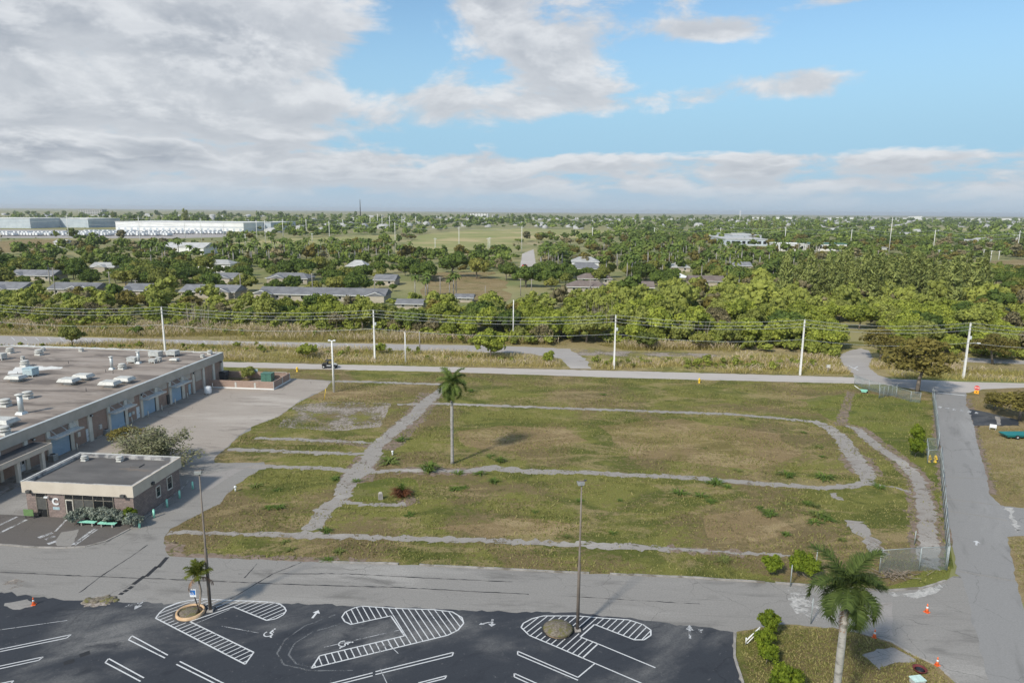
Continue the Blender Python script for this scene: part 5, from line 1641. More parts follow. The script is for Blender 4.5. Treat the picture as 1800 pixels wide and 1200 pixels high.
def crown_mesh(name, seed, R, z0, z1, nl, ncard, size, mat, core=0.80, flatten=0.85, jitter=0.55, rl=(0.30, 0.46), nu=7):
    rng = np.random.default_rng(seed)
    lob = lobes_of(rng, R, z0, z1, nl, rl, flatten)
    bag = Bag()
    tot = sum(r * r for c, r in lob)
    for c, r in lob:
        lt = rng.uniform(0.15, 0.75)
        if core:
            V, Q = ball(c, r * core, nu, 5, (1, 1, flatten))
            V = V + rng.normal(0, r * 0.06, V.shape)
            bag.add(V, Q, lt * 0.8)
        n = max(6, int(ncard * r * r / tot))
        d = unit(rng.normal(size=(n, 3)))
        d[:, 2] = np.where(d[:, 2] < -0.5, -d[:, 2], d[:, 2])
        pos = c + d * r * rng.uniform(0.82, 1.10, (n, 1)) * np.array([1, 1, flatten])
        inside = np.zeros(n, bool)
        for c2, r2 in lob:
            if c2 is not c:
                inside |= np.linalg.norm((pos - c2) / np.array([1, 1, flatten]), axis=1) < r2 * 0.78
        pos, d = pos[~inside], d[~inside]
        if not len(pos):
            continue
        nn = d + rng.normal(0, jitter, d.shape)
        V, Q = cards(pos, nn, size * rng.uniform(0.6, 1.35, len(pos)), rng, rng.uniform(0.5, 1.0, len(pos)))
        bag.add(V, Q, np.repeat(lt + rng.normal(0, 0.22, len(pos)), 4))
    return bag.mesh(name, mat), lob


def trunk_mesh(name, seed, h, r, lob, mat, nlimb=6, bend=0.3):
    rng = random.Random(seed)
    mb = MB()
    top = Vector((rng.gauss(0, bend), rng.gauss(0, bend), h))
    mid = top * 0.5 + Vector((rng.gauss(0, bend), rng.gauss(0, bend), 0))
    mid.z = h * 0.5
    mb.tube([(0, 0, -0.1), mid, top], [r, r * 0.8, r * 0.55], 8)
    for c, lr in lob[:nlimb]:
        s = mid.lerp(top, rng.uniform(0.2, 1.0))
        e = Vector(c)
        m = s.lerp(e, 0.5) + Vector((0, 0, -0.1 * (e - s).length))
        mb.tube([s, m, e], [r * 0.42, r * 0.28, r * 0.1], 6, cap=False)
    return mb.mesh(name, mat)


def pip(poly, x, y):
    """points in polygon, vectorised"""
    inside = np.zeros(len(x), bool)
    n = len(poly)
    for i in range(n):
        x0, y0 = poly[i][0], poly[i][1]
        x1, y1 = poly[(i + 1) % n][0], poly[(i + 1) % n][1]
        c = ((y0 > y) != (y1 > y)) & (x < (x1 - x0) * (y - y0) / ((y1 - y0) if y1 != y0 else 1e-9) + x0)
        inside ^= c
    return inside


def scatter(poly_px, spacing, rng, jit=0.45):
    """jittered grid of ground points inside a polygon given in the photograph's pixels"""
    w = [P(*q) for q in poly_px]
    xs, ys = [p.x for p in w], [p.y for p in w]
    gx, gy = np.meshgrid(np.arange(min(xs), max(xs), spacing), np.arange(min(ys), max(ys), spacing))
    p = np.stack([gx.ravel(), gy.ravel()], 1)
    p += rng.uniform(-jit, jit, p.shape) * spacing
    return p[pip(w, p[:, 0], p[:, 1])]


def scatter_n(poly_px, n, rng):
    w = [P(*q) for q in poly_px]
    xs, ys = [p.x for p in w], [p.y for p in w]
    out = []
    tot = 0
    while tot < n:
        p = np.stack([rng.uniform(min(xs), max(xs), n), rng.uniform(min(ys), max(ys), n)], 1)
        p = p[pip(w, p[:, 0], p[:, 1])]
        out.append(p)
        tot += len(p)
    return np.concatenate(out)[:n]


# tree kinds: [(crown mesh, trunk mesh)]
KIND = {}


def kind(key, nvar, R, z0, z1, nl, ncard, size, mat, trunk_h, trunk_r, **kw):
    KIND[key] = []
    for k in range(nvar):
        cm, lob = crown_mesh(key + '_crown', hash(key) % 1000 + k if False else sum(map(ord, key)) * 7 + k, R, z0, z1, nl, ncard, size, M[mat], **kw)
        tm = trunk_mesh(key + '_trunk', k, trunk_h, trunk_r, lob, M['bark'])
        KIND[key].append((cm, tm))


kind('thicket', 9, 4.3, 0.3, 7.4, 24, 1900, 0.55, 'leaf', 3.5, 0.22, rl=(0.16, 0.42), jitter=0.75)
kind('shade', 7, 5.4, 1.6, 8.8, 24, 1300, 0.68, 'leaf_dark', 4.5, 0.35, rl=(0.18, 0.42), jitter=0.75)
kind('olive', 3, 5.2, 1.0, 8.2, 34, 3000, 0.36, 'leaf_olive', 4.5, 0.3, flatten=0.55, core=0.5, jitter=0.9, rl=(0.18, 0.36))
kind('scrub', 3, 4.0, 0.3, 6.2, 22, 1100, 0.5, 'leaf_dry', 3.0, 0.18, rl=(0.16, 0.38), jitter=0.95, core=0.55)
kind('bush', 4, 1.25, 0.02, 2.1, 22, 1500, 0.15, 'leaf_bright', 0.9, 0.05, rl=(0.24, 0.38), jitter=0.9)
kind('hedge', 3, 1.15, 0.02, 1.9, 12, 560, 0.22, 'leaf_grey', 0.8, 0.04, jitter=1.0, core=0.7)


def pine_mesh(seed):
    rng = np.random.default_rng(seed)
    bag = Bag()
    H = 16.0
    for k in range(110):
        z = 1.2 + (H - 1.4) * rng.uniform(0, 1) ** 1.05
        a = rng.uniform(0, 2 * math.pi)
        L = (1 - (z / H)) ** 0.85 * 3.6 * rng.uniform(0.6, 1.2) + 0.3
        d = np.array([math.cos(a), math.sin(a), 0.55])
        n = max(2, int(L / 0.5))
        s = (np.arange(n) + 0.6) / n
        c = np.array([0, 0, z]) + d[None] * (s * L)[:, None] + rng.normal(0, 0.16, (n, 3))
        nn = np.stack([np.full(n, d[0] * 0.7), np.full(n, d[1] * 0.7), np.full(n, 0.55)], 1) + rng.normal(0, 0.5, (n, 3))
        roll = unit(np.cross(np.array([[d[0] * 0.8, d[1] * 0.8, 0.9]]), nn) + 1e-6)
        for q in range(2):
            V, Q = cards(c + rng.normal(0, 0.28, c.shape), nn, rng.uniform(1.0, 1.9, n), rng, 0.26, roll)
            bag.add(V, Q, np.repeat(0.25 + 0.5 * rng.uniform() + rng.normal(0, 0.15, n), 4))
    return bag.mesh('casuarina_crown', M['leaf_pine'])


KIND['pine'] = []
for k in range(4):
    tm = MB().tube([(0, 0, -0.1), (0.1, 0, 8), (0.05, 0.1, 15.5)], [0.22, 0.14, 0.03], 7).mesh('casuarina_trunk', M['bark'])
    KIND['pine'].append((pine_mesh(50 + k), tm))


def palm_crown_far(seed):
    rng = np.random.default_rng(seed)
    bag = Bag()
    for k in range(17):
        a = 2 * math.pi * k / 17 + rng.normal(0, 0.15)
        e0 = rng.uniform(-0.25, 1.2)
        L = rng.uniform(2.2, 2.9)
        pts, ang, p = [np.zeros(3)], e0, np.zeros(3)
        for j in range(5):
            p = p + np.array([math.cos(a) * math.cos(ang), math.sin(a) * math.cos(ang), math.sin(ang)]) * L / 5
            ang -= 0.38
            pts.append(p)
        side = np.array([-math.sin(a), math.cos(a), 0])
        w = [0.1, 0.42, 0.5, 0.45, 0.3, 0.05]
        for s in (-1, 1):
            V, Q = [], []
            for j in range(6):
                V += [pts[j], pts[j] + side * s * w[j] + np.array([0, 0, -0.32 * w[j] / 0.5])]
            for j in range(5):
                Q.append((2 * j, 2 * j + 1, 2 * j + 3, 2 * j + 2))
            bag.add(np.array(V), np.array(Q), rng.uniform(0.2, 0.8))
    return bag.mesh('palm_crown', M['leaf_palm'])


KIND['palm'] = []
for k in range(4):
    me = palm_crown_far(70 + k)
    v = np.empty(len(me.vertices) * 3, dtype=np.float32)
    me.vertices.foreach_get('co', v)
    v[2::3] += 8.0
    me.vertices.foreach_set('co', v)
    tm = MB().tube([(0, 0, -0.1), (0.1, 0.05, 4), (0, 0, 8.05)], [0.22, 0.2, 0.13], 7).mesh('palm_trunk', M['palm_bark'])
    KIND['palm'].append((me, tm))


def plant(name, key, x, y, s, label, cat='tree', group=None, k=None, sz=None, rz=None, z=0.0):
    cm, tm = KIND[key][random.randrange(len(KIND[key])) if k is None else k]
    t = empty(name, (x, y, z), random.uniform(0, 6.28) if rz is None else rz, label, cat, group)
    q = random.uniform(0.82, 1.18) if cat == 'tree' and group else 1.0
    t.scale = (s * q, s / q, s if sz is None else sz)
    link('trunk', tm, t)
    link('crown', cm, t)
    return t


# ------------------------------------------------------------------ houses and far buildings
EXCL = []
VIEW = []          # (u0, u1, row, distance): keep near trees from hiding a house whole


def house(u0, u1, vr, label, rmat='grey_roof', wmat='house_wall', hr=5.0, he=2.8, depth=11.0, rz=-4.2, hip=False, gables=(), cat='house', group=None, name='house', win=True):
    """house from where the photograph shows its ridge: ends u0, u1 at row vr"""
    a, b = P(u0, vr, hr), P(u1, vr, hr)
    c = (a + b) / 2
    W = (b - a).length
    D = depth
    t = empty(name, (c.x, c.y, 0), rad(rz), label, cat, group)
    MB().box(-W / 2, W / 2, -D / 2, D / 2, 0, he).build('wall', M[wmat], t)
    ov = 0.6
    w, d = W / 2 + ov, D / 2 + ov
    rx = (W / 2 - D * 0.35) if hip else w
    mb = MB().add([(-w, -d, he - 0.15), (w, -d, he - 0.15), (w, d, he - 0.15), (-w, d, he - 0.15), (-rx, 0, hr), (rx, 0, hr)], [(0, 1, 5, 4), (2, 3, 4, 5), (1, 2, 5), (3, 0, 4), (0, 3, 2, 1)])
    for gx, gw in gables:
        g0, g1 = gx * W - gw / 2, gx * W + gw / 2
        y0 = -d - 1.6
        gh = he + (hr - he) * 0.62
        mb.add([(g0 - 0.4, y0, he - 0.1), (g1 + 0.4, y0, he - 0.1), ((g0 + g1) / 2, y0, gh), (g0 - 0.4, -0.3, he - 0.1), (g1 + 0.4, -0.3, he - 0.1), ((g0 + g1) / 2, -0.3, gh)], [(0, 2, 5, 3), (2, 1, 4, 5), (0, 1, 2)])
        MB().add([(g0, y0 + 0.15, 0), (g1, y0 + 0.15, 0), (g1, y0 + 0.15, he), ((g0 + g1) / 2, y0 + 0.15, gh - 0.35), (g0, y0 + 0.15, he), (g0, -D / 2, 0), (g1, -D / 2, 0), (g1, -D / 2, he), (g0, -D / 2, he)], [(0, 1, 2, 3, 4), (1, 6, 7, 2), (0, 4, 8, 5)]).build('gable_wall', M[wmat], t)
        MB().tube([(g0 - 0.45, y0 - 0.03, he - 0.14), ((g0 + g1) / 2, y0 - 0.03, gh - 0.04), (g1 + 0.45, y0 - 0.03, he - 0.14)], 0.14, 4).build('bargeboard', M['white_wall'], t)
    r = mb.build('roof', M[rmat], t)
    MB().box(-w, w, -d - 0.05, -d - 0.001, he - 0.32, he - 0.1).build('eave_board', M['white_wall'], t)
    if win:
        n = max(2, int(W / 5))
        for k in range(n):
            x = -W / 2 + W * (k + 0.5) / n
            wn = MB().box(x - 0.7, x + 0.7, -D / 2 - 0.06, -D / 2 - 0.002, 0.95, 2.2).build('window', M['white_wall'], t)
            MB().box(x - 0.6, x + 0.6, -D / 2 - 0.07, -D / 2 - 0.061, 1.03, 2.12).build('pane', M['glass'], wn)
    VIEW.append((u0 - 2, u1 + 2, vr + (11 if c.y < 400 else 8), c.y - D / 2))
    k = max(1, int(W / 10))
    for i in range(k + 1):
        q = Matrix.Rotation(rad(rz), 3, 'Z') @ Vector((-W / 2 + W * i / k, 0, 0))
        EXCL.append((c.x + q.x, c.y + q.y, D / 2 + 3.5))
    return t


G1 = 'grey gabled houses beyond the thicket'
house(-45, 57, 495, 'grey gabled house at the left picture edge beyond the thicket', gables=((0.1, 7),), group=G1)
house(96, 183, 496, 'grey gabled house, second from the left beyond the thicket', gables=((0.12, 7), (0.35, 5)), group=G1)
house(226, 297, 498, 'grey gabled house left of centre with one small gable', gables=((-0.42, 6),), group=G1)
house(326, 425, 500, 'grey gabled house between dark trees left of the long one', gables=((0.30, 6),), group=G1)
house(458, 684, 505, 'longest grey roofed house row beyond the thicket', gables=((-0.46, 8), (0.44, 7)), group=G1)
for u0, u1, v, lab, kw in (
        (26, 108, 474, 'grey roofed house in the second row at far left', dict(gables=((-0.3, 6),))),
        (166, 212, 461, 'pale roofed house deep among the trees at left', dict(rmat='pale_roof', gables=((0.0, 6),))),
        (374, 420, 479, 'grey roofed house with pale bargeboards in the second row', dict(gables=((0.1, 8),))),
        (474, 548, 479, 'grey hipped house in the second row left of centre', dict(gables=((-0.2, 7),), hip=True)),
        (662, 698, 482, 'small grey house in the second row near centre', dict()),
        (612, 647, 457, 'pale house roof showing above palms', dict(rmat='pale_roof', hip=True, hr=6)),
        (700, 745, 525, 'low grey shelter roof behind the thicket near centre', dict(hr=3.6, he=2.2, depth=6)),
        (802, 832, 516, 'small curved grey shelter roof on the brown field', dict(hr=3.2, he=2.0, depth=6)),
        (344, 414, 456, 'white flat fronted house behind shrubs at left', dict(wmat='white_wall', hip=True, hr=7, he=5, rmat='pale_roof')),
        (293, 373, 426, 'large pale roofed hall among palms at left', dict(wmat='white_wall', rmat='pale_roof', hr=9, he=5.5, depth=22, gables=((0.1, 16),))),
        (100, 121, 421, 'small white hall between trees at far left', dict(wmat='white_wall', rmat='pale_roof', hr=7, he=5)),
        (1006, 1051, 451, 'two storey house with pale hipped roof at mid picture', dict(hip=True, hr=8.5, he=6, wmat='white_wall', rmat='pale_roof', depth=13)),
        (1003, 1053, 461, 'grey hipped house in front of the two storey one', dict(hip=True, hr=6, wmat='white_wall')),
        (1017, 1073, 480, 'long brown roof behind another brown roof at mid picture', dict(rmat='brown_roof', hip=True)),
        (998, 1064, 493, 'nearest brown roofed house behind the thicket at mid picture', dict(rmat='brown_roof', hip=True)),
        (1102, 1146, 494, 'brown roofed house between tall palms', dict(rmat='brown_roof')),
        (1176, 1210, 462, 'pale grey house below the row of palms', dict(rmat='pale_roof', hip=True)),
        (1212, 1268, 484, 'long dark brown roof right of the white tent', dict(rmat='brown_roof')),
        (1286, 1316, 460, 'grey blue roofed house right of centre', dict(hr=6, he=4)),
        (1395, 1418, 478, 'small brown roof at the edge of the casuarina trees', dict(rmat='brown_roof')),
):
    house(u0, u1, v, lab, **kw)
c = P(1195, 484, 3.2)
t = empty('tent', (c.x, c.y, 0), 0, 'white pyramid tent among the houses right of centre', 'tent')
MB().add([(-4.5, -4.5, 2.4), (4.5, -4.5, 2.4), (4.5, 4.5, 2.4), (-4.5, 4.5, 2.4), (0, 0, 4.3)], [(0, 1, 4), (1, 2, 4), (2, 3, 4), (3, 0, 4)]).build('canopy', M['white'], t)
for x in (-4.3, 4.3):
    for y in (-4.3, 4.3):
        MB().tube([(x, y, 0), (x, y, 2.4)], 0.06, 6).build('pole', M['galv'], t)
EXCL.append((c.x, c.y, 8))


def block_building(u0, u1, v0, v1, depth, label, wmat, rmat='pale_roof', bands=0, name='far_building', floors=0, cols=0, cat='building', rz=-4.2, bay=0):
    """box building: ground line at row v1, top at row v0"""
    a, b = P(u0, v1), P(u1, v1)
    W = (b - a).length
    h = HT(v0, (a + b) / 2)
    c = (a + b) / 2
    t = empty(name, (c.x, c.y, 0), rad(rz), label, cat)
    MB().box(-W / 2, W / 2, 0, depth, 0, h).build('wall', M[wmat], t)
    MB().box(-W / 2 - 0.5, W / 2 + 0.5, -0.5, depth + 0.5, h + 0.001, h + 0.7).build('roof', M[rmat], t)
    for k in range(bands):
        z = h * (k + 0.6) / (bands + 0.4)
        MB().box(-W / 2, W / 2, -0.15, -0.002, z, z + h * 0.07).build('band', M['panel' if bands > 1 else 'blue_wall'], t)
    for f in range(floors):
        for k in range(cols):
            x = -W / 2 + W * (k + 0.5) / cols
            z = h * (f + 0.3) / floors
            ww = W / cols * 0.3
            MB().box(x - ww, x + ww, -0.2, -0.002, z, z + h / floors * 0.45).build('window', M['glass'], t)
    for k in range(bay):
        x = -W / 2 + W * (k + 0.5) / bay
        MB().box(x - 1.7, x + 1.7, -0.12, -0.002, 0.1, 4.5).build('loading_door', M['blue_wall'], t)
    EXCL.append((c.x, c.y, W * 0.3))
    return t


block_building(-60, 66, 384, 401, 90, 'pale blue warehouse with white roof at the far left edge', 'blue_wall', 'white_wall', bay=14, cat='warehouse')
block_building(67, 164, 384.5, 400, 90, 'second pale blue warehouse adjoining the far left one', 'blue_wall', 'white_wall', bay=10, cat='warehouse')
block_building(184, 440, 391, 406, 110, 'very long white warehouse with grey stripe at left distance', 'white_wall', 'white_wall', bands=1, bay=20, cat='warehouse')
block_building(441, 478, 391.5, 405, 110, 'pale blue end block of the long white warehouse', 'blue_wall', 'white_wall', cat='warehouse')
block_building(1278, 1345, 421, 432, 130, 'white and blue office block with flat roofs right of centre', 'blue_wall', 'pale_roof', floors=1, cols=8)
block_building(1290, 1335, 414, 426.5, 90, 'raised rear storey of the white and blue office block', 'blue_wall', 'pale_roof')
block_building(1365, 1410, 429, 441, 20, 'low white building left of the green roofed one', 'white_wall', 'white_wall', floors=1, cols=8)
block_building(1427, 1484, 429, 441, 20, 'low white building with a green roof', 'white_wall', 'dark_green', floors=1, cols=12)
block_building(1544, 1557, 436, 446, 12, 'small white block beside the tall pole at right', 'white_wall', 'pale_roof')
block_building(136, 181, 368.5, 377.5, 40, 'distant row of apartment towers on the left horizon', 'pale_roof', 'pale_roof', floors=3, cols=10)
block_building(830, 854, 375.5, 382.5, 40, 'distant white apartment block on the horizon near centre', 'white_wall', 'pale_roof', floors=3, cols=6)
block_building(866, 875, 377, 384, 30, 'small distant block right of the white apartments', 'pale_roof', 'pale_roof')
for k, (u, w, h) in enumerate(((1300, 8, 3), (1330, 12, 2.5), (1380, 18, 3), (1420, 10, 2.2), (1470, 12, 3), (1500, 20, 3), (1545, 16, 4), (1590, 10, 3), (1612, 8, 6), (1640, 20, 2.5), (1700, 22, 2.5), (1770, 26, 3))):
    v1 = 384.3 + (u - 1300) * 0.006
    block_building(u - w / 2, u + w / 2, v1 - h, v1, 60, 'small pale block on the right horizon, %s from the middle' % (ORD[k] if k < 10 else ('eleventh' if k == 10 else 'twelfth')), 'white_wall' if k % 3 else 'pale_roof', 'pale_roof')['group'] = 'pale blocks on the right horizon'
SIDES = ['far left', 'left', 'left of centre', 'centre', 'right of centre', 'right', 'far right']


def side_of(x, y):
    u = proj((x, y, 0))[0]
    return SIDES[int(min(6, max(0, u * 7 / 1800)))]


# white truck trailers parked in rows
proto = empty('truck_trailer', (0, 0, 0), 0, 'white box trailer in the front row of the far truck yard, far left', 'trailer', 'white trailers, front row, far left')
MB().box(-1.3, 1.3, -6.5, 6.5, 1.1, 4.0).build('box', M['white'], proto)
MB().box(-0.5, 0.5, -6, 6, 0.85, 1.099).build('chassis', M['dkgrey'], proto)
for y in (4.2, 5.4):
    for s in (-1, 1):
        w = MB().lathe([(0.1, -0.15), (0.5, -0.15), (0.5, 0.15), (0.1, 0.15)], 10).build('wheel', M['rubber'], proto)
        w.matrix_local = Matrix.Translation((s * 1.05, y, 0.5)) @ Matrix.Rotation(rad(90), 4, 'Y')
first = True
for r, (v, ua, ub, n) in enumerate(((414.5, -20, 300, 62), (411.5, -20, 395, 60), (409, 150, 390, 30))):
    for k in range(n):
        if random.random() < 0.12:
            continue
        p = P(ua + (ub - ua) * (k + 0.5) / n, v + 0.0086 * 0 + random.uniform(-0.2, 0.2))
        if first:
            proto.location, proto.rotation_euler, first = p, (0, 0, rad(-4)), False
        else:
            copy_tree(proto, p, rad(-4 + random.uniform(-1, 1)), label='white box trailer in the %s row of the far truck yard, %s' % (('front', 'middle', 'back')[r], side_of(p.x, p.y)), group='white trailers, %s row, %s' % (('front', 'middle', 'back')[r], side_of(p.x, p.y)))


def car(u, v, mat, label, rz=0):
    t = empty('parked_car', P(u, v, 0.05), rad(rz), label, 'car')
    loft([(-2.2, 0.8, 0.4, 0.85), (-1.4, 0.9, 0.3, 0.95), (1.3, 0.9, 0.3, 0.95), (2.2, 0.8, 0.4, 0.75)]).build('body', mat, t)
    loft([(-1.5, 0.78, 0.951, 1.0), (-0.9, 0.72, 0.951, 1.45), (0.4, 0.72, 0.951, 1.45), (1.2, 0.78, 0.951, 1.0)]).build('cabin', M['glass'], t)
    for x in (-1.35, 1.35):
        for s in (-1, 1):
            w = MB().lathe([(0.1, -0.1), (0.33, -0.1), (0.33, 0.1), (0.1, 0.1)], 12).build('wheel', M['rubber'], t)
            w.matrix_local = Matrix.Translation((x, s * 0.85, 0.33)) @ Matrix.Rotation(rad(90), 4, 'X')
    EXCL.append((t.location.x, t.location.y, 4))


car(297, 469, M['red'], 'red car parked among the houses at left')
car(272, 473.5, M['vent_white'], 'silver car parked left of the red one', 10)
car(922, 468, M['red'], 'red car on the pale avenue at mid picture', 60)
car(958, 473, M['white'], 'white car parked under the palms at mid picture')
car(985, 474, M['dkgrey'], 'dark car parked under the palms at mid picture')
for (pts, lab) in (([(912, 478), (918, 446), (938, 438), (944, 478)], 'pale avenue running away between palms at mid picture'), ([(250, 478), (330, 470), (332, 464), (250, 470)], 'short street between houses at left')):
    struct('far_street', PX(pts), 0.004, 'pale_road', lab, 'street', 5, 0.2)
    w = PX(pts)
    for i in range(6):
        q = w[0].lerp(w[1], i / 5).lerp(w[3].lerp(w[2], i / 5), 0.5)
        EXCL.append((q.x, q.y, 14))
# open fields
FIELDS = [([(690, 443), (740, 412), (870, 401), (1080, 405), (1060, 418), (900, 424), (905, 440), (780, 447)], 'fairway', 'pale green and straw golf fairway in the middle distance'),
          ([(330, 436), (480, 420), (720, 412), (700, 424), (560, 440), (340, 444)], 'fairway', 'open pale field left of the golf fairway'),
          ([(735, 535), (760, 480), (870, 478), (890, 500), (900, 530)], 'dry', 'brown dry field behind the thicket near centre'),
          ([(1630, 478), (1700, 458), (1900, 456), (1900, 480)], 'dry', 'straw coloured field at the right middle distance'),
          ([(1560, 400), (1900, 402), (1900, 407), (1560, 405)], 'fairway', 'flat green field near the right horizon'),
          ([(-50, 428), (60, 420), (130, 423), (100, 440), (-50, 446)], 'dry', 'pale bare field at the far left')]
FPX = [PX([(-80, 419), (395, 421), (400, 404), (-80, 400)])]
sheet_o = struct('truck_yard', PX([(-80, 418), (300, 419), (395, 417), (400, 406), (-80, 403)]), 0.0022, 'far_lot', 'pale far truck yard holding rows of white trailers', 'yard', 12, 1.0, 3)
VIEW += [(-60, 166, 401, 1400), (184, 480, 405, 1200), (-20, 395, 417, 1000), (1276, 1348, 430, 730), (1364, 1486, 440, 640), (690, 1050, 425, 800)]
for i, (pp, mt, lab) in enumerate(FIELDS):
    struct('field', PX(pp), 0.0025 + 0.0003 * i, mt, lab, 'field', 12, 2.0, i)
    FPX.append(PX(pp))
# tall transmission poles
TP = [(2, 424, 385), (122, 427, 378), (248, 438, 380), (326, 423, 390), (355, 427, 383), (394, 417, 389), (432, 432, 411), (452, 420, 387), (467, 427, 387), (498, 417, 385), (526, 415, 398), (539, 414, 385), (549, 425, 410), (580, 436, 388), (603, 402, 386), (628, 398, 383), (651, 402, 378), (664, 399, 376), (672, 402, 377), (685, 403, 379), (695, 437, 391), (707, 401, 380), (731, 396, 380), (765, 443, 418), (807, 446, 398), (858, 446, 418), (861, 444, 417), (917, 443, 397), (1041, 425, 399), (1150, 416, 400), (1266, 418, 400), (1379, 432, 401), (1495, 432, 403), (1562, 447, 382), (1640, 443, 404), (1787, 450, 405), (1300, 392, 370), (1649, 456, 439), (1728, 455, 438), (1741, 460, 440), (1755, 458, 441), (1671, 452, 440)]
for k, (u, v, vt) in enumerate(TP):
    b = P(u, v)
    h = HT(vt, b)
    t = empty('transmission_pole', b, 0, 'slender pale transmission pole among the far trees, number %d from the left' % (1 + sorted(q[0] for q in TP).index(u)), 'utility pole', 'far transmission poles')
    s = max(0.22, 0.00040 * b.y)
    MB().tube([(0, 0, 0), (0, 0, h)], [s * 1.2, s * 0.8], 6).build('pole', M['concrete_pole'], t)
    MB().box(-1.6, 1.6, -0.12, 0.12, h * 0.93, h * 0.93 + 0.25).build('crossarm', M['galv'], t)
b = P(634, 392)
h = HT(351, b)
t = empty('radio_mast', b, 0, 'tall dark lattice mast on the horizon left of centre', 'mast')
MB().tube([(0, 0, 0), (0, 0, h)], [2.0, 0.8], 4).build('tower', M['dkgrey'], t)
MB().tube([(0, 0, h), (0, 0, h * 1.08)], 0.4, 4).build('antenna', M['galv'], t)
# long cables of the transmission line
def far_cable(seq, lab):
    mb = MB()
    pts = []
    for (u, v, f), (u2, v2, f2) in zip(seq[:-1], seq[1:]):
        a, b = P(u, v), P(u2, v2)
        for i in range(8):
            g = i / 8
            q = a.lerp(b, g)
            pts.append((q.x, q.y, f + (f2 - f) * g - 14 * g * (1 - g)))
    pts.append((*P(*seq[-1][:2]).to_2d(), seq[-1][2]))
    tag(mb.tube(pts, 0.09, 4).build('far_cable', M['wire']), lab, 'cable', 'far transmission cables')
line = [(-150, 420), (122, 427), (248, 438), (580, 436), (695, 437), (807, 446), (917, 443), (1041, 425)]
for z, lab in ((27, 'upper far cable strung between transmission poles at left'), (23, 'lower far cable strung between transmission poles at left')):
    far_cable([(u, v, z) for u, v in line], lab)
line = [(1150, 428), (1266, 426), (1379, 432), (1495, 432), (1640, 443), (1787, 450), (2000, 455)]
for z, lab in ((21, 'upper far cable strung between transmission poles at right'), (17, 'lower far cable strung between transmission poles at right')):
    far_cable([(u, v, z) for u, v in line], lab)
# timber service poles among the houses
for k, (u, v, vt) in enumerate(((98, 522, 470), (195, 520, 477), (240, 518, 492), (424, 520, 480), (550, 522, 480), (659, 522, 485), (774, 530, 486), (915, 520, 489), (934, 520, 490), (1037, 515, 488), (1160, 492, 470), (1540, 480, 440))):
    b = P(u, v)
    h = HT(vt, b)
    t = empty('service_pole', b, rad(-4), 'grey timber service pole between houses and thicket, number %d from the left' % (k + 1), 'utility pole', 'timber service poles by the houses')
    MB().tube([(0, 0, 0), (0, 0, h)], [0.2, 0.14], 6).build('pole', M['wood_pole'], t)
    MB().box(-1.1, 1.1, -0.07, 0.07, h - 0.5, h - 0.35).build('crossarm', M['wood_pole'], t)

# ------------------------------------------------------------------ trees set where the photograph shows them
EX = np.array(EXCL)


def clear_of(p, extra=0.0):
    d = np.linalg.norm(p[:, None, :] - EX[None, :, :2], axis=2)
    return (d > EX[None, :, 2] + extra).all(1)


def out_of(p, polys):
    k = np.ones(len(p), bool)
    for w in polys:
        k &= ~pip(w, p[:, 0], p[:, 1])
    return k


TOP = {'thicket': 7.6, 'shade': 9.0, 'far': 8.8}


def fit(x, y, s, key):
    """scale down a tree that would hide a house standing behind it"""
    u = proj((x, y, 0))[0]
    r = 4.5 * s * FOC / y
    for u0, u1, v, yh in VIEW:
        if y < yh and u0 - r * 0.6 < u < u1 + r * 0.6:
            if proj((x, y, TOP[key] * s))[1] < v and random.random() > 0.10:
                lim = HT(v + random.uniform(0, 8), (x, y)) / TOP[key]
                s = min(s, max(lim, 0.22))
    return s


rest = []           # (x, y, scale, tint) trees past the individually built ones
rng = np.random.default_rng(5)
# single trees first
plant('spreading_tree', 'olive', *P(1612, 691).to_2d(), 1.5, 'large spreading olive green tree at the road junction', sz=1.32, k=0, rz=0.5)
plant('spreading_tree', 'olive', *P(1548, 634).to_2d(), 0.98, 'rounded olive tree beside the branch road behind the spreading tree', sz=1.0, k=1, rz=2.0)
plant('spreading_tree', 'olive', *P(1792, 738).to_2d(), 0.95, 'low spreading tree beyond the side road at the right picture edge', sz=0.62, k=2, rz=1.0)
plant('spreading_tree', 'olive', *P(1748, 720).to_2d(), 0.45, 'small scrubby tree on the turf beyond the side road', sz=0.4, k=1, rz=1.0)
plant('spreading_tree', 'olive', *P(1745, 640).to_2d(), 1.0, 'yellow green tree at the far parking strip on the right', sz=0.9, k=2, rz=3.0)
plant('broadleaf_tree', 'thicket', *P(862, 629).to_2d(), 0.98, 'lone rounded tree between road and thicket near centre', k=0)
plant('broadleaf_tree', 'thicket', *P(128, 610).to_2d(), 0.72, 'lone light green tree behind the long building roof', k=1, sz=0.8)
plant('broadleaf_tree', 'thicket', *P(540, 631).to_2d(), 0.52, 'small tree in the tall grass left of the buggy', k=2)
plant('broadleaf_tree', 'thicket', *P(668, 622).to_2d(), 0.38, 'small bush beside the second utility pole', k=3)
plant('broadleaf_tree', 'thicket', *P(966, 640).to_2d(), 0.42, 'small bush at the roadside near the mid picture driveway', k=4)
plant('broadleaf_tree', 'shade', *P(243, 590).to_2d(), 0.32, 'dark low bush in the tall grass behind the long building', cat='bush')
plant('broadleaf_tree', 'shade', *P(1132, 614).to_2d(), 0.62, 'dark green bush at the edge of the far strip right of centre', cat='bush', sz=0.5)
plant('broadleaf_tree', 'shade', *P(1232, 614).to_2d(), 0.62, 'dark green bush at the thicket edge right of another dark bush', cat='bush', sz=0.5)
plant('broadleaf_tree', 'thicket', *P(440, 668).to_2d(), 0.42, 'small light tree inside the brick enclosure', k=5)
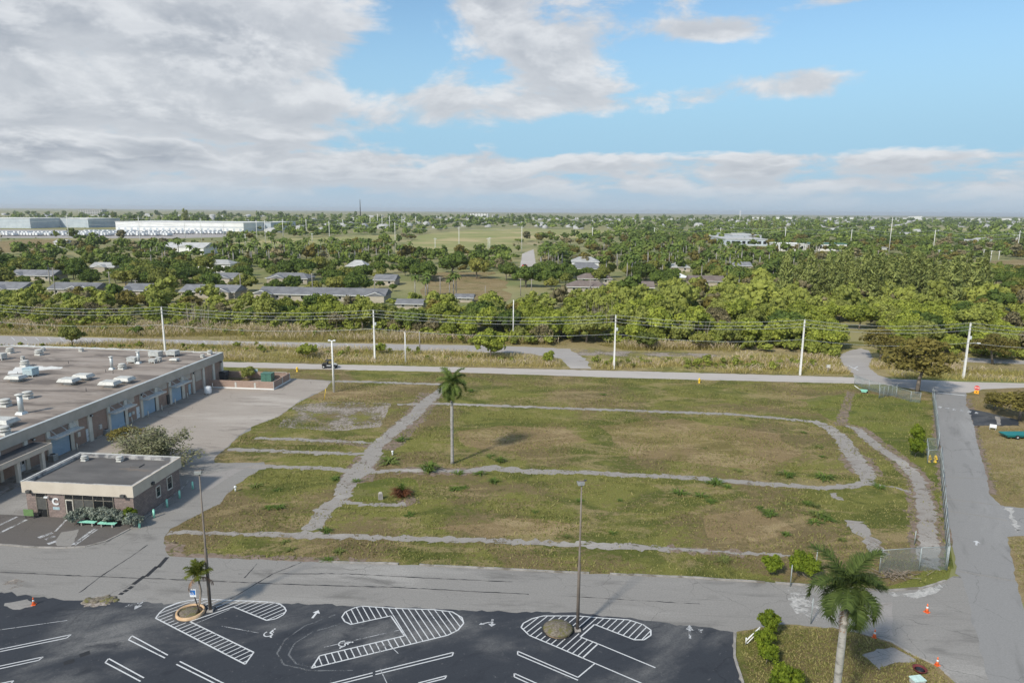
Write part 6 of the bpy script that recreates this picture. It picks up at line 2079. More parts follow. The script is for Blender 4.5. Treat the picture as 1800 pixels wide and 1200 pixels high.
for u, v, s, lab in ((798, 487, 1.55, 'broadest dark shade tree on the brown field near centre'), (838, 490, 1.2, 'dark shade tree adjoining the broadest one near centre')):
    plant('shade_tree', 'shade', *P(u, v).to_2d(), s, lab)

ROADP = [PX([(1476, 634), (1476, 606), (1520, 598), (1545, 640), (1500, 670)]), PX([(1040, 650), (1040, 606), (985, 606), (985, 650)]), PX([(905, 480), (915, 440), (945, 436), (950, 480)])]


def zone(poly, spacing, srange, keep=1.0, fields=True, extra=0.0):
    p = scatter(poly, spacing, rng)
    ok = clear_of(p, extra) & out_of(p, ROADP + (FPX if fields else []))
    ok &= rng.random(len(p)) < keep
    p = p[ok]
    return [(q[0], q[1], rng.uniform(*srange)) for q in p]


# front thicket
th = zone([(-90, 566), (200, 569), (400, 573), (660, 586), (800, 596), (830, 601), (1000, 606), (1000, 530), (840, 545), (720, 528), (430, 527), (-90, 524)], 6.3, (0.45, 1.15), 0.84, False)
th += zone([(1000, 606), (1100, 606), (1300, 612), (1400, 622), (1472, 620), (1478, 560), (1000, 528)], 6.3, (0.5, 1.25), 0.88, False)
th += zone([(1000, 528), (1478, 560), (1540, 600), (1580, 612), (1700, 626), (1950, 634), (1950, 545), (1500, 535), (1380, 510), (1200, 512), (1000, 516)], 6.8, (0.55, 1.25), 0.92, False)
th.sort(key=lambda t: t[1])
far_th = th[290:]
DEEP = ('at the front edge', 'in the second rank', 'in the middle', 'deep inside')
for i_, (x, y, s) in enumerate(th[:290]):
    row = DEEP[min(3, i_ * 4 // 290)]
    u = proj((x, y, 0))[0]
    gap = 0.72 if u < 440 else 1.0
    dark = random.random() < (0.26 if u < 900 else 0.10)
    w = side_of(x, y)
    s *= gap
    if i_ % 10 == 3:
        plant('dry_thicket_tree', 'scrub', x, y, fit(x, y, s * 0.95, 'thicket'), 'dry greyish tree of the thicket, %s, %s of picture' % (row, w), group='dry thicket trees, %s, %s' % (row, w))
    elif dark:
        plant('dark_thicket_tree', 'shade', x, y, fit(x, y, s * 0.78, 'shade'), 'dark leaved tree of the thicket, %s, %s of picture' % (row, w), group='dark thicket trees, %s, %s' % (row, w))
    else:
        s = fit(x, y, s, 'thicket')
        plant('broadleaf_tree', 'thicket', x, y, s, 'bright leaved tree of the thicket, %s, %s of picture' % (row, w), group='bright thicket trees, %s, %s' % (row, w), sz=s * random.uniform(0.85, 1.1))
# casuarinas
pn = zone([(1375, 534), (1500, 545), (1720, 553), (1735, 508), (1560, 492), (1375, 492)], 8.2, (0.75, 1.2), 0.85, False)
pn.sort(key=lambda t: t[1])
for i_, (x, y, s) in enumerate(pn):
    row = ('front', 'middle', 'back')[min(2, i_ * 3 // len(pn))]
    w = side_of(x, y)
    plant('casuarina_tree', 'pine', x, y, s, 'feathery casuarina in the %s rows of the stand behind the thicket, %s' % (row, w), group='casuarina stand, %s rows, %s' % (row, w))
for u, v, s in ((1320, 405, 1.6), (1345, 408, 1.5), (1335, 404, 1.8), (1360, 409, 1.4), (1375, 411, 1.2), (1390, 412, 1.3), (1330, 408, 1.3), (200, 396, 1.8), (325, 400, 2.2), (330, 399, 2.0)):
    x, y = P(u, v).to_2d()
    plant('casuarina_tree', 'pine', x, y, s, 'dark distant conifer rising above the plain, %s' % side_of(x, y), group='distant conifers, ' + side_of(x, y))
# palms
pl = []
pl += zone([(935, 474), (1000, 472), (1000, 446), (940, 446)], 7.0, (1.2, 1.6), 0.8, False, -4)
pl += zone([(1040, 500), (1160, 500), (1300, 512), (1330, 486), (1500, 470), (1500, 440), (1060, 446)], 14.5, (1.15, 1.75), 0.6, False, -4)
pl += zone([(250, 474), (480, 470), (700, 468), (745, 446), (480, 440), (250, 450)], 15, (1.15, 1.7), 0.66, False, -4)
pl += [(*P(u, v).to_2d(), s) for u, v, s in ((730, 524, 1.1), (748, 527, 1.0), (752, 520, 1.1), (790, 523, 1.0), (797, 521, 1.2), (802, 522, 1.1), (88, 500, 1.3), (92, 510, 1.5), (1272, 514, 1.2), (1276, 512, 1.4), (1298, 514, 1.1), (1345, 500, 1.2), (1358, 498, 1.1), (1390, 503, 1.0))]
def hides(x, y, s):
    u = proj((x, y, 0))[0]
    return any(y < yh and u0 - 3 < u < u1 + 3 and proj((x, y, 10.0 * s))[1] < v for u0, u1, v, yh in VIEW)


pl = [t for t in pl if random.random() < 0.25 or not hides(*t)]
pl.sort(key=lambda t: t[1])
for i_, (x, y, s) in enumerate(pl[:290]):
    w = side_of(x, y)
    row = ('nearer', 'farther')[i_ > min(len(pl), 290) // 2]
    plant('palm_tree', 'palm', x, y, s, 'one of the %s tall palms among the houses in the middle distance, %s' % (row, w), group='%s palms among the houses, %s' % (row, w))
# shade trees among the houses
sh = zone([(-120, 521), (430, 521), (700, 520), (760, 500), (1000, 512), (1400, 505), (1420, 470), (-120, 470)], 10.5, (0.5, 1.15), 0.80, True, -1.5)
sh += zone([(1600, 512), (2000, 530), (2000, 482), (1560, 480)], 12.5, (0.7, 1.1), 0.9, True, 0)
sh.sort(key=lambda t: t[1])
for i_, (x, y, s) in enumerate(sh[:290]):
    w = side_of(x, y)
    row = ('front', 'middle', 'rear')[min(2, i_ * 3 // 290)]
    plant('shade_tree', 'shade', x, y, fit(x, y, s, 'shade'), 'shade tree by the %s houses of the middle distance, %s' % (row, w), group='shade trees by the %s houses, %s' % (row, w))
rest += [(x, y, s * 0.95, rng.uniform(0.2, 0.75)) for x, y, s in sh[290:]]
rest += [(x, y, s, rng.uniform(0.05, 0.8)) for x, y, s in zone([(-200, 470), (1420, 470), (1560, 480), (2050, 482), (2050, 440), (-200, 430)], 12.5, (0.5, 1.25), 0.70)]
rest += [(x, y, s, rng.uniform(0.0, 0.8)) for x, y, s in zone([(-250, 430), (2100, 440), (2100, 414), (-250, 406)], 18, (0.8, 1.4), 0.66)]
rest += [(x, y, s, rng.uniform(0.0, 0.7)) for x, y, s in zone([(-300, 406), (2100, 414), (2100, 397), (-300, 386)], 40, (1.1, 2.0), 0.66, True)]
rest += [(x, y, s, rng.uniform(0.0, 0.5)) for x, y, s in zone([(-300, 386), (2100, 397), (2100, 390.5), (-300, 376.5)], 100, (1.4, 2.6), 0.8, False)]
rest = [(x, y, fit(x, y, s, 'far') if y < 1500 else s, tn) for x, y, s, tn in rest]
print('trees: thicket', len(th), 'pine', len(pn), 'palm', len(pl), 'shade', len(sh), 'rest', len(rest))


def mass(name, pts, ncard, size, label, mat='leaf_far', nl=11, bu=6, bv=4):
    """trees beyond the individually built ones as one mass of crowns"""
    rg = np.random.default_rng(9)
    tmpl = []
    for k in range(6):
        lob = lobes_of(rg, 5.2, 0.4, 8.6, nl, (0.18, 0.42) if nl > 8 else (0.30, 0.52))
        bag = Bag()
        tot = sum(r * r for c, r in lob)
        for c, r in lob:
            lt = rg.uniform(-0.18, 0.18)
            V, Q = ball(c, r * 0.8, bu, bv, (1, 1, 0.85))
            bag.add(V + rg.normal(0, 0.12, V.shape), Q, lt)
            n = max(3, int(ncard * r * r / tot))
            d = unit(rg.normal(size=(n, 3)))
            d[:, 2] = np.abs(d[:, 2]) * 0.9 - 0.1
            V, Q = cards(c + d * r, d + rg.normal(0, 0.5, d.shape), size * rg.uniform(0.6, 1.4, n), rg, 0.7)
            bag.add(V, Q, np.repeat(lt + rg.normal(0, 0.16, n), 4))
        tmpl.append((np.concatenate(bag.V), np.concatenate(bag.Q), np.concatenate(bag.T)))
    Vs, Qs, Ts, off = [], [], [], 0
    for i, (x, y, s, tn) in enumerate(pts):
        V, Q, T = tmpl[i % 6]
        a = rg.uniform(0, 6.28)
        ca, sa = math.cos(a), math.sin(a)
        sx = s * rg.uniform(0.7, 1.3)
        sz = s * rg.uniform(0.6, 1.25)
        W = np.empty_like(V)
        W[:, 0] = (V[:, 0] * ca - V[:, 1] * sa) * sx + x
        W[:, 1] = (V[:, 0] * sa + V[:, 1] * ca) * sx + y
        W[:, 2] = V[:, 2] * sz
        Vs.append(W)
        Qs.append(Q + off)
        Ts.append(T + tn)
        off += len(V)
    me = np_mesh(name, np.concatenate(Vs), np.concatenate(Qs), M[mat], np.clip(np.concatenate(Ts), 0, 1))
    return tag(link(name, me), label, 'woodland', kind='stuff')


fth = [(x, y, fit(x, y, s, 'far') * 0.95, rng.uniform(0.2, 0.85)) for x, y, s in far_th]
fk = rng.random(len(fth))
mass('thicket_wood', [t for t, q in zip(fth, fk) if q < 0.72], 300, 0.85, 'mass of bright green crowns at the back of the thicket', 'leaf')
mass('thicket_wood', [t for t, q in zip(fth, fk) if 0.72 <= q < 0.86], 300, 0.8, 'olive crowns scattered at the back of the thicket', 'leaf_olive')
mass('thicket_wood', [t for t, q in zip(fth, fk) if 0.86 <= q < 0.93], 160, 0.7, 'dry greyish crowns scattered at the back of the thicket', 'leaf_dry')
mass('thicket_wood', [t for t, q in zip(fth, fk) if 0.93 <= q], 300, 0.9, 'dark crowns scattered at the back of the thicket', 'leaf_dark')
ug = []
for poly, n in (([(-90, 574), (400, 580), (660, 592), (830, 606), (830, 575), (400, 550), (-90, 548)], 420), ([(1060, 606), (1300, 616), (1470, 624), (1474, 585), (1060, 580)], 420), ([(1536, 622), (1700, 632), (1950, 640), (1950, 590), (1560, 585)], 420), ([(900, 606), (980, 606), (990, 570), (880, 570)], 120), ([(1420, 628), (1474, 634), (1470, 615), (1420, 615)], 40)):
    q = scatter_n(poly, n, rng)
    q = q[out_of(q, ROADP)]
    ug += [(x, y, rng.uniform(0.16, 0.40), rng.uniform(0.1, 0.8)) for x, y in q]
for poly in ([(-90, 618), (400, 622), (800, 636), (985, 642), (850, 622), (400, 608), (-90, 610)], [(1045, 645), (1400, 652), (1480, 650), (1300, 634), (1045, 638)], [(-90, 584), (400, 592), (850, 603), (850, 598), (400, 580), (-90, 570)]):
    ug += [(x, y, rng.uniform(0.07, 0.22), rng.uniform(0.1, 0.7)) for x, y in scatter_n(poly, 80, rng)]
mass('undergrowth', ug, 90, 1.6, 'low scrub filling the ground along the thicket edge', 'leaf')
rest.sort(key=lambda t: t[1])
near = [t for t in rest if t[1] < 900]
farr = [t for t in rest if t[1] >= 900]
rk = rng.random(len(near))
mass('woodland', [t for t, q in zip(near, rk) if q < 0.62], 120, 1.25, 'mass of mixed green tree crowns in the middle distance')
mass('woodland', [t for t, q in zip(near, rk) if 0.62 <= q < 0.80], 120, 1.1, 'yellowish olive crowns scattered through the middle distance', 'leaf_olive')
mass('woodland', [t for t, q in zip(near, rk) if 0.80 <= q < 0.91], 90, 1.0, 'greyish dry scrub crowns scattered through the middle distance', 'leaf_dry')
mass('woodland', [t for t, q in zip(near, rk) if 0.91 <= q], 130, 1.2, 'dark evergreen crowns scattered through the middle distance', 'leaf_dark')
mass('far_woodland', farr, 24, 2.8, 'mass of far tree crowns reaching to the horizon', 'leaf_far', 5, 5, 3)
# far suburb: tiny pale roofs nobody could count
Vs, Qs, off = [], [], 0
hp = []
for poly, sp, kp in (([(700, 402), (2000, 410), (2000, 392), (700, 382)], 75, 0.30), ([(-200, 384), (700, 396), (700, 380), (-200, 376)], 130, 0.35), ([(480, 412), (700, 404), (700, 396), (480, 398)], 50, 0.3), ([(1500, 432), (2000, 440), (2000, 412), (1500, 410)], 45, 0.12)):
    q = scatter(poly, sp, rng)
    q = q[out_of(q, FPX) & (rng.random(len(q)) < kp)]
    hp.append(q)
hp = np.concatenate(hp)
bx = np.array([(-1, -1, 0), (1, -1, 0), (1, 1, 0), (-1, 1, 0), (-1, -1, 0.6), (1, -1, 0.6), (1, 1, 0.6), (-1, 1, 0.6), (-0.6, 0, 1), (0.6, 0, 1)])
bq = np.array([(0, 1, 5, 4), (1, 2, 6, 5), (2, 3, 7, 6), (3, 0, 4, 7), (4, 5, 9, 8), (6, 7, 8, 9), (5, 6, 9, 9), (7, 4, 8, 8)])
bt = np.array([[a, b, c] for q in bq for a, b, c in ((q[0], q[1], q[2]), (q[0], q[2], q[3])) if len({a, b, c}) == 3])
for x, y in hp:
    a = rng.choice([0.0, 1.57]) - 0.07
    V = bx * np.array([rng.uniform(7, 13), rng.uniform(5, 8), rng.uniform(6, 10)])
    W = V.copy()
    W[:, 0] = V[:, 0] * math.cos(a) - V[:, 1] * math.sin(a) + x
    W[:, 1] = V[:, 0] * math.sin(a) + V[:, 1] * math.cos(a) + y
    Vs.append(W)
    Qs.append(bt + off)
    off += len(bx)
tag(link('far_suburb', np_mesh('far_suburb', np.concatenate(Vs), np.concatenate(Qs), M['pale_roof'])), 'scatter of tiny pale roofs toward the horizon', 'houses', kind='stuff')
print('far roofs', len(hp))

# ------------------------------------------------------------------ tall grass, turf, weeds
def blades(name, p, h, w, mat, label, cat, lean=0.25, z0=0.0, parent=None, tint=None, flare=0.35):
    N = len(p)
    a = rng.uniform(0, 2 * math.pi, N)
    dx = np.stack([np.cos(a), np.sin(a), np.zeros(N)], 1)
    ln = rng.normal(0, lean, (N, 2)) * h[:, None]
    base = np.stack([p[:, 0], p[:, 1], np.full(N, z0)], 1)
    top = base + np.stack([ln[:, 0], ln[:, 1], h], 1)
    V = np.stack([base - dx * w[:, None] / 2, base + dx * w[:, None] / 2, top + dx * w[:, None] * flare, top - dx * w[:, None] * flare], 1).reshape(-1, 3)
    Q = np.arange(4 * N).reshape(N, 4)
    t = np.repeat(rng.uniform(0, 1, N) if tint is None else tint, 4)
    o = link(name, np_mesh(name, V, Q, M[mat], np.clip(t, 0, 1)), parent)
    return tag(o, label, cat, kind='stuff')


def clumpy(p, scale, thr):
    """keep points where a cheap wave field is high"""
    f = np.sin(p[:, 0] / scale + 1.3 * np.sin(p[:, 1] / scale * 1.7)) + np.sin(p[:, 1] / scale * 1.3 + 2 * np.sin(p[:, 0] / scale * 0.37))
    return f


S1 = [[(-100, 606), (0, 612), (60, 611), (200, 603), (400, 608), (600, 615), (850, 622), (985, 634), (985, 646), (800, 643.5), (395, 634.5), (-100, 622)], [(1042, 638), (1290, 634), (1465, 640), (1494, 658), (1400, 658.5), (1100, 650.5), (1042, 649)], [(1690, 652), (2000, 659), (2000, 677), (1690, 669)], [(1290, 622), (1470, 630), (1478, 645), (1300, 634)], [(1536, 630), (1690, 640), (1690, 668), (1580, 666), (1530, 646)]]
S2 = [[(-100, 566), (400, 572), (660, 586), (850, 597), (1000, 607), (850, 605.5), (600, 601.5), (400, 597.5), (0, 588), (-100, 585)], [(1050, 606), (1290, 612), (1300, 620), (1100, 616)]]
pts = np.concatenate([scatter_n(S1[0], 30000, rng), scatter_n(S1[1], 11000, rng), scatter_n(S1[2], 9000, rng), scatter_n(S1[3], 5000, rng), scatter_n(S1[4], 7000, rng)])
f = clumpy(pts, 4.0, 0)
gp = clumpy(pts * np.array([0.6, 1.6]) + 31.0, 5.3, 0) + rng.normal(0, 0.6, len(pts)) > -0.95
pts, f = pts[gp], f[gp]
h = np.clip(rng.normal(0.72, 0.34, len(pts)) + f * 0.18, 0.15, 1.9)
blades('tall_grass', pts, h, rng.uniform(0.05, 0.11, len(pts)), 'reed', 'band of tall green and golden grass along the pale road', 'tall grass', 0.42, tint=np.clip(0.5 + f * 0.18 + rng.normal(0, 0.2, len(pts)), 0, 1))
k = (rng.random(len(pts)) < 0.30) & (f + rng.normal(0, 0.6, len(pts)) > -0.1)
tp = pts[k]
blades('grass_plumes', tp, rng.uniform(0.5, 0.95, len(tp)), rng.uniform(0.06, 0.13, len(tp)), 'plume', 'pale seed plumes above the roadside tall grass', 'tall grass', 0.75, 0.6, flare=0.5)
pts = np.concatenate([scatter_n(S2[0], 42000, rng), scatter_n(S2[1], 5000, rng)])
f = clumpy(pts, 6.0, 0)
gp = clumpy(pts * np.array([0.6, 1.6]) + 77.0, 6.3, 0) + rng.normal(0, 0.6, len(pts)) > -0.95
pts, f = pts[gp], f[gp]
h = np.clip(rng.normal(0.95, 0.45, len(pts)) + f * 0.25, 0.2, 2.5)
blades('tall_grass', pts, h, rng.uniform(0.05, 0.13, len(pts)), 'reed', 'band of tall golden grass behind the far parking strip', 'tall grass', 0.42, tint=np.clip(0.62 + f * 0.15 + rng.normal(0, 0.2, len(pts)), 0, 1))
k = (rng.random(len(pts)) < 0.28) & (f + rng.normal(0, 0.6, len(pts)) > -0.1)
tp = pts[k]
blades('grass_plumes', tp, rng.uniform(0.7, 1.3, len(tp)), rng.uniform(0.07, 0.15, len(tp)), 'plume', 'pale seed plumes above the grass behind the far strip', 'tall grass', 0.75, 0.85, flare=0.5)
# grey bare saplings in the thicket
pts = np.concatenate([scatter_n([(1030, 590), (1085, 592), (1090, 560), (1030, 555)], 300, rng), scatter_n([(1190, 606), (1240, 606), (1240, 585), (1190, 585)], 60, rng), scatter_n([(330, 585), (370, 585), (370, 560), (330, 560)], 60, rng)])
blades('bare_saplings', pts, rng.uniform(3.5, 8.5, len(pts)), rng.uniform(0.12, 0.22, len(pts)), 'twig', 'pale leafless saplings standing in the thicket', 'saplings', 0.08, flare=0.1)
# turf blades on the lot, kept off paving
LAWN = [(300, 975), (290, 950), (340, 905), (420, 850), (470, 815), (380, 808), (440, 755), (580, 670), (800, 655), (1100, 665), (1500, 675), (1630, 705), (1650, 800), (1668, 1000), (1640, 1020), (1560, 1034), (1000, 1004), (500, 984)]
hard = [strip_pts(PX(q), w) for _, q, w in PATHS] + [PX([(1516, 1150), (1545, 1140), (1570, 1137), (1612, 1160), (1565, 1168), (1545, 1174)]), PX(YARD), PX([(512, 742), (530, 720), (575, 714), (672, 716), (655, 742), (600, 748)])]


def off_paving(p):
    free = out_of(p, hard[-3:])
    return p[free & (out_of(p, hard[:-3]) | (rng.random(len(p)) < 0.12))]


pts = off_paving(scatter_n(LAWN, 130000, rng))
f = clumpy(pts, 2.6, 0)
pts, f = pts[f + rng.normal(0, 1.0, len(pts)) > -0.5], f[f + 0 > -9][:]
f = clumpy(pts, 2.6, 0)
blades('turf_grass', pts, np.clip(rng.gamma(3.0, 0.032, len(pts)) + np.maximum(f, 0) * 0.03, 0.03, 0.36), rng.uniform(0.06, 0.15, len(pts)), 'blade', 'short ragged grass blades over the vacant lot', 'grass', 0.6, tint=np.clip(0.5 - f * 0.12 + rng.normal(0, 0.25, len(pts)), 0, 1))
pts = np.concatenate([scatter_n([(1298, 1110), (1375, 1099), (1470, 1106), (1565, 1130), (1640, 1170), (1700, 1240), (1325, 1240)], 16000, rng), scatter_n([(1702, 700), (1850, 690), (1850, 730), (1706, 716)], 4000, rng), scatter_n([(1716, 752), (1850, 752), (1850, 880), (1766, 885), (1740, 840)], 9000, rng), scatter_n([(1776, 948), (1850, 948), (1900, 1100), (1803, 1062)], 2500, rng), scatter_n([(395, 648), (800, 656), (1100, 667), (1500, 676), (1500, 690), (1100, 680), (790, 668), (510, 660)], 6000, rng)])
pts = off_paving(pts)
blades('turf_grass', pts, np.clip(rng.gamma(2.5, 0.03, len(pts)), 0.03, 0.28), rng.uniform(0.04, 0.10, len(pts)), 'blade', 'short ragged grass on the turf island and verges', 'grass', 0.6)


def weed_mesh(seed, n=46, L=0.8):
    rg = np.random.default_rng(seed)
    bag = Bag()
    for k in range(n):
        a = rg.uniform(0, 6.28)
        e = rg.uniform(0.5, 1.5)
        l = L * rg.uniform(0.5, 1.1)
        r0 = rg.uniform(0, 0.35)
        d = np.array([math.cos(a), math.sin(a), 0])
        sd = np.array([-math.sin(a), math.cos(a), 0]) * 0.045
        p0 = d * r0 + rg.normal(0, 0.1, 3) * np.array([1, 1, 0])
        p1 = p0 + d * l * 0.45 * math.cos(e) + np.array([0, 0, l * 0.55 * math.sin(e) + 0.08])
        p2 = p1 + d * l * 0.55 + np.array([0, 0, -l * 0.08])
        V = np.array([p0 - sd, p0 + sd, p1 + sd, p1 - sd, p2 + sd * 0.3, p2 - sd * 0.3])
        bag.add(V, np.array([(0, 1, 2, 3), (3, 2, 4, 5)]), rg.uniform(0, 1))
    return bag.mesh('weed_clump', M['leaf_weed'])


WM = [weed_mesh(k) for k in range(4)]
WEEDS = [(1438, 908, 2.0), (1452, 912, 1.5), (1432, 918, 1.3), (1336, 893, 1.0), (1352, 903, 1.3), (1442, 906, 1.5), (1250, 882, 0.9), (1195, 868, 1.3), (1232, 872, 1.0), (1418, 886, 1.5), (1432, 890, 1.2), (1382, 886, 0.9), (1258, 850, 1.6), (1246, 849, 1.0), (1278, 856, 0.9), (1298, 828, 1.0), (1383, 836, 1.4), (1448, 841, 1.6), (1303, 737, 1.0), (1412, 760, 1.0), (1440, 786, 1.2), (1446, 803, 0.8), (1545, 857, 1.2),
         (707, 773, 1.4), (703, 776, 1.0), (685, 812, 1.9), (678, 806, 1.3), (862, 802, 1.0), (845, 833, 1.3), (806, 832, 1.1), (868, 847, 1.2), (828, 688, 1.2), (450, 855, 1.2), (488, 862, 0.9), (590, 842, 1.1), (472, 893, 1.0), (490, 893, 1.0), (500, 953, 0.8), (572, 934, 1.2), (596, 970, 1.2), (577, 984, 1.4), (510, 967, 0.8), (1353, 906, 1.0), (1382, 940, 0.9), (995, 943, 0.8), (1077, 938, 0.8), (1270, 985, 0.8), (1060, 694, 0.9), (627, 846, 1.0), (1090, 880, 0.9), (940, 900, 0.8), (720, 905, 1.0), (1020, 880, 0.8), (1520, 920, 0.9), (1480, 950, 0.8), (800, 860, 1.1), (815, 858, 1.2), (1275, 983, 0.9)]
for u, v, s in WEEDS:
    x, y = P(u, v).to_2d()
    w = side_of(x, y)
    o = tag(link('weed_clump', WM[random.randrange(4)], None, (x, y, 0), random.uniform(0, 6)), 'green weed clump in the lot turf, %s of the picture, %s part' % (w, 'rear' if v < 780 else ('front' if v > 880 else 'middle')), 'weed', 'weed clumps on the lot, %s %s' % (w, 'rear' if v < 780 else ('front' if v > 880 else 'middle')))
    s *= random.uniform(0.7, 1.25)
    o.scale = (s * random.uniform(0.8, 1.4), s, s * random.uniform(0.35, 0.65))
# taller tussock by the palm
for u, v, s, lab in ((756, 828, 3.0, 'tall yellow green grass tussock left of the lone palm'), (880, 812, 1.8, 'straw coloured tussock right of the lone palm')):
    o = tag(link('grass_tussock', WM[1], None, P(u, v), 1.0), lab, 'weed')
    o.scale = (s * 0.75, s * 0.75, s * 0.8)
t = empty('russet_plant', P(706, 872), 0, 'russet spiky plant with green top beside the concrete stub', 'plant')
o = link('outer_leaves', weed_mesh(31, 160, 1.4), t)
o.data.materials.clear()
o.data.materials.append(M['leaf_red'])
o.scale = (1.25, 1.25, 1.3)
o = link('green_top', weed_mesh(32, 60, 1.0), t, (0, 0, 0.9))
o.scale = (0.9, 0.9, 1.3)
t = empty('brush_pile', P(1574, 1014), 0, 'pile of dry grey branches behind the big palm crown', 'brush pile')
for k in range(60):
    a, l = random.uniform(0, 6.28), random.uniform(0.6, 1.6)
    x, y = random.gauss(0, 1.3), random.gauss(0, 0.35)
    MB().tube([(x, y, random.uniform(0.02, 0.3)), (x + math.cos(a) * l, y + math.sin(a) * l * 0.6, random.uniform(0.1, 0.85))], 0.03, 4).build('branch', M['twig'], t)

# bushes
for u, v, s, sz, lab in ((1355, 1008, 0.9, 0.95, 'round bright green bush on the front turf, left of its larger neighbour'), (1408, 1013, 1.15, 1.2, 'larger bright green bush on the front turf beside the palm crown'), (1420, 1016, 1.1, 1.0, 'bright bush half hidden by the palm crown'),
                         (1609, 780, 1.05, 1.5, 'upper clipped bright green hedge bush on the turf by the fence'), (1608, 804, 1.05, 1.45, 'lower clipped bright green hedge bush on the turf by the fence'), (1352, 1118, 0.8, 1.1, 'rear bush of the bright hedge on the turf island'), (1343, 1142, 0.8, 0.9, 'middle bush of the bright hedge on the turf island'), (1346, 1166, 0.75, 0.9, 'front bush of the bright hedge on the turf island'), (1377, 1222, 1.1, 1.15, 'bright bush at the bottom picture edge on the turf island')):
    plant('hedge_bush', 'bush', *P(u, v).to_2d(), s, lab, 'bush', 'bright green bushes', sz=sz)
for k, (u, v, s) in enumerate(((131, 923, 0.80), (148, 917, 0.85), (165, 918, 0.9), (182, 919, 0.9), (199, 921, 0.88), (216, 923, 0.85), (231, 926, 0.85), (241, 927, 0.7))):
    plant('silver_shrub', 'hedge', *P(u, v).to_2d(), s, '%s silver leaved shrub before the storefront, counted from the door side' % ORD[k], 'shrub', 'silver shrubs before the storefront', sz=s * 1.05, z=0.02)
plant('hedge_bush', 'bush', *P(228, 921).to_2d(), 0.7, 'green bush among the silver shrubs at the building corner', 'bush', sz=0.95)

# thin leaved multi-stem tree behind the small building
tb = P(268, 822)
th_ = HT(748, tb)
t = empty('sparse_tree', tb, 0, 'thin grey green tree with many stems behind the small building', 'tree')
mb = MB()
rg = np.random.default_rng(77)
tips = []
for k in range(40):
    a = rg.uniform(0, 6.28)
    e = rg.uniform(0.25, 1.5)
    L = rg.uniform(3.6, 5.4)
    d = Vector((math.cos(a) * math.cos(e) * 1.25, math.sin(a) * math.cos(e) * 1.1, math.sin(e)))
    p0 = Vector((rg.normal(0, 0.2), rg.normal(0, 0.2), 0))
    p1 = p0 + d * L * 0.5 + Vector((0, 0, 0.6))
    p2 = p1 + d * L * 0.5 + Vector((0, 0, 0.1))
    mb.tube([p0, p1, p2], [0.09, 0.06, 0.02], 5, cap=False)
    for q in range(9):
        b0 = p0.lerp(p1, rg.uniform(0.5, 1)) if q < 3 else p1.lerp(p2, rg.uniform(0, 1))
        dd = Vector(rg.normal(0, 1, 3)) * 0.6 + d
        b1 = b0 + dd * rg.uniform(0.35, 0.9)
        mb.tube([b0, b1], [0.03, 0.012], 4, cap=False)
        tips += [(b0.lerp(b1, f)) for f in (0.4, 0.7, 1.0)]
mb.build('stems', M['bark'], t)
tips = np.array([tuple(v) for v in tips])
bag = Bag()
for q in range(9):
    c = tips + rg.normal(0, 0.32, tips.shape)
    V, Q = cards(c, rg.normal(0, 1, c.shape) + np.array([0, 0, 0.5]), rg.uniform(0.12, 0.26, len(c)), rg, 0.7)
    bag.add(V, Q, np.repeat(rg.uniform(0, 1, len(c)), 4))
link('crown', bag.mesh('sparse_crown', M['leaf_sparse']), t)
mz = max(v[2] for v in mb.v)
t.scale = (1.45, 1.15, th_ / (mz + 0.3))
plant('broadleaf_tree', 'olive', *P(222, 782).to_2d(), 0.55, 'low olive shrub tree by the long wall behind the small building', sz=0.34)


# ------------------------------------------------------------------ feather palms
def frond_mesh(name, seed, L, droop, nleaf, leaf_len, mat, e0=0.0, width=0.085, plane=0.35):
    """one pinnate leaf: rachis with leaflets hanging on both sides; starts along +x"""
    rg = np.random.default_rng(seed)
    n = 14
    pts, ang, p = [Vector((0, 0, 0))], e0, Vector((0, 0, 0))
    for j in range(n):
        p = p + Vector((math.cos(ang), 0, math.sin(ang))) * (L / n)
        ang -= droop / n * (0.4 + 1.2 * j / n)
        pts.append(p)
    V, Q, T = [], [], []
    for i in range(nleaf):
        f = 0.10 + 0.90 * i / (nleaf - 1)
        x = f * n
        j = min(int(x), n - 1)
        c = pts[j].lerp(pts[j + 1], x - j)
        tg = (pts[j + 1] - pts[j]).normalized()
        up = Vector((0, 1, 0)).cross(tg) * -1
        ll = leaf_len * (0.45 + 0.75 * math.sin(math.pi * min(1, f * 0.86 + 0.12))) * rg.uniform(0.85, 1.1)
        for s in (-1, 1):
            lift = rg.normal(plane, 0.30)
            d = (Vector((0, s, 0)) * 0.85 + tg * 0.55 + up * lift).normalized()
            e1 = c + d * ll * 0.5
            d2 = (d + Vector((0, 0, -0.75))).normalized()
            e2 = e1 + d2 * ll * 0.5
            w = tg * width * 0.5
            b = len(V)
            V += [c - w, c + w, e1 + w, e1 - w, e2 + w * 0.3, e2 - w * 0.3]
            Q += [(b, b + 1, b + 2, b + 3), (b + 3, b + 2, b + 4, b + 5)]
            T += [min(1, max(0, rg.normal(0.5, 0.22)))] * 6
    for j in range(n):
        b = len(V)
        r0, r1 = 0.05 * (1 - j / n) + 0.012, 0.05 * (1 - (j + 1) / n) + 0.012
        for q, r in ((pts[j], r0), (pts[j + 1], r1)):
            V += [q + Vector((0, r, 0)), q + Vector((0, -r * 0.5, r)), q + Vector((0, -r * 0.5, -r))]
        for k in range(3):
            Q.append((b + k, b + (k + 1) % 3, b + 3 + (k + 1) % 3, b + 3 + k))
        T += [0.8] * 6
    return np_mesh(name, np.array([tuple(v) for v in V]), np.array(Q), mat, np.array(T))


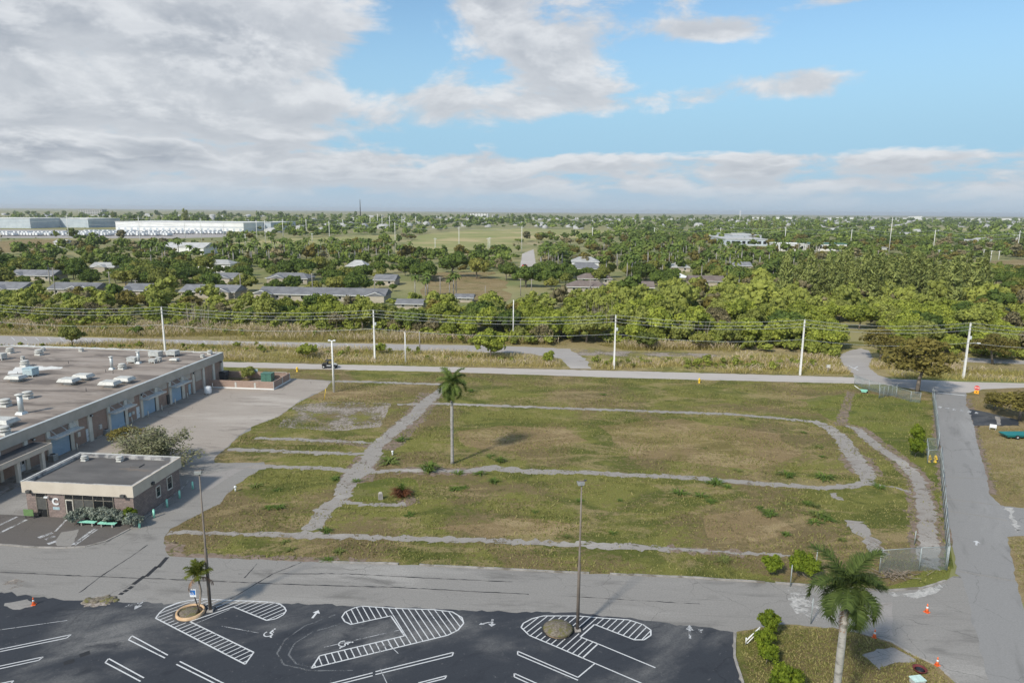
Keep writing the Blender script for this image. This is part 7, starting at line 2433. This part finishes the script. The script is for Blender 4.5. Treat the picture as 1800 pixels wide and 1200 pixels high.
def royal_palm(u, v, h, label, L=3.7, nf=16, seed=1, trunk_r=0.26, dead=True, cs=1.3, leaf_len=0.85, leaf='leaf_royal'):
    rg = random.Random(seed)
    t = empty('royal_palm', P(u, v, 0.0), 0, label, 'palm')
    MB().lathe([(trunk_r * 1.35, -0.05), (trunk_r * 1.1, 0.6), (trunk_r * 0.95, h * 0.3), (trunk_r * 1.05, h * 0.55), (trunk_r * 0.8, h - cs)], 16).build('trunk', M['palm_bark'], t)
    MB().lathe([(trunk_r * 0.82, h - cs + 0.001), (trunk_r * 0.72, h - cs * 0.5), (trunk_r * 0.35, h)], 14).build('crownshaft', M['crownshaft'], t)
    ms = [frond_mesh('frond', seed * 10 + k, L * (0.92 + 0.05 * k), (1.6, 2.3, 2.7, 1.2)[k], 90, leaf_len, M[leaf], width=0.06) for k in range(4)]
    for k in range(nf):
        a = k * 2.399 + rg.uniform(-0.2, 0.2)
        f = k / (nf - 1)
        el = 1.25 - 1.75 * f ** 0.85
        o = link('frond', ms[3 if f < 0.2 else (0 if f < 0.5 else (1 if f < 0.8 else 2))], t)
        o.rotation_euler = (0, -el, a)
        o.location = (0, 0, h - 0.15 - 0.35 * f)
        s = rg.uniform(0.88, 1.08)
        o.scale = (s, s, s)
    if dead:
        dm = frond_mesh('dead_frond', seed * 10 + 8, L * 0.75, 1.2, 26, 0.45, M['dead_frond'], width=0.06, plane=-0.4)
        for k in range(2):
            o = link('dead_frond', dm, t)
            o.rotation_euler = (0, 1.25, seed + k * 2.2)
            o.location = (0, 0, h - cs * 0.9)
    return t


royal_palm(795, 815, 12.3, 'lone royal palm with pale trunk in the middle of the vacant lot', 2.7, 16, 3, 0.22, leaf='leaf_palm')
pb = P(1461, 1298)
ht = HT(1024, pb)
royal_palm(1461, 1298, ht, 'big royal palm in the right foreground above the turf island', 2.95, 19, 5, 0.25, cs=1.5, leaf_len=0.85)
# small palm in the ring
t = empty('small_palm', P(345, 1078, 0.1), 0, 'small palm with curved dark trunk growing in the ochre ring', 'palm')
hp_ = 3.75
MB().tube([(0, 0, 0), (0.35, 0.05, 1.0), (0.55, 0.1, 2.2), (0.35, 0.1, hp_)], [0.17, 0.11, 0.09, 0.08], 10).build('trunk', M['bark'], t)
fm = [frond_mesh('frond', 200 + k, 1.35, (1.0, 1.5, 0.6)[k], 30, 0.5, leaf_mat('young_palm_leaf', (0.07, 0.10, 0.016), (0.19, 0.20, 0.032), None, 0.3, 0.25) if k == 0 else bpy.data.materials['young_palm_leaf'], width=0.07, plane=0.1) for k in range(3)]
for k in range(11):
    o = link('frond', fm[2 if k < 4 else k % 2], t, (0.35, 0.1, hp_))
    o.rotation_euler = (0, -(1.45 - 1.0 * (k / 10) ** 0.9), k * 2.399)
dm = frond_mesh('dead_frond', 230, 1.7, 1.4, 22, 0.4, M['dead_frond'], width=0.05, plane=-0.5)
for a in (3.4, 0.3):
    o = link('dead_frond', dm, t, (0.35, 0.1, hp_ - 0.15))
    o.rotation_euler = (0, 0.15 if a < 3 else 0.55, a)

# ------------------------------------------------------------------ the air
def haze():
    m, T, out = new_mat('haze')
    v = T.new('ShaderNodeVolumePrincipled', {'Color': (0.93, 0.96, 0.99, 1), 'Density': 0.000065, 'Anisotropy': 0.2})
    T.l.new(v.outputs[0], out.inputs['Volume'])
    o = MB().box(-16500, 16500, -500, 22500, -1.2, 75).build('haze', m)
    tag(o, 'thin pale haze over the whole plain', 'haze', kind='stuff')


haze()
